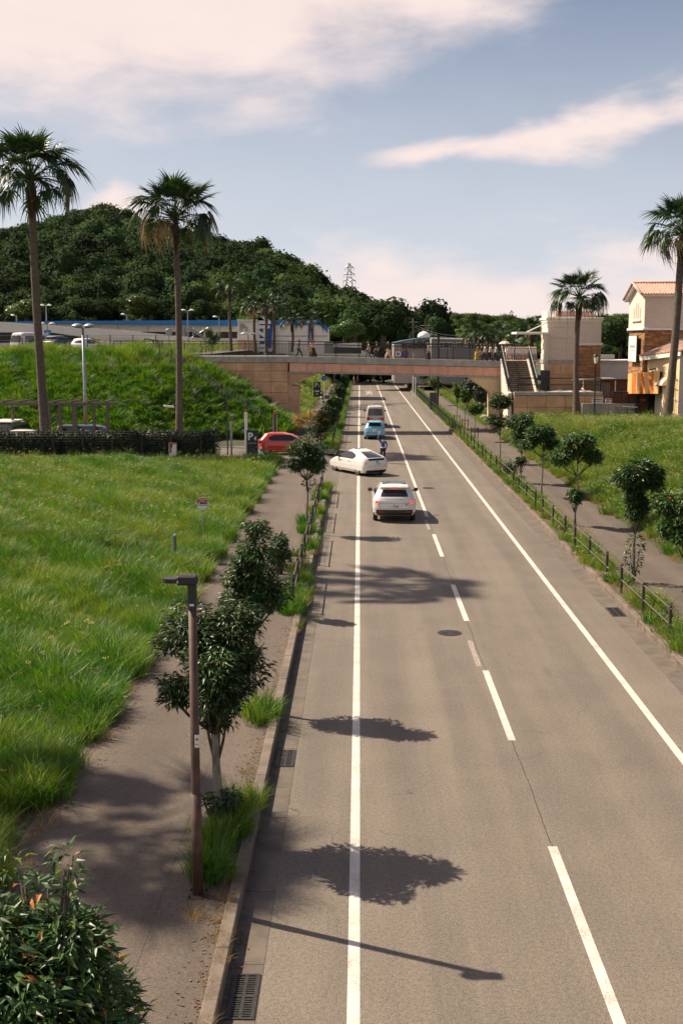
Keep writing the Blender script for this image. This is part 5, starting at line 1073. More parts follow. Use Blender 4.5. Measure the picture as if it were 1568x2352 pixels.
for q_ in (432, 444, 470): b.bar(PX(q_, 752, DY-3.6), PX(q_, 800, DY-3.6), .09, M_GREYM)
b.build('steel_stair', pd)
p2 = thing('store_building', 'cream store wall lettered P2 with a blue lettered panel and blue gable', 'building', (0, 0, 0)); SY = 158
b = MB(); quadp(b, [(546, 735), (590, 735), (590, 810), (546, 810)], SY, 6, M_CREAMW); b.build('wall', p2); b = MB(); quadp(b, [(544.5, 733.5), (591, 733.5), (591, 737.5), (544.5, 737.5)], SY-.2, 6, M_TRIM); quadp(b, [(545.5, 738.5), (590.5, 738.5), (590.5, 740), (545.5, 740)], SY-.1, .1, M_TRIM); b.build('cornice', p2)
b = MB(); quadp(b, [(546, 781), (590, 781), (590, 810), (546, 810)], SY-.12, .1, M_TILE); b.build('tiled_dado', p2)
q = PX(556, 752.5, SY-.15); text('P', 1.35, q, (PI/2, 0, 0), M_GREYM, p2, extrude=.08, bold=.05); q = PX(566, 755.5, SY-.15); text('2', .78, q, (PI/2, 0, 0), M_GREYM, p2, extrude=.08, bold=.02)
b = MB(); quadp(b, [(590, 740), (596, 742), (596, 810), (590, 810)], SY+.3, 5, M_TRIM); quadp(b, [(594, 736), (632, 736), (632, 812), (594, 812)], SY+.4, 5, M_BLUED); b.build('blue_panel', p2)
q = PX(603, 779, SY+.3); text('Mizuho', 2.7, q, (PI/2, PI/2, 0), M_SIGNW, p2, extrude=.04, bold=.09, sx=1.0)
b = MB(); quadp(b, [(632, 738), (735, 738), (753, 757), (753, 812), (632, 812)], SY+1, 8, M_CREAMW); b.build('gable_wall', p2)
b = MB(); quadp(b, [(632, 735), (736, 734), (753, 753), (753, 764), (735, 746), (632, 746)], SY+.8, .19, M_BLUE); b.build('blue_fascia', p2)
for a_ in (708, 716): b = MB(); quadp(b, [(a_, 747), (a_+4, 747), (a_+4, 812), (a_, 812)], SY+.85, .12, M_BLUED); b.build('blue_pilaster', p2)
b = MB(); quadp(b, [(632, 771), (753, 771), (753, 772.3), (632, 772.3)], SY+.9, .08, M_CLAD); b.build('wall_rail', p2)
# row of white uprights (louvre fence) in front
lf = thing('louvre_wall', 'white slatted wall between the store and the road beyond the bridge', 'wall', (0, 0, 0))
b = MB(); quadp(b, [(745, 784), (765, 784), (765, 812), (745, 812)], 150, .3, M_CLAD); quadp(b, [(765, 790), (830, 787), (830, 812), (765, 812)], 150, .3, M_CREAMW); b.build('wall', lf); b = MB(); quadp(b, [(766, 797), (829, 799), (829, 812), (766, 812)], 149.8, .1, M_INK); b.build('dark_opening', lf)
# lamps and poles far
def mast(label, px, ytop, ybot, Y, heads=2, name='car_park_lamp', group='lamp posts around the upper car park', z=None):
    t_ = PX(px, ytop, Y); b_ = PX(px, ybot, Y); zb = b_.z if z is None else z; t = thing(name, label, 'street lamp', (t_.x, Y, zb), group=group); H = t_.z-zb
    b = MB(); b.tube([(0, 0, 0), (0, 0, H)], [.1, .06], M_GREYM, 8); b.build('post', t)
    for k in range(heads): sx = -.5 if k == 0 else .5; b = MB(); b.lathe([(.06, -.08), (.28, -.03), (.34, .02), (.2, .12), (.02, .16)], M_WHITE, 12, (sx, 0, H)); b.bar((0, 0, H-.05), (sx, 0, H-.02), .03, M_GREYM); b.build('lamp_head', t, smooth=True)
    return t
mast('lamp on the parking roof above the white van', 38, 724, 742, 168, 1); mast('twin lamp on the parking roof left of the first palm', 106, 701, 740, 168, 2); mast('twin-disc lamp with blue sign behind the dark upper car', 109, 744, 790, 125, 2)
mast('lamp on the parking roof between the two tall palms', 291, 722, 740, 168, 1); mast('twin lamp right of the second tall palm', 431, 713, 800, 140, 2); mast('single curved lamp left of the P2 wall', 503, 728, 770, 150, 1); mast('low twin-disc lamp in front of the P2 wall', 570, 767, 805, 130, 2)
t = thing('blue_parking_sign', 'small blue and white P sign on the lamp behind the dark upper car', 'sign', PX(110, 766, 124.8)); b = MB(); b.box(-.35, .35, -.03, .03, -.55, .35, M_BLUE); b.build('board', t); text('P', .6, (0, -.04, -.05), (PI/2, 0, 0), M_SIGNW, t)
t = thing('traffic_mirror', 'round traffic mirror on a post left of the second palm trunk', 'mirror', PX(389, 800, 118)); b = MB(); b.bar((0, 0, 0), (0, 0, 1.5), .05, M_GREYM, 8); b.build('post', t); b = MB(); b.lathe([(.33, -.03), (.36, .0), (.3, .04)], M_GREYM, 20, (0, 0, 1.6), 'y'); b.build('mirror_disc', t)
t = thing('steel_gate', 'dark frame gate at the left end of the bridge', 'gate', (0, 0, 0))
for a_, c_ in (((332, 778), (332, 806)), ((352, 780), (352, 806)), ((372, 782), (372, 806)), ((332, 778), (372, 784)), ((332, 796), (372, 797)), ((362, 780), (362, 806))): MB().bar(PX(*a_, 104), PX(*c_, 104), .05, M_BLACK).build('gate_bar', t)
street_tree('green sapling above the left end of the bridge parapet', PX(485, 800, 108).x, 108, 3, [(0, 0, 1.4, .95, .9, 3), (-.3, 0, 2.2, .5, .4, .8), (.5, 0, 1.8, .6, .5, .8)], 1200, .2, .08, .05, [(M_LEAFM, 4), (M_LEAFY, 1), (M_LEAF, 2)], 0, 77, group=None, base=6.4)
def pylon(label, px, ytop, ybot, Y, wb):
    top = PX(px, ytop, Y); bot = PX(px, ybot, Y); H = top.z-bot.z; t = thing('steel_pylon', label, 'pylon', (top.x, Y, bot.z), group='steel pylons on the horizon'); b = MB(); N = 9
    def wd(q): return wb*(1-q)**1.2*.5+.25
    for k in range(N):
        z0, z1 = H*k/N, H*(k+1)/N; a, c = wd(k/N), wd((k+1)/N)
        for sx, sy in ((-1, -1), (1, -1), (1, 1), (-1, 1)): b.bar((sx*a, sy*a, z0), (sx*c, sy*c, z1), .09, M_GREYM, 3)
        for s_ in (-1, 1): b.bar((-a, s_*a, z0), (c, s_*c, z1), .08, M_GREYM, 3); b.bar((a, s_*a, z0), (-c, s_*c, z1), .08, M_GREYM, 3)
    b.build('lattice_mast', t)
    for q in (.62, .76, .9): b = MB(); z = H*q; w_ = 2.0*(1.5-q); b.bar((-w_, 0, z), (0, 0, z+.9), .1, M_GREYM, 3); b.bar((w_, 0, z), (0, 0, z+.9), .1, M_GREYM, 3); b.bar((-w_, 0, z), (w_, 0, z), .1, M_GREYM, 3); b.bar((-w_, 0, z), (-w_, 0, z-.9), .06, M_GREYM, 3); b.bar((w_, 0, z), (w_, 0, z-.9), .06, M_GREYM, 3); b.build('cross_arm', t)
    return top
pylon('tall steel pylon at the right end of the wooded hill', 802, 604, 712, 330, 3.4); pylon('smaller steel pylon behind the palms right of the bridge', 1173, 712, 770, 560, 5)
for i, (px, yt, yb, Y, lb) in enumerate(((947, 730, 872, 205, 'concrete utility pole left of the warehouse roof'), (975, 738, 875, 195, 'brown utility pole in front of the warehouse corner'), (990, 760, 878, 190, 'thin pole right of the brown utility pole'), (1066, 729, 760, 400, 'distant pole on the low hill'))):
    a_, c_ = PX(px, yt, Y), PX(px, yb, Y); t = thing('utility_pole', lb, 'utility pole', c_, group='utility poles beyond the bridge'); b = MB(); b.tube([(0, 0, 0), (0, 0, a_.z-c_.z)], [.17, .12], M_BARK if i != 1 else M_BROWNP, 8); b.build('pole', t); b = MB(); H = a_.z-c_.z; b.bar((-.8, 0, H*.93), (.8, 0, H*.93), .05, M_GREYM); b.bar((-.6, 0, H*.85), (.6, 0, H*.85), .05, M_GREYM); b.build('cross_arm', t)
t = thing('overhead_wires', 'sagging overhead wires between the utility poles', 'wires', (0, 0, 0))
for k, (z1, z2) in enumerate(((745, 765), (750, 772), (754, 778))):
    a_, c_ = PX(948, z1, 205), PX(1110, z2, 170); b = MB(); b.tube([a_.lerp(c_, q/8)-Vector((0, 0, 1.0*math.sin(PI*q/8))) for q in range(9)], .025, M_INK, 3); b.build('wire', t)
# warehouse
wh = thing('warehouse', 'long grey ribbed warehouse with small windows beyond the bridge', 'warehouse', (0, 0, 0)); WY = 178
b = MB(); quadp(b, [(990, 777), (1200, 783), (1200, 885), (990, 880)], WY, 18, M_CLAD); b.build('wall', wh)
b = MB(); quadp(b, [(905, 788), (930, 783), (960, 779), (990, 779), (990, 880), (905, 880)], WY+4, 14, mat('pale cladding', (.36, .32, .29), .7, .08, 2)); b.build('gable_wall', wh)
b = MB(); quadp(b, [(904, 787), (930, 781.5), (960, 777), (992, 776), (992, 778.5), (960, 779.5), (930, 784), (904, 789.5)], WY+3.8, 14, mat('teal roof edge', (.06, .16, .2), .5)); b.build('roof_edge', wh)
rib = MB().box(-.05, .05, -.06, 0, 0, 6.6, M_CLAD).mesh('cladding_rib'); zb = PX(1000, 880, WY).z
for k in range(60): q = PX(991+3.4*k, 800, WY); link('cladding_rib', rib, wh, (q.x, WY, zb))
lb_ = MB().lathe([(.16, -.3), (.16, .3)], M_WHITE, 6, axis='y').mesh('roof_ridge_cap')
for k in range(40): q = PX(992+5*k, 777.0+.143*k, WY-.1); link('roof_ridge_cap', lb_, wh, q)
for k, px in enumerate((1017, 1031, 1056, 1081, 1100)):
    for row in (0, 1):
        q = PX(px, 793+46*row, WY-.05); f = MB(); f.box(-.55, .55, -.05, 0, -.45, .45, M_WHITE); fo = f.build('window', wh, loc=q); f = MB(); f.box(-.48, -.03, -.07, -.05, -.38, .38, M_GLASS); f.box(.03, .48, -.07, -.05, -.38, .38, M_GLASS); f.build('pane', fo)
q = PX(949, 795, WY+3.6); text('株式会社', .95, q, (PI/2, 0, 0), M_INK, wh, extrude=.05, bold=.02); q = PX(977, 791, WY+3.6); text('HIGO', 1.6, q, (PI/2, 0, 0), M_INK, wh, extrude=.05, bold=.04)
b = MB(); quadp(b, [(927, 792), (931, 790), (931, 796), (927, 798)], WY+3.7, .1, M_BLUE); b.build('logo', wh)
t = thing('water_tank', 'white domed roof tank above the warehouse', 'tank', PX(973, 776, WY+6)); b = MB(); b.lathe([(1.0, 0), (1.0, .3), (.8, .7), (.3, .95), (.05, 1.0)], M_WHITE, 14); b.build('tank_shell', t, smooth=True)
# round no-parking signs beyond the bridge
for i, (px, lb) in enumerate(((914, 'left round red-rimmed sign beyond the railing'), (930, 'right round red and blue sign beyond the railing'))):
    q = PX(px, 813, 104.6); t = thing('round_road_sign', lb, 'road sign', (q.x, 104.6, .2)); b = MB(); b.bar((0, .06, q.z-1.0), (0, .06, q.z+.1), .04, M_GREYM, 8); b.bar((0, .06, q.z-.7), (0, -.2, q.z-.7), .03, M_GREYM, 6); b.build('bracket', t); b = MB(); b.lathe([(.36, -.03), (.36, 0)], M_SIGNR, 28, (0, 0, q.z-.2), 'y'); b.build('rim_disc', t); b = MB(); b.lathe([(.29, -.04), (.29, -.03)], M_SIGNW if i == 0 else M_SIGNB, 28, (0, 0, q.z-.2), 'y'); b.build('face_disc', t)
    if i == 0: marks(2, .3, .24, (0, -.041, q.z-.2), M_SIGNB, t)
    else: MB().prism([(-.22, q.z-.2+.18), (-.18, q.z-.2+.22), (.22, q.z-.2-.18), (.18, q.z-.2-.22)], -.046, -.041, M_SIGNR).build('slash', t)
def blue_sign(label, px, py, base_y, Y, polem=M_WHITE):
    q = PX(px, py, Y); t = thing('blue_road_sign', label, 'road sign', (q.x, Y, .2)); b = MB(); b.bar((0, .06, 0), (0, .06, q.z+.3), .055, polem, 8); b.build('pole', t); b = MB(); b.lathe([(.34, -.03), (.34, 0)], M_SIGNW, 28, (0, 0, q.z-.2), 'y'); b.build('back_disc', t)
    b = MB(); b.lathe([(.31, -.04), (.31, -.03)], M_SIGNB, 28, (0, 0, q.z-.2), 'y'); b.build('blue_disc', t); b = MB(); b.lathe([(.04, 0), (.05, .1), (.03, .2)], M_SIGNW, 8, (0, -.045, q.z-.28)); b.build('symbol', t)
blue_sign('round blue sign on a white pole beside the left path', 744, 869, 925, 145); blue_sign('round blue sign on a white pole right of the road beyond the bridge', 954, 860, 905, 150)
t = thing('white_pole', 'plain white pole at the right verge beyond the bridge', 'pole', (PX(948.5, 860, 152).x, 152, .2)); MB().bar((0, 0, 0), (0, 0, 6), .07, M_WHITE, 8).build('pole', t)
q = PX(1005.6, 860, 124.5); t = thing('dark_lamp_pole', 'tall dark lamp pole beside the right path', 'street lamp', (q.x, 124.5, .2)); MB().bar((0, 0, 0), (0, 0, 8.0), .1, M_BLACK, 8).build('pole', t); b = MB(); b.bevbox(-.9, .1, -.1, .1, 8.0, 8.1, .02, M_BLACK); b.build('lamp_head', t)
q = PX(994, 930, 131); t = thing('sign_cabinet', 'dark grey sign cabinet at the right verge', 'sign', (q.x, 131, .2)); MB().bevbox(-.4, .4, -.1, .1, .1, 1.9, .02, mat('slate grey', (.06, .06, .065), .5)).build('cabinet', t); MB().box(-.3, .3, -.08, .08, 0, .1, M_INK).build('base', t)
def psign(label, px, y0, y1, Y, num, wpx):
    a_, c_ = PX(px, y0, Y), PX(px, y1, Y); H = a_.z-c_.z; w_ = wpx*Y/FPX/2; t = thing('parking_sign', label, 'sign', (a_.x, Y, c_.z)); MB().bevbox(-w_, w_, -.08, .08, 0, H, .01, M_SIGN).build('board', t); MB().box(-w_*.9, -w_*.75, -.05, .05, -1.6, 0, M_SIGN).build('leg', t)
    text('P', H*.42, (-w_*.25, -.09, H*.78), (PI/2, 0, 0), M_SIGNW, t, extrude=.001, bold=.01)
    if num: text(num, H*.22, (w_*.5, -.09, H*.72), (PI/2, 0, 0), M_SIGNW, t, extrude=.001)
    MB().box(-w_*.6, w_*.6, -.085, -.08, H*.32, H*.42, M_SIGNW).build('pictogram', t); marks(3, w_*1.0, H*.06, (0, -.082, H*.18), M_SIGNW, t)
psign('tall dark sign with white P3 beside the left path beyond the bridge', 728, 877, 911, 140, '3', 16); psign('small dark P2 sign far beyond the bridge on the left', 757, 845, 858, 205, '2', 11); psign('narrow dark arrow sign right of the far P2 sign', 769, 845, 862, 205, '', 8)
cone('green and white cone beside the P3 sign', PX(742, 912, 141).x, 141, .4, 1.2)
q = PX(767.5, 905, 150); MB().bar((0, 0, 0), (0, 0, 3.4), .08, M_BROWNP, 8).build('brown_pole', loc=(q.x, 150, .2), label='dark brown pole beside the people on the left path', category='pole')
fs = thing('far_slope_fence', 'wire fence on the grass slope left of the P3 sign', 'fence', (0, 0, 0)); prev = None
for k in range(6):
    q = Vector((-11.5+1.1*k, 128+3.5*k)); p = Vector((q.x, q.y, float(hL(q.x, q.y))-.1)); MB().bar(p, p+Vector((0, 0, 1.3)), .05, M_POST, 5).build('fence_post', fs)
    if prev is not None:
        b = MB()
        for j in range(6): b.bar(prev+Vector((0, 0, .2+.18*j)), p+Vector((0, 0, .2+.18*j)), .012, M_GREYM, 3)
        b.build('fence_wires', fs)
    prev = p
# ------------------------------------------------------------------ vehicles
def paint(name, c, coat=1.0, rough=.35): return mat(name, c, rough, .02, 2, coat=coat)
class Car:
    def __init__(s, zw, zr, zf, H, rc=.32, bow_r=.10, bow_f=.22):
        s.zw, s.zr, s.zf, s.H, s.rc, s.br, s.bf = zw, zr, zf, H, rc, bow_r, bow_f
    def w(s, z): return float(np.interp(z, *zip(*s.zw)))
    def yr(s, z): return float(np.interp(z, *zip(*s.zr)))
    def yf(s, z): return float(np.interp(z, *zip(*s.zf)))
    def ring(s, z):
        w_, a, c = s.w(z), s.yr(z), s.yf(z); r = min(s.rc, w_*.8, (c-a)*.45); P = []
        def corner(cx, cy, a0):
            for k in range(7): t = a0+PI/2*k/6; P.append((cx+r*math.cos(t), cy+r*math.sin(t)))
        corner(w_-r, c-r, 0)
        for k in range(1, 6): P.append((w_-r-2*(w_-r)*k/6, c))
        corner(-w_+r, c-r, PI/2)
        for k in range(1, 12): P.append((-w_, c-r-(c-a-2*r)*k/12))
        corner(-w_+r, a+r, PI)
        for k in range(1, 6): P.append((-w_+r+2*(w_-r)*k/6, a))
        corner(w_-r, a+r, 1.5*PI)
        for k in range(1, 12): P.append((w_, a+r+(c-a-2*r)*k/12))
        o = []
        for x, y in P:
            q = (x/w_)**2; m_ = (a+c)/2
            y += (s.br*q if y < m_ else -s.bf*q)*min(1, abs(y-m_)/((c-a)/2))**6; o.append((x, y, z))
        return o
    def rear(s, x, z, off=.006):
        w_, a = s.w(z), s.yr(z); r = min(s.rc, w_*.8); ax = abs(x); y = a+s.br*(x/w_)**2
        if ax > w_-r: d = min(ax-(w_-r), r*.999); y += r-math.sqrt(r*r-d*d)
        return (x, y-off, z)
    def front(s, x, z, off=.006):
        w_, c = s.w(z), s.yf(z); r = min(s.rc, w_*.8); ax = abs(x); y = c-s.bf*(x/w_)**2
        if ax > w_-r: d = min(ax-(w_-r), r*.999); y -= r-math.sqrt(r*r-d*d)
        return (x, y+off, z)
    def side(s, y, z, sg, off=.006): return (sg*(s.w(z)+off), y, z)
    def patch(s, fn, rows, m, name, parent, nu=8, nv=5, **kw):
        "rows of (z, u0, u1): a sheet wrapped on the body surface"
        zs = [q[0] for q in rows]; V = []; F = []
        n = nv*(len(rows)-1)+1
        for i in range(n):
            z = np.interp(i/(n-1)*(len(rows)-1), range(len(rows)), zs); u0 = np.interp(i/(n-1)*(len(rows)-1), range(len(rows)), [q[1] for q in rows]); u1 = np.interp(i/(n-1)*(len(rows)-1), range(len(rows)), [q[2] for q in rows])
            for k in range(nu+1): V.append(fn(u0+(u1-u0)*k/nu, z))
        F = [(i*(nu+1)+k, i*(nu+1)+k+1, (i+1)*(nu+1)+k+1, (i+1)*(nu+1)+k) for i in range(n-1) for k in range(nu)]
        b = MB(); b.add(V, F, m); return b.build(name, parent, smooth=True, fix=False)
_whl = {}
def wheel_parts(r, wd_, spokes, dark):
    k = (r, spokes, dark)
    if k not in _whl:
        tb = MB(); tb.lathe([(r*.66, -wd_/2), (r*.93, -wd_/2), (r, -wd_/2+.03), (r, wd_/2-.03), (r*.93, wd_/2), (r*.66, wd_/2)], M_RUBBER, 24, axis='x', cap=False)
        rb = MB(); rb.lathe([(r*.66, -wd_*.3), (r*.68, wd_/2-.01), (r*.62, wd_/2), (r*.6, wd_*.25)], M_RIM, 24, axis='x', cap=False); rb.lathe([(.02, wd_*.1), (r*.6, wd_*.1)], M_INK, 20, axis='x'); rb.lathe([(.06, wd_*.3), (.05, wd_*.42)], M_RIM, 10, axis='x')
        for q in range(spokes):
            a = 2*PI*q/spokes
            for da in (-.1, .1): rb.bar((wd_*.38, .05*math.cos(a), .05*math.sin(a)), (wd_*.42, r*.63*math.cos(a+da), r*.63*math.sin(a+da)), .022, M_RIM if not dark else M_GREYM, 4)
        a = tb.mesh('tyre'); a.polygons.foreach_set('use_smooth', [True]*len(a.polygons)); _whl[k] = (a, rb.mesh('rim'))
    return _whl[k]
def build_car(name, label, cat, spec, loc, rz, col, wb, yrw, r=.32, spokes=5, dark=False, side_glass=(), rear_glass=None, front_glass=None, tails=(), plate=(.75, '4 83'), bumper=None, extras=None, group=None, plate_sub='熊本 300', mir=(.95, None), side_seams=True):
    c = spec; t = thing(name, label, cat, loc, rz, group); zmin = c.zw[0][0]; zs = sorted(set([round(zmin+(c.H-zmin)*k/46, 4) for k in range(47)]+[z for z, _ in c.zw]+[c.H-.005, c.H-.015, c.H-.03]+[z for z, _ in c.zf if zmin <= z <= c.H]))
    zs = [z for i, z in enumerate(zs) if i == 0 or z-zs[i-1] > .002]
    V = []; F = []
    for z in zs: V += c.ring(z)
    n = len(V)//len(zs)
    F = [(i*n+k, i*n+(k+1) % n, (i+1)*n+(k+1) % n, (i+1)*n+k) for i in range(len(zs)-1) for k in range(n)] + [tuple(range(n))[::-1], tuple((len(zs)-1)*n+k for k in range(n))]
    b = MB(); b.add(V, F, col); body = b.build('body', t, smooth=True)
    # wheel arches are cut out of the body
    cb = MB()
    for yy in (yrw, yrw+wb):
        for sg in (-1, 1): cb.lathe([(r*1.14, sg*(c.w(.5)-.30)), (r*1.14, sg*(c.w(.5)+.15))], M_TRIMB, 28, (0, yy, r*1.0), 'x')
    cu = cb.build('arch cutter'); mo = body.modifiers.new('arches', 'BOOLEAN'); mo.object = cu; mo.solver = 'EXACT'
    dg = bpy.context.evaluated_depsgraph_get(); me = bpy.data.meshes.new_from_object(body.evaluated_get(dg)); body.modifiers.clear(); body.data = me; bpy.data.objects.remove(cu)
    for p in me.polygons: p.use_smooth = True
    try: me.set_sharp_from_angle(angle=R(40))
    except Exception: pass
    wd_ = .2; ty, ri = wheel_parts(r, wd_, spokes, dark)
    for yy in (yrw, yrw+wb):
        for sg in (-1, 1):
            wo_ = link('wheel', ty, t, (sg*(c.w(.5)-.115), yy, r), (0, 0, 0 if sg > 0 else PI)); link('rim', ri, wo_)
    b = MB(); b.box(-c.w(.5)+.3, c.w(.5)-.3, c.yr(zmin)+.25, c.yf(zmin)-.3, zmin-.06, zmin+.02, M_INK); b.tube([(-c.w(.5)+.2, yrw, r), (c.w(.5)-.2, yrw, r)], .06, M_INK, 8); b.build('underbody', t)
    if rear_glass: c.patch(lambda u, z: c.rear(u*c.w(z), z), rear_glass, M_GLASS, 'rear_window', t, 12)
    if front_glass: c.patch(lambda u, z: c.front(u*c.w(z), z), front_glass, M_GLASS, 'windscreen', t, 12)
    for sgn in (-1, 1):
        for g_ in side_glass: c.patch(lambda u, z: c.side(u, z, sgn), g_, M_GLASS, 'side_window', t, 6)
    for m_, rows in tails:
        for sgn in (-1, 1): c.patch(lambda u, z: c.rear(sgn*u*c.w(z), z, .012), rows, m_, 'tail_light', t, 6)
    if bumper:
        for rows in bumper: c.patch(lambda u, z: c.rear(u*c.w(z), z, .014), rows, M_TRIMB, 'lower_bumper', t, 14)
    z, tx = plate; y0 = c.rear(0, z, .02)[1]; b = MB(); b.bevbox(-.165, .165, y0-.012, y0+.03, z-.08, z+.085, .003, M_SIGNW); po = b.build('number_plate', t)
    if tx: text(tx, .115, (.02, y0-.014, z-.02), (PI/2, 0, 0), M_INK, po, extrude=.001, bold=.003)
    else: marks(4, .26, .07, (.01, y0-.013, z-.02), M_INK, po)
    marks(4, .13, .028, (0, y0-.013, z+.055), M_INK, po)
    mz, my = mir[0], mir[1] if mir[1] is not None else c.yf(mir[0])-.75
    for sg in (-1, 1):
        b = MB(); x = sg*(c.w(mz)+.0); b.bevbox(min(x+sg*.05, x+sg*.24), max(x+sg*.05, x+sg*.24), my-.07, my+.07, mz+.0, mz+.16, .03, M_TRIMB if len(mir) < 3 else mir[2]); b.bar((x-sg*.05, my+.02, mz+.02), (x+sg*.1, my, mz+.06), .025, M_TRIMB, 6); b.build('wing_mirror', t)
    if extras: extras(c, t)
    return t
WHITE = paint('white car paint', (.70, .67, .63)); REDP = paint('red car paint', (.50, .035, .012)); BLUEP = paint('light blue car paint', (.15, .40, .54)); CREAM = paint('champagne car paint', (.50, .46, .40)); DARKP = paint('dark blue grey paint', (.04, .05, .065)); SILV = paint('silver white paint', (.55, .54, .53))
def seam(c, t, fn, rows, name='panel_gap', nu=6): c.patch(fn, rows, M_INK, name, t, nu, 3)
# white SUV
suv = Car([(.30, .86), (.45, .93), (.7, .95), (.95, .945), (1.05, .90), (1.12, .86), (1.45, .68), (1.55, .64), (1.60, .58), (1.63, .45)],
          [(.30, .12), (.42, .02), (.62, 0), (.80, .02), (.95, .03), (1.1, .10), (1.14, .14), (1.42, .48), (1.47, .36), (1.55, .40), (1.63, .75)],
          [(.30, 4.2), (.45, 4.34), (.7, 4.36), (.85, 4.25), (.98, 3.75), (1.06, 3.15), (1.3, 2.65), (1.5, 2.2), (1.58, 1.95), (1.63, 1.6)], 1.63)
def suvx(c, t):
    c.patch(lambda u, z: (u*.50, 0, 0), [(0, 0, 0), (1, 1, 1)], M_GLASS, 'x', t) if 0 else None
    b = MB(); b.add([(-.50, .85, 1.642), (.50, .85, 1.642), (.47, 2.0, 1.60), (-.47, 2.0, 1.60)], [(0, 1, 2, 3)], M_GLASS); b.bevbox(-.52, .52, .80, 1.62, 1.632, 1.641, .003, M_GLASS); b.build('glass_roof', t)
    b = MB(); b.bevbox(-.62, .62, .30, .56, 1.485, 1.545, .02, WHITE); b.build('roof_spoiler', t); MB().bevbox(-.17, .17, .285, .30, 1.50, 1.535, .003, M_TAILON).build('high_brake_light', t)
    seam(c, t, lambda u, z: c.rear(u*c.w(z), z, .010), [(.845, -.72, .72), (.852, -.72, .72)]); seam(c, t, lambda u, z: c.rear(u*c.w(z), z, .010), [(.62, -.72, .72), (.626, -.72, .72)])
    for s_ in (-1, 1): seam(c, t, lambda u, z: c.rear(s_*u*c.w(z), z, .010), [(.62, .66, .668), (.94, .70, .708)], nu=1)
    text('RANGE ROVER', .09, (0, c.rear(0, 1.02, .03)[1], 1.02), (PI/2-.15, 0, 0), M_GREYM, t, extrude=.003, sx=1.35)
    b = MB(); b.lathe([(.035, -.004), (.035, 0)], M_BLACK, 14, (.52, c.rear(.52, .79, .012)[1], .79), 'y'); b.build('badge', t)
    for s_ in (-1, 1): b = MB(); b.bevbox(min(s_*.45, s_*.7), max(s_*.45, s_*.7), c.rear(.6, .47, .03)[1], c.rear(.6, .47, -.02)[1], .46, .50, .004, M_TAIL); b.build('rear_reflector', t)
build_car('white_suv', 'white SUV with black rear window and lit brake lights nearest the camera', 'car', suv, (1.52, 50.6, 0), 0, WHITE, 2.66, .86, .37, 5, True,
          side_glass=[[(1.13, .75, 2.95), (1.25, .80, 2.6), (1.42, .95, 2.15)]], rear_glass=[(1.13, -.80, .80), (1.25, -.84, .84), (1.42, -.80, .80)], front_glass=[(1.08, -.8, .8), (1.5, -.8, .8)],
          tails=[(M_TAILON, [(.86, .74, .90), (.95, .72, .92)]), (M_TAIL, [(.87, .90, .985), (.96, .92, .985)])], plate=(.74, '・4 83'), bumper=[[(.31, -.98, .98), (.45, -.985, .985), (.57, -.97, .97)]], extras=suvx, mir=(1.05, 2.75))
# white hatchback sedan turning left
pri = Car([(.20, .80), (.35, .86), (.6, .872), (.85, .85), (.95, .82), (1.05, .78), (1.3, .62), (1.42, .54), (1.49, .38)],
          [(.20, .14), (.35, .03), (.6, 0), (.78, .02), (.90, .06), (1.0, .10), (1.08, .16), (1.12, .3), (1.2, .60), (1.3, 1.0), (1.40, 1.45), (1.49, 2.05)],
          [(.20, 4.3), (.4, 4.45), (.6, 4.44), (.75, 4.2), (.88, 3.85), (.98, 3.5), (1.1, 3.2), (1.25, 2.85), (1.38, 2.55), (1.49, 2.15)], 1.49)
def prx(c, t):
    c.patch(lambda u, z: c.rear(u*c.w(z), z, .010), [(.93, -.62, .62), (1.04, -.70, .70)], M_GLASS, 'lower_rear_window', t, 12)
    seam(c, t, lambda u, z: c.rear(u*c.w(z), z, .010), [(.60, -.7, .7), (.606, -.7, .7)])
    b = MB(); b.lathe([(.05, -.006), (.05, 0)], M_INK, 14, (0, c.rear(0, .86, .012)[1], .86), 'y'); b.build('badge', t)
    for s_ in (-1, 1):
        for yy in (1.55, 2.45, 3.45): seam(c, t, lambda u, z: c.side(u, z, s_, .004), [(.32, yy, yy+.008), (.95, yy-.03, yy-.022)], nu=1)
        for yy in (1.75, 2.65): b = MB(); x = s_*(c.w(.82)+.012); b.bevbox(min(x, x+s_*.03), max(x, x+s_*.03), yy, yy+.2, .81, .835, .006, WHITE); b.build('door_handle', t)
    b = MB(); b.tube([(-.2, 1.75, 1.46), (-.2, 1.7, 1.53)], .012, M_INK, 5); b.build('aerial', t)
pr_ang = R(31)
build_car('white_hatchback', 'white streamlined hatchback turning left across the white edge line', 'car', pri, (1.05, 68.2, 0), pr_ang, WHITE, 2.7, .92, .31, 5, True,
          side_glass=[[(.94, 1.45, 3.35), (1.08, 1.2, 3.05), (1.22, 1.35, 2.75), (1.34, 1.9, 2.45)]], rear_glass=[(1.09, -.80, .80), (1.2, -.80, .80), (1.36, -.78, .78)], front_glass=[(1.0, -.82, .82), (1.4, -.8, .8)],
          tails=[(M_TAILO, [(.66, .84, .985), (.82, .80, .985), (1.0, .86, .985)])], plate=(.74, '・1 87'), bumper=[[(.21, -.86, .86), (.30, -.9, .9), (.37, -.72, .72)]], extras=prx, mir=(.98, 3.15))
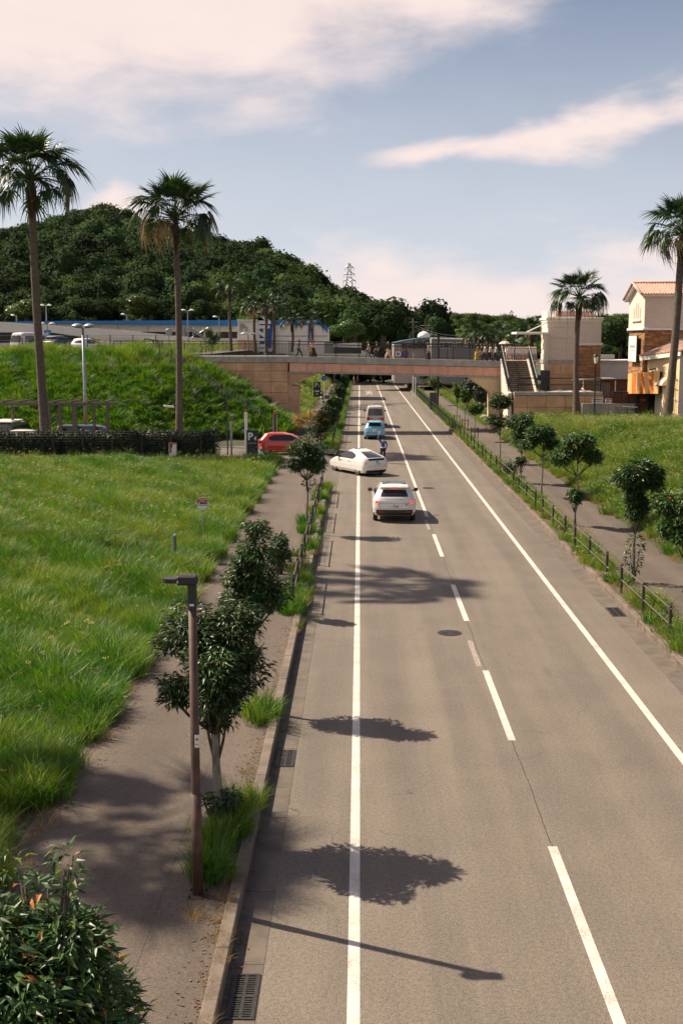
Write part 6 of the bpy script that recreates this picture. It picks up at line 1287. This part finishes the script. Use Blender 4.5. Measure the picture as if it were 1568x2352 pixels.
# light blue small hatchback
aq = Car([(.22, .78), (.4, .84), (.65, .848), (.85, .83), (.98, .79), (1.3, .62), (1.40, .56), (1.45, .40)], [(.22, .1), (.4, .01), (.6, 0), (.8, .04), (.95, .10), (1.05, .18), (1.3, .42), (1.34, .34), (1.40, .5), (1.45, .9)],
         [(.22, 3.85), (.4, 3.98), (.65, 3.95), (.85, 3.6), (.95, 3.2), (1.2, 2.6), (1.38, 2.1), (1.45, 1.7)], 1.45)
def aqx(c, t):
    b = MB(); b.bevbox(-.58, .58, .24, .5, 1.34, 1.39, .02, BLUEP); b.build('roof_spoiler', t); b = MB(); b.bar((0, .32, .98+.08), (.25, .30, 1.05), .012, M_INK, 4); b.build('rear_wiper', t)
    seam(c, t, lambda u, z: c.rear(u*c.w(z), z, .010), [(.60, -.7, .7), (.61, -.7, .7)])
build_car('light_blue_hatchback', 'light blue small hatchback waiting behind the officer', 'car', aq, (1.2, 93.6, 0), 0, BLUEP, 2.55, .7, .3, 6, True, side_glass=[[(.96, .6, 2.9), (1.1, .75, 2.6), (1.32, .95, 2.1)]],
          rear_glass=[(1.05, -.78, .78), (1.18, -.84, .84), (1.30, -.80, .80)], front_glass=[(.98, -.8, .8), (1.38, -.8, .8)], tails=[(M_TAIL, [(.72, .84, .985), (.95, .76, .985), (1.02, .82, .985)])], plate=(.74, '・・14'), bumper=[[(.23, -.8, .8), (.3, -.86, .86), (.34, -.8, .8)]], extras=aqx, mir=(.98, 2.6))
# champagne van
va = Car([(.25, .78), (.4, .835), (.8, .845), (1.1, .84), (1.7, .76), (1.88, .70), (1.95, .62), (1.98, .45)], [(.25, .08), (.4, 0), (.8, .02), (1.1, .04), (1.6, .14), (1.85, .2), (1.93, .3), (1.98, .6)],
         [(.25, 4.55), (.5, 4.68), (.8, 4.6), (1.0, 4.45), (1.5, 4.0), (1.85, 3.5), (1.98, 3.0)], 1.98, .2, .05)
def vax(c, t):
    for s_ in (-1, 1): c.patch(lambda u, z: c.rear(s_*u*c.w(z), z, .012), [(.80, .25, .7), (.88, .25, .72)], M_TAIL, 'garnish_strip', t, 6)
build_car('champagne_van', 'cream van with large rear window and low red lights under the bridge', 'van', va, (1.42, 106.3, 0), 0, CREAM, 2.6, .85, .31, 5, False, side_glass=[[(1.12, .4, 3.9), (1.4, .45, 3.75), (1.7, .55, 3.5)]],
          rear_glass=[(1.10, -.80, .80), (1.3, -.84, .84), (1.64, -.80, .80), (1.7, -.74, .74)], front_glass=[(1.05, -.85, .85), (1.8, -.85, .85)], tails=[(M_TAIL, [(.70, .60, .985), (.94, .58, .985)])], plate=(.80, ''), bumper=[[(.26, -.9, .9), (.32, -.9, .9)]], extras=vax, mir=(1.25, 3.9))
# red hatchback side on
rd = Car([(.22, .78), (.4, .84), (.65, .85), (.85, .83), (.98, .79), (1.3, .64), (1.44, .56), (1.50, .40)], [(.22, .15), (.4, .02), (.6, 0), (.8, .03), (.95, .08), (1.05, .14), (1.3, .36), (1.42, .46), (1.50, .9)],
         [(.22, 3.8), (.4, 3.95), (.65, 3.93), (.85, 3.6), (.98, 3.15), (1.2, 2.8), (1.38, 2.35), (1.5, 1.8)], 1.50)
def rdx(c, t):
    for s_ in (-1, 1):
        for yy in (1.35, 2.35): seam(c, t, lambda u, z: c.side(u, z, s_, .004), [(.3, yy, yy+.01), (.95, yy-.04, yy-.03)], nu=1)
        b = MB(); x = s_*(c.w(.3)+.008); b.bevbox(min(x, x+s_*.02), max(x, x+s_*.02), 1.0, 2.9, .29, .315, .004, M_RIM); b.build('sill_trim', t)
        for yy in (1.5, 2.4): b = MB(); x = s_*(c.w(.88)+.012); b.bevbox(min(x, x+s_*.03), max(x, x+s_*.03), yy, yy+.18, .87, .9, .006, REDP); b.build('door_handle', t)
        c.patch(lambda u, z: c.side(u, z, s_, .010), [(.80, .10, .30), (1.0, .16, .42)], M_TAIL, 'tail_light', t, 3)
qx = PX(593, 1048, 79.6).x
build_car('red_hatchback', 'red hatchback coming out of the parking lot beside the P4 sign', 'car', rd, (qx, 79.6, .2), -PI/2-.02, REDP, 2.5, .68, .30, 9, True, side_glass=[[(.99, .62, 1.0), (1.12, .62, 1.35), (1.30, .95, 1.38)][:0] or [(.98, 1.0, 2.95), (1.1, .75, 2.78), (1.25, .9, 2.5), (1.36, 1.15, 2.25)]],
          rear_glass=[(1.05, -.78, .78), (1.3, -.80, .80)], front_glass=[(1.0, -.8, .8), (1.42, -.8, .8)], tails=[(M_TAIL, [(.78, .80, .985), (1.0, .84, .985)])], plate=(.6, ''), extras=rdx, mir=(.98, 2.85, REDP))
# cars in the upper lot and behind the hedge
UG = 'cars parked in the upper car park'; up = 6.62
p = PX(34, 790, 106); build_car('parked_minivan', 'pale minivan parked at the far left of the upper car park', 'van', va, (p.x, 106.2, up-.05), -.55, SILV, 2.6, .85, .31, 5, False, side_glass=[[(1.12, .4, 3.9), (1.4, .45, 3.75), (1.7, .55, 3.5)]], rear_glass=[(1.10, -.80, .80), (1.4, -.84, .84), (1.7, -.78, .78)], front_glass=[(1.05, -.85, .85), (1.8, -.85, .85)], tails=[(M_TAIL, [(.9, .88, .985), (1.5, .86, .985)])], plate=(.80, ''), group=UG)
p = PX(106, 790, 106.5); build_car('parked_dark_suv', 'dark blue-grey car parked between the pale minivan and the small white car', 'car', suv, (p.x, 106.6, up), -.5, DARKP, 2.66, .86, .35, 5, False, side_glass=[[(1.13, .75, 2.95), (1.25, .80, 2.6), (1.42, .95, 2.15)]], rear_glass=[(1.13, -.80, .80), (1.42, -.80, .80)], front_glass=[(1.08, -.8, .8), (1.5, -.8, .8)], tails=[(M_TAIL, [(.86, .62, .985), (.95, .66, .985)])], plate=(.74, ''), group=UG)
p = PX(174, 790, 107.5); build_car('parked_small_car', 'small white car with orange tail lights at the right of the upper car park', 'car', rd, (p.x, 107.4, up-.08), -.35, WHITE, 2.5, .68, .30, 5, False, side_glass=[[(.98, 1.0, 2.95), (1.1, .75, 2.78), (1.36, 1.15, 2.25)]], rear_glass=[(1.05, -.86, .86), (1.3, -.84, .84)], front_glass=[(1.0, -.8, .8), (1.42, -.8, .8)], tails=[(M_TAILO, [(.82, .78, .985), (1.0, .80, .985)])], plate=(.6, ''), group=UG)
LG = 'cars parked behind the hedge'
p = PX(8, 985, 82); build_car('parked_tall_wagon', 'dark-windowed wagon with pale roof rack at the left edge behind the hedge', 'car', va, (p.x, 81.2, .2), -.1, DARKP, 2.6, .85, .31, 5, False, side_glass=[[(1.12, .4, 3.9), (1.7, .55, 3.5)]], rear_glass=[(1.10, -.84, .84), (1.7, -.78, .78)], front_glass=[(1.05, -.85, .85), (1.8, -.85, .85)], tails=[(M_TAIL, [(.9, .88, .985), (1.5, .86, .985)])], plate=(.80, ''), group=LG,
          extras=lambda c, t: [MB().bevbox(-.78, .8, .2, 2.4, 1.98, 2.10, .04, M_WHITE).build('roof_box', t)])
p = PX(178, 985, 82); build_car('parked_dark_van', 'dark grey car whose roof shows above the hedge under the pergola', 'car', va, (p.x-1.9, 83.6, -.05), -PI/2, DARKP, 2.6, .85, .31, 5, False, side_glass=[[(1.12, .4, 3.9), (1.7, .55, 3.5)]], rear_glass=[(1.10, -.84, .84), (1.7, -.78, .78)], front_glass=[(1.05, -.85, .85), (1.8, -.85, .85)], tails=[(M_TAIL, [(.9, .88, .985), (1.5, .86, .985)])], plate=(.80, ''), group=LG)
p = PX(85, 985, 81); build_car('parked_white_car', 'white car mostly hidden behind the hedge by the tallest palm', 'car', suv, (p.x-2.0, 80.3, .18), -PI/2, WHITE, 2.66, .86, .35, 5, False, side_glass=[[(1.13, .75, 2.95), (1.42, .95, 2.15)]], rear_glass=[(1.13, -.80, .80), (1.42, -.80, .80)], front_glass=[(1.08, -.8, .8), (1.5, -.8, .8)], plate=(.74, ''), group=LG)

# ------------------------------------------------------------------ people
def skin_mesh(name, joints, edges, radii, m, sub=1, root=0):
    me = bpy.data.meshes.new(name+' frame'); me.from_pydata([tuple(j) for j in joints], edges, []); o = bpy.data.objects.new(name+' frame', me); COL.objects.link(o)
    md = o.modifiers.new('s', 'SKIN'); md.use_smooth_shade = True
    if not me.skin_vertices: 
        bpy.context.view_layer.objects.active = o
    sv = me.skin_vertices[0].data
    for i, r in enumerate(radii): sv[i].radius = (r, r) if not isinstance(r, tuple) else r; sv[i].use_root = (i == root)
    if sub: s2 = o.modifiers.new('u', 'SUBSURF'); s2.levels = sub; s2.render_levels = sub
    dg = bpy.context.evaluated_depsgraph_get(); out = bpy.data.meshes.new_from_object(o.evaluated_get(dg)); out.name = name; bpy.data.objects.remove(o); bpy.data.meshes.remove(me)
    out.materials.clear(); out.materials.append(m)
    for p in out.polygons: p.use_smooth = True
    return out
SKIN = mat('skin', (.42, .24, .16), .6)
def cloth(c, nm): return mat('cloth '+nm, c, .85, .1, 12)
HAIRM = mat('black hair', (.014, .011, .01), .6)
def person(label, loc, face, top, bottom, stride=.25, arms=None, H=1.68, skirt=None, hair='short', hat=None, sleeves=True, lean=0.0, longbottom=True, group=None, shoes=M_INK, bag=None, apron=None):
    """arms: list of two (elbow, hand) pairs in body space (x right, y ahead, z up) for left and right"""
    t = thing('person', label, 'person', loc, face, group); k = H/1.68
    def S_(p): return Vector((p[0], p[1]+lean*max(0, p[2]-.9), p[2]))*k
    st = stride; hip = .90
    J = dict(pel=(0, 0, .93), bel=(0, .0, 1.05), che=(0, -.01, 1.26), nk=(0, -.01, 1.42), hd0=(0, .01, 1.48), hd1=(0, .02, 1.56), hd2=(0, .01, 1.63), shL=(-.17, -.01, 1.38), shR=(.17, -.01, 1.38), hpL=(-.09, 0, .88), hpR=(.09, 0, .88),
             knL=(-.10, st*.6+.03, .48), knR=(.10, -st*.35+.04, .48), anL=(-.10, st*.9, .08), anR=(.10, -st*1.0, .10+.05*(st > .2)), toL=(-.11, st*.9+.16, .03), toR=(.11, -st*1.0+.15, .03))
    arms = arms or [((-.24, -.06-st*.3, 1.12), (-.25, .06-st*.5, .88)), ((.24, -.06+st*.3, 1.12), (.25, .08+st*.5, .88))]
    J['elL'], J['haL'] = arms[0]; J['elR'], J['haR'] = arms[1]
    rad = dict(pel=(.125, .1), bel=(.115, .085), che=(.135, .095), nk=.05, hd0=.062, hd1=.09, hd2=.072, shL=.055, shR=.055, hpL=.085, hpR=.085, knL=.055, knR=.055, anL=.035, anR=.035, toL=.03, toR=.03, elL=.036, elR=.036, haL=.026, haR=.026)
    names_ = list(J); idx = {n: i for i, n in enumerate(names_)}; ed = [('pel', 'bel'), ('bel', 'che'), ('che', 'nk'), ('nk', 'hd0'), ('hd0', 'hd1'), ('hd1', 'hd2'), ('che', 'shL'), ('che', 'shR'), ('shL', 'elL'), ('elL', 'haL'), ('shR', 'elR'), ('elR', 'haR'), ('pel', 'hpL'), ('pel', 'hpR'), ('hpL', 'knL'), ('knL', 'anL'), ('anL', 'toL'), ('hpR', 'knR'), ('knR', 'anR'), ('anR', 'toR')]
    pts = [S_(J[n]) for n in names_]; rr = [rad[n] for n in names_]; ee = [(idx[a], idx[b]) for a, b in ed]
    for sd_ in 'LR':      # palm, four fingers and a thumb on each hand
        h = S_(J['ha'+sd_]); e = S_(J['el'+sd_]); d = (h-e).normalized(); s_ = d.cross(Vector((0, 1, 0.2))).normalized(); n_ = d.cross(s_); pi = len(pts); pts.append(h+d*.05); rr.append((.034, .018)); ee.append((idx['ha'+sd_], pi))
        for q, (off, ln) in enumerate(((-.028, .06), (-.01, .072), (.01, .068), (.028, .052))):
            b0 = len(pts); pts.append(h+d*.085+s_*off); pts.append(h+d*(.085+ln)+s_*off*1.2+n_*.015); rr += [.009, .007]; ee += [(pi, b0), (b0, b0+1)]
        b0 = len(pts); pts.append(h+d*.03-s_*.045); pts.append(h+d*.06-s_*.065+n_*.01); rr += [.011, .008]; ee += [(idx['ha'+sd_], b0), (b0, b0+1)]
    rr = [(tuple(v*k for v in r) if isinstance(r, tuple) else r*k) for r in rr]
    body = skin_mesh('body', pts, ee, rr, SKIN, 1, 0); link('body', body, t)
    def sub(nm, ns, es, sc, m, extra=None):
        ix = {n: i for i, n in enumerate(ns)}; P = [S_(J[n]) for n in ns]; Rr = [tuple(v*k+sc for v in rad[n]) if isinstance(rad[n], tuple) else rad[n]*k+sc for n in ns]
        if extra: extra(P, Rr, ix)
        return link(nm, skin_mesh(nm, P, [(ix[a], ix[b]) for a, b in es], Rr, m, 1, 0), t)
    ns = ['pel', 'bel', 'che', 'nk', 'shL', 'shR', 'elL', 'elR'] + (['haL', 'haR'] if sleeves == 'long' else []); es = [('pel', 'bel'), ('bel', 'che'), ('che', 'nk'), ('che', 'shL'), ('che', 'shR'), ('shL', 'elL'), ('shR', 'elR')] + ([('elL', 'haL'), ('elR', 'haR')] if sleeves == 'long' else [])
    def cuff(P, Rr, ix):
        P[ix['nk']] = P[ix['nk']]-Vector((0, 0, .035)); Rr[ix['nk']] = .06
        if sleeves == 'long':
            for s_ in 'LR': a, b_ = ix['el'+s_], ix['ha'+s_]; P[b_] = P[a].lerp(P[b_], .93)
        else:
            for s_ in 'LR': a, b_ = ix['sh'+s_], ix['el'+s_]; P[b_] = P[a].lerp(P[b_], .8); Rr[b_] += .01
    sub('shirt', ns, es, .016, top, cuff)
    if skirt:
        b = MB(); b.lathe([(.14*k, 1.02*k), (.17*k, .9*k), (.2*k, .7*k), (skirt[0]*.9, .5*k), (skirt[0], skirt[1])], bottom, 18, (0, 0, 0), cap=False); o = b.build('skirt', t, smooth=True, fix=False)
    else:
        ns = ['pel', 'hpL', 'hpR', 'knL', 'knR'] + (['anL', 'anR'] if longbottom else []); es = [('pel', 'hpL'), ('pel', 'hpR'), ('hpL', 'knL'), ('hpR', 'knR')] + ([('knL', 'anL'), ('knR', 'anR')] if longbottom else [])
        sub('trousers', ns, es, .016 if longbottom != 'wide' else .045, bottom)
    for s_ in 'LR': b = MB(); a, c_ = S_(J['an'+s_]), S_(J['to'+s_]); b.tube([a+Vector((0, -.04, -.02)), a.lerp(c_, .5)+Vector((0, 0, -.015)), c_+Vector((0, .03, 0))], [.045, .045, .028], shoes, 8); b.build('shoe', t, smooth=True)
    hd = S_(J['hd1']); b = MB(); bmx = bmesh.new(); bmesh.ops.create_icosphere(bmx, subdivisions=2, radius=.108*k)
    for v in bmx.verts:
        v.co.z = v.co.z*1.12 + .03
        if v.co.y > .02 and v.co.z < .055: v.co.y *= .45; v.co.z = max(v.co.z, .04)
        if hair == 'long' and v.co.z < 0 and v.co.y < .03: v.co.z *= 3.0; v.co.x *= .9
        elif v.co.z < -.02: v.co.z = -.02
    bmx.verts.index_update(); b.add([(v.co+hd)[:] for v in bmx.verts], [tuple(v.index for v in f.verts) for f in bmx.faces], HAIRM); bmx.free(); b.build('hair', t, smooth=True)
    b = MB(); b.tube([hd+Vector((0, .085, .0)), hd+Vector((0, .112, -.02))], [.014, .01], SKIN, 6); b.build('nose', t)
    for s_ in (-1, 1): b = MB(); b.lathe([(.01, 0), (.008, .006)], M_INK, 6, tuple(hd+Vector((s_*.032, .086, .012))), 'y'); b.build('eye', t)
    b = MB(); b.bevbox(hd.x-.022, hd.x+.022, hd.y+.082, hd.y+.09, hd.z-.052, hd.z-.044, .002, M_SIGNR); b.build('mouth', t)
    if hat: b = MB(); b.lathe([(.118*k, .03), (.12*k, .08), (.09*k, .15), (.02, .17)], hat, 14, tuple(hd)); b.bevbox(-.08+hd.x, .08+hd.x, hd.y+.07, hd.y+.19, hd.z+.03, hd.z+.045, .004, hat); b.build('cap', t, smooth=True)
    if bag: b = MB(); b.bevbox(.2, .32, -.16, .12, .78, 1.08, .03, bag); b.tube([(.26, -.1, 1.08), (.1, 0, 1.45), (-.1, 0, 1.4)], .012, bag, 4); b.build('shoulder_bag', t)
    return t
C = {k: cloth(v, k) for k, v in dict(officer=(.03, .10, .30), navy=(.02, .025, .04), black=(.015, .015, .016), white=(.62, .58, .54), cream=(.62, .48, .36), grey=(.28, .27, .26), yellow=(.42, .27, .03), denim=(.06, .10, .17), orange=(.4, .12, .03), tan=(.34, .2, .11), pink=(.5, .33, .28), green=(.03, .05, .04)).items()}
# traffic officer
g_ = GX(879, 1064)
o = person('traffic officer in a blue shirt and dark trousers raising one arm on the road', (g_.x, g_.y, 0), R(20), C['officer'], C['navy'], .08, [((-.32, .05, 1.58), (-.22, .12, 1.83)), ((.26, -.04, 1.14), (.24, .10, .90))], 1.72, sleeves='long', hat=C['navy'])
b = MB(); b.lathe([(.15, 1.0), (.15, 1.045)], M_SIGNW, 16); b.build('belt', o); b = MB(); b.bevbox(-.30, -.16, .1, .13, 1.9, 2.05, .01, M_SIGNW); b.build('signal_flag', o)
BZ = lambda x: zd(x)-.26
def bridge_person(px, Yb, label, face, **kw):
    x = PX(px, 800, Yb).x; return person(label, (x, Yb, BZ(x) if x > -6 else 6.3), face, group='people on the footbridge', **kw)
Lf, Rt = R(90), R(-90)
bridge_person(686, 102.4, 'person in dark clothes striding left, leftmost on the bridge', Rt, top=C['navy'], bottom=C['navy'], stride=.36, arms=[((-.22, .18, 1.5), (-.1, .2, 1.62)), ((.24, -.05, 1.14), (.25, .1, .9))])
bridge_person(719, 102.3, 'person in pale top and long dark striped skirt holding something at the chest', Lf, top=C['cream'], bottom=C['black'], stride=.1, skirt=(.36, .12), arms=[((-.2, .12, 1.15), (-.05, .28, 1.2)), ((.2, .12, 1.15), (.05, .28, 1.22))], hair='long')
bridge_person(713, 102.9, 'person in tan trousers walking just behind the striped skirt', Lf, top=C['tan'], bottom=C['tan'], stride=.25)
bridge_person(846, 102.4, 'person in brown top and jeans, left one of the dark pair mid-bridge', Lf, top=C['tan'], bottom=C['denim'], stride=.35)
bridge_person(865, 102.8, 'person all in black, right one of the dark pair mid-bridge', Lf, top=C['black'], bottom=C['black'], stride=.3)
bridge_person(892.5, 102.2, 'person in black top and wide cream trousers touching the head', Lf, top=C['black'], bottom=C['cream'], stride=.34, longbottom='wide', arms=[((-.2, .2, 1.48), (-.12, .1, 1.62)), ((.26, .04, 1.12), (.26, .22, .98))])
bridge_person(983, 102.3, 'person in light grey shirt and long black skirt alone right of middle', Lf, top=C['grey'], bottom=C['black'], stride=.1, skirt=(.26, .18), sleeves='long')
bridge_person(1095, 102.2, 'person in yellow dress at the left of the crowd', Lf, top=C['yellow'], bottom=C['yellow'], stride=.1, skirt=(.24, .3), hair='long')
bridge_person(1105, 102.7, 'person in navy with a backpack second in the crowd', Lf, top=C['navy'], bottom=C['denim'], stride=.28)
bridge_person(1112.5, 102.2, 'person in white shirt with an orange bag in the crowd', Lf, top=C['white'], bottom=C['navy'], stride=.25, bag=C['orange'])
bridge_person(1125, 102.3, 'person in loose white shirt and black trousers in the crowd', Lf, top=C['white'], bottom=C['black'], stride=.3)
bridge_person(1138, 102.4, 'person in white top pulling a dark case right of the crowd', Lf, top=C['white'], bottom=C['navy'], stride=.2)
x_ = PX(1145, 800, 102.3).x; t = thing('suitcase', 'dark blue suitcase behind the person in a white top on the bridge', 'suitcase', (x_, 102.3, BZ(x_))); MB().bevbox(-.2, .2, -.13, .13, .06, .66, .03, C['navy']).build('shell', t); b = MB(); b.bar((-.15, 0, .66), (-.15, 0, 1.0), .012, M_GREYM); b.bar((.1, 0, .66), (.1, 0, 1.0), .012, M_GREYM); b.bar((-.15, 0, 1.0), (.1, 0, 1.0), .015, M_GREYM); b.build('handle', t)
bridge_person(1156, 102.9, 'person in black under the beige parasol', Lf, top=C['black'], bottom=C['black'], stride=.1, skirt=(.24, .2), arms=[((-.22, .1, 1.15), (-.16, .2, 1.38)), ((.24, 0, 1.12), (.25, .05, .9))])
x_ = PX(1158, 800, 102.7).x; t = thing('parasol', 'beige parasol held above the rightmost person on the bridge', 'parasol', (x_, 102.7, BZ(x_)+1.35)); b = MB(); b.bar((0, 0, 0), (0, 0, .62), .01, M_GREYM, 5); b.build('shaft', t)
for q in range(8):
    a, c_ = q*PI/4, (q+1)*PI/4; b = MB(); V = []
    for rr_, zz in ((.02, .62), (.25, .57), (.42, .47), (.52, .36)): V += [(rr_*math.cos(a), rr_*math.sin(a), zz), (rr_*math.cos(c_), rr_*math.sin(c_), zz)]
    b.add(V, [(0, 1, 3, 2), (2, 3, 5, 4), (4, 5, 7, 6)], C['cream']); b.build('canopy_panel', t)
g_ = GX(769, 918, .2); person('person in black top and light trousers walking away on the left path', (-3.6, 152, .2), 0, C['black'], C['grey'], .2, hair='long'); person('person in white shirt with a dark bag walking away on the left path', (-2.95, 153, .2), 0, C['white'], C['navy'], .2, bag=C['black'])
person('person in black shirt and white shorts by the P3 sign', (-4.55, 141, .2), R(-60), C['black'], C['white'], .4, longbottom=False)
person('person in pink top crossing at the far end of the road beside a dark one', (-1.0, 206, .0), Rt, C['pink'], C['tan'], .2); person('person in dark clothes crossing beside the one in pink at the far road end', (-.35, 207, .0), Rt, C['black'], C['navy'], .2)
person('person in dark top crossing the far road end between the two right lines', (2.5, 213, 0), Rt, C['black'], C['cream'], .35, longbottom=False); person('person in light top striding right at the far road end', (3.75, 212, 0), Rt, C['grey'], C['black'], .4)
person('person in a white shirt seen from the chest up behind the hedge', (PX(345, 985, 79.6).x, 79.6, .35), R(150), C['white'], C['navy'], .1)
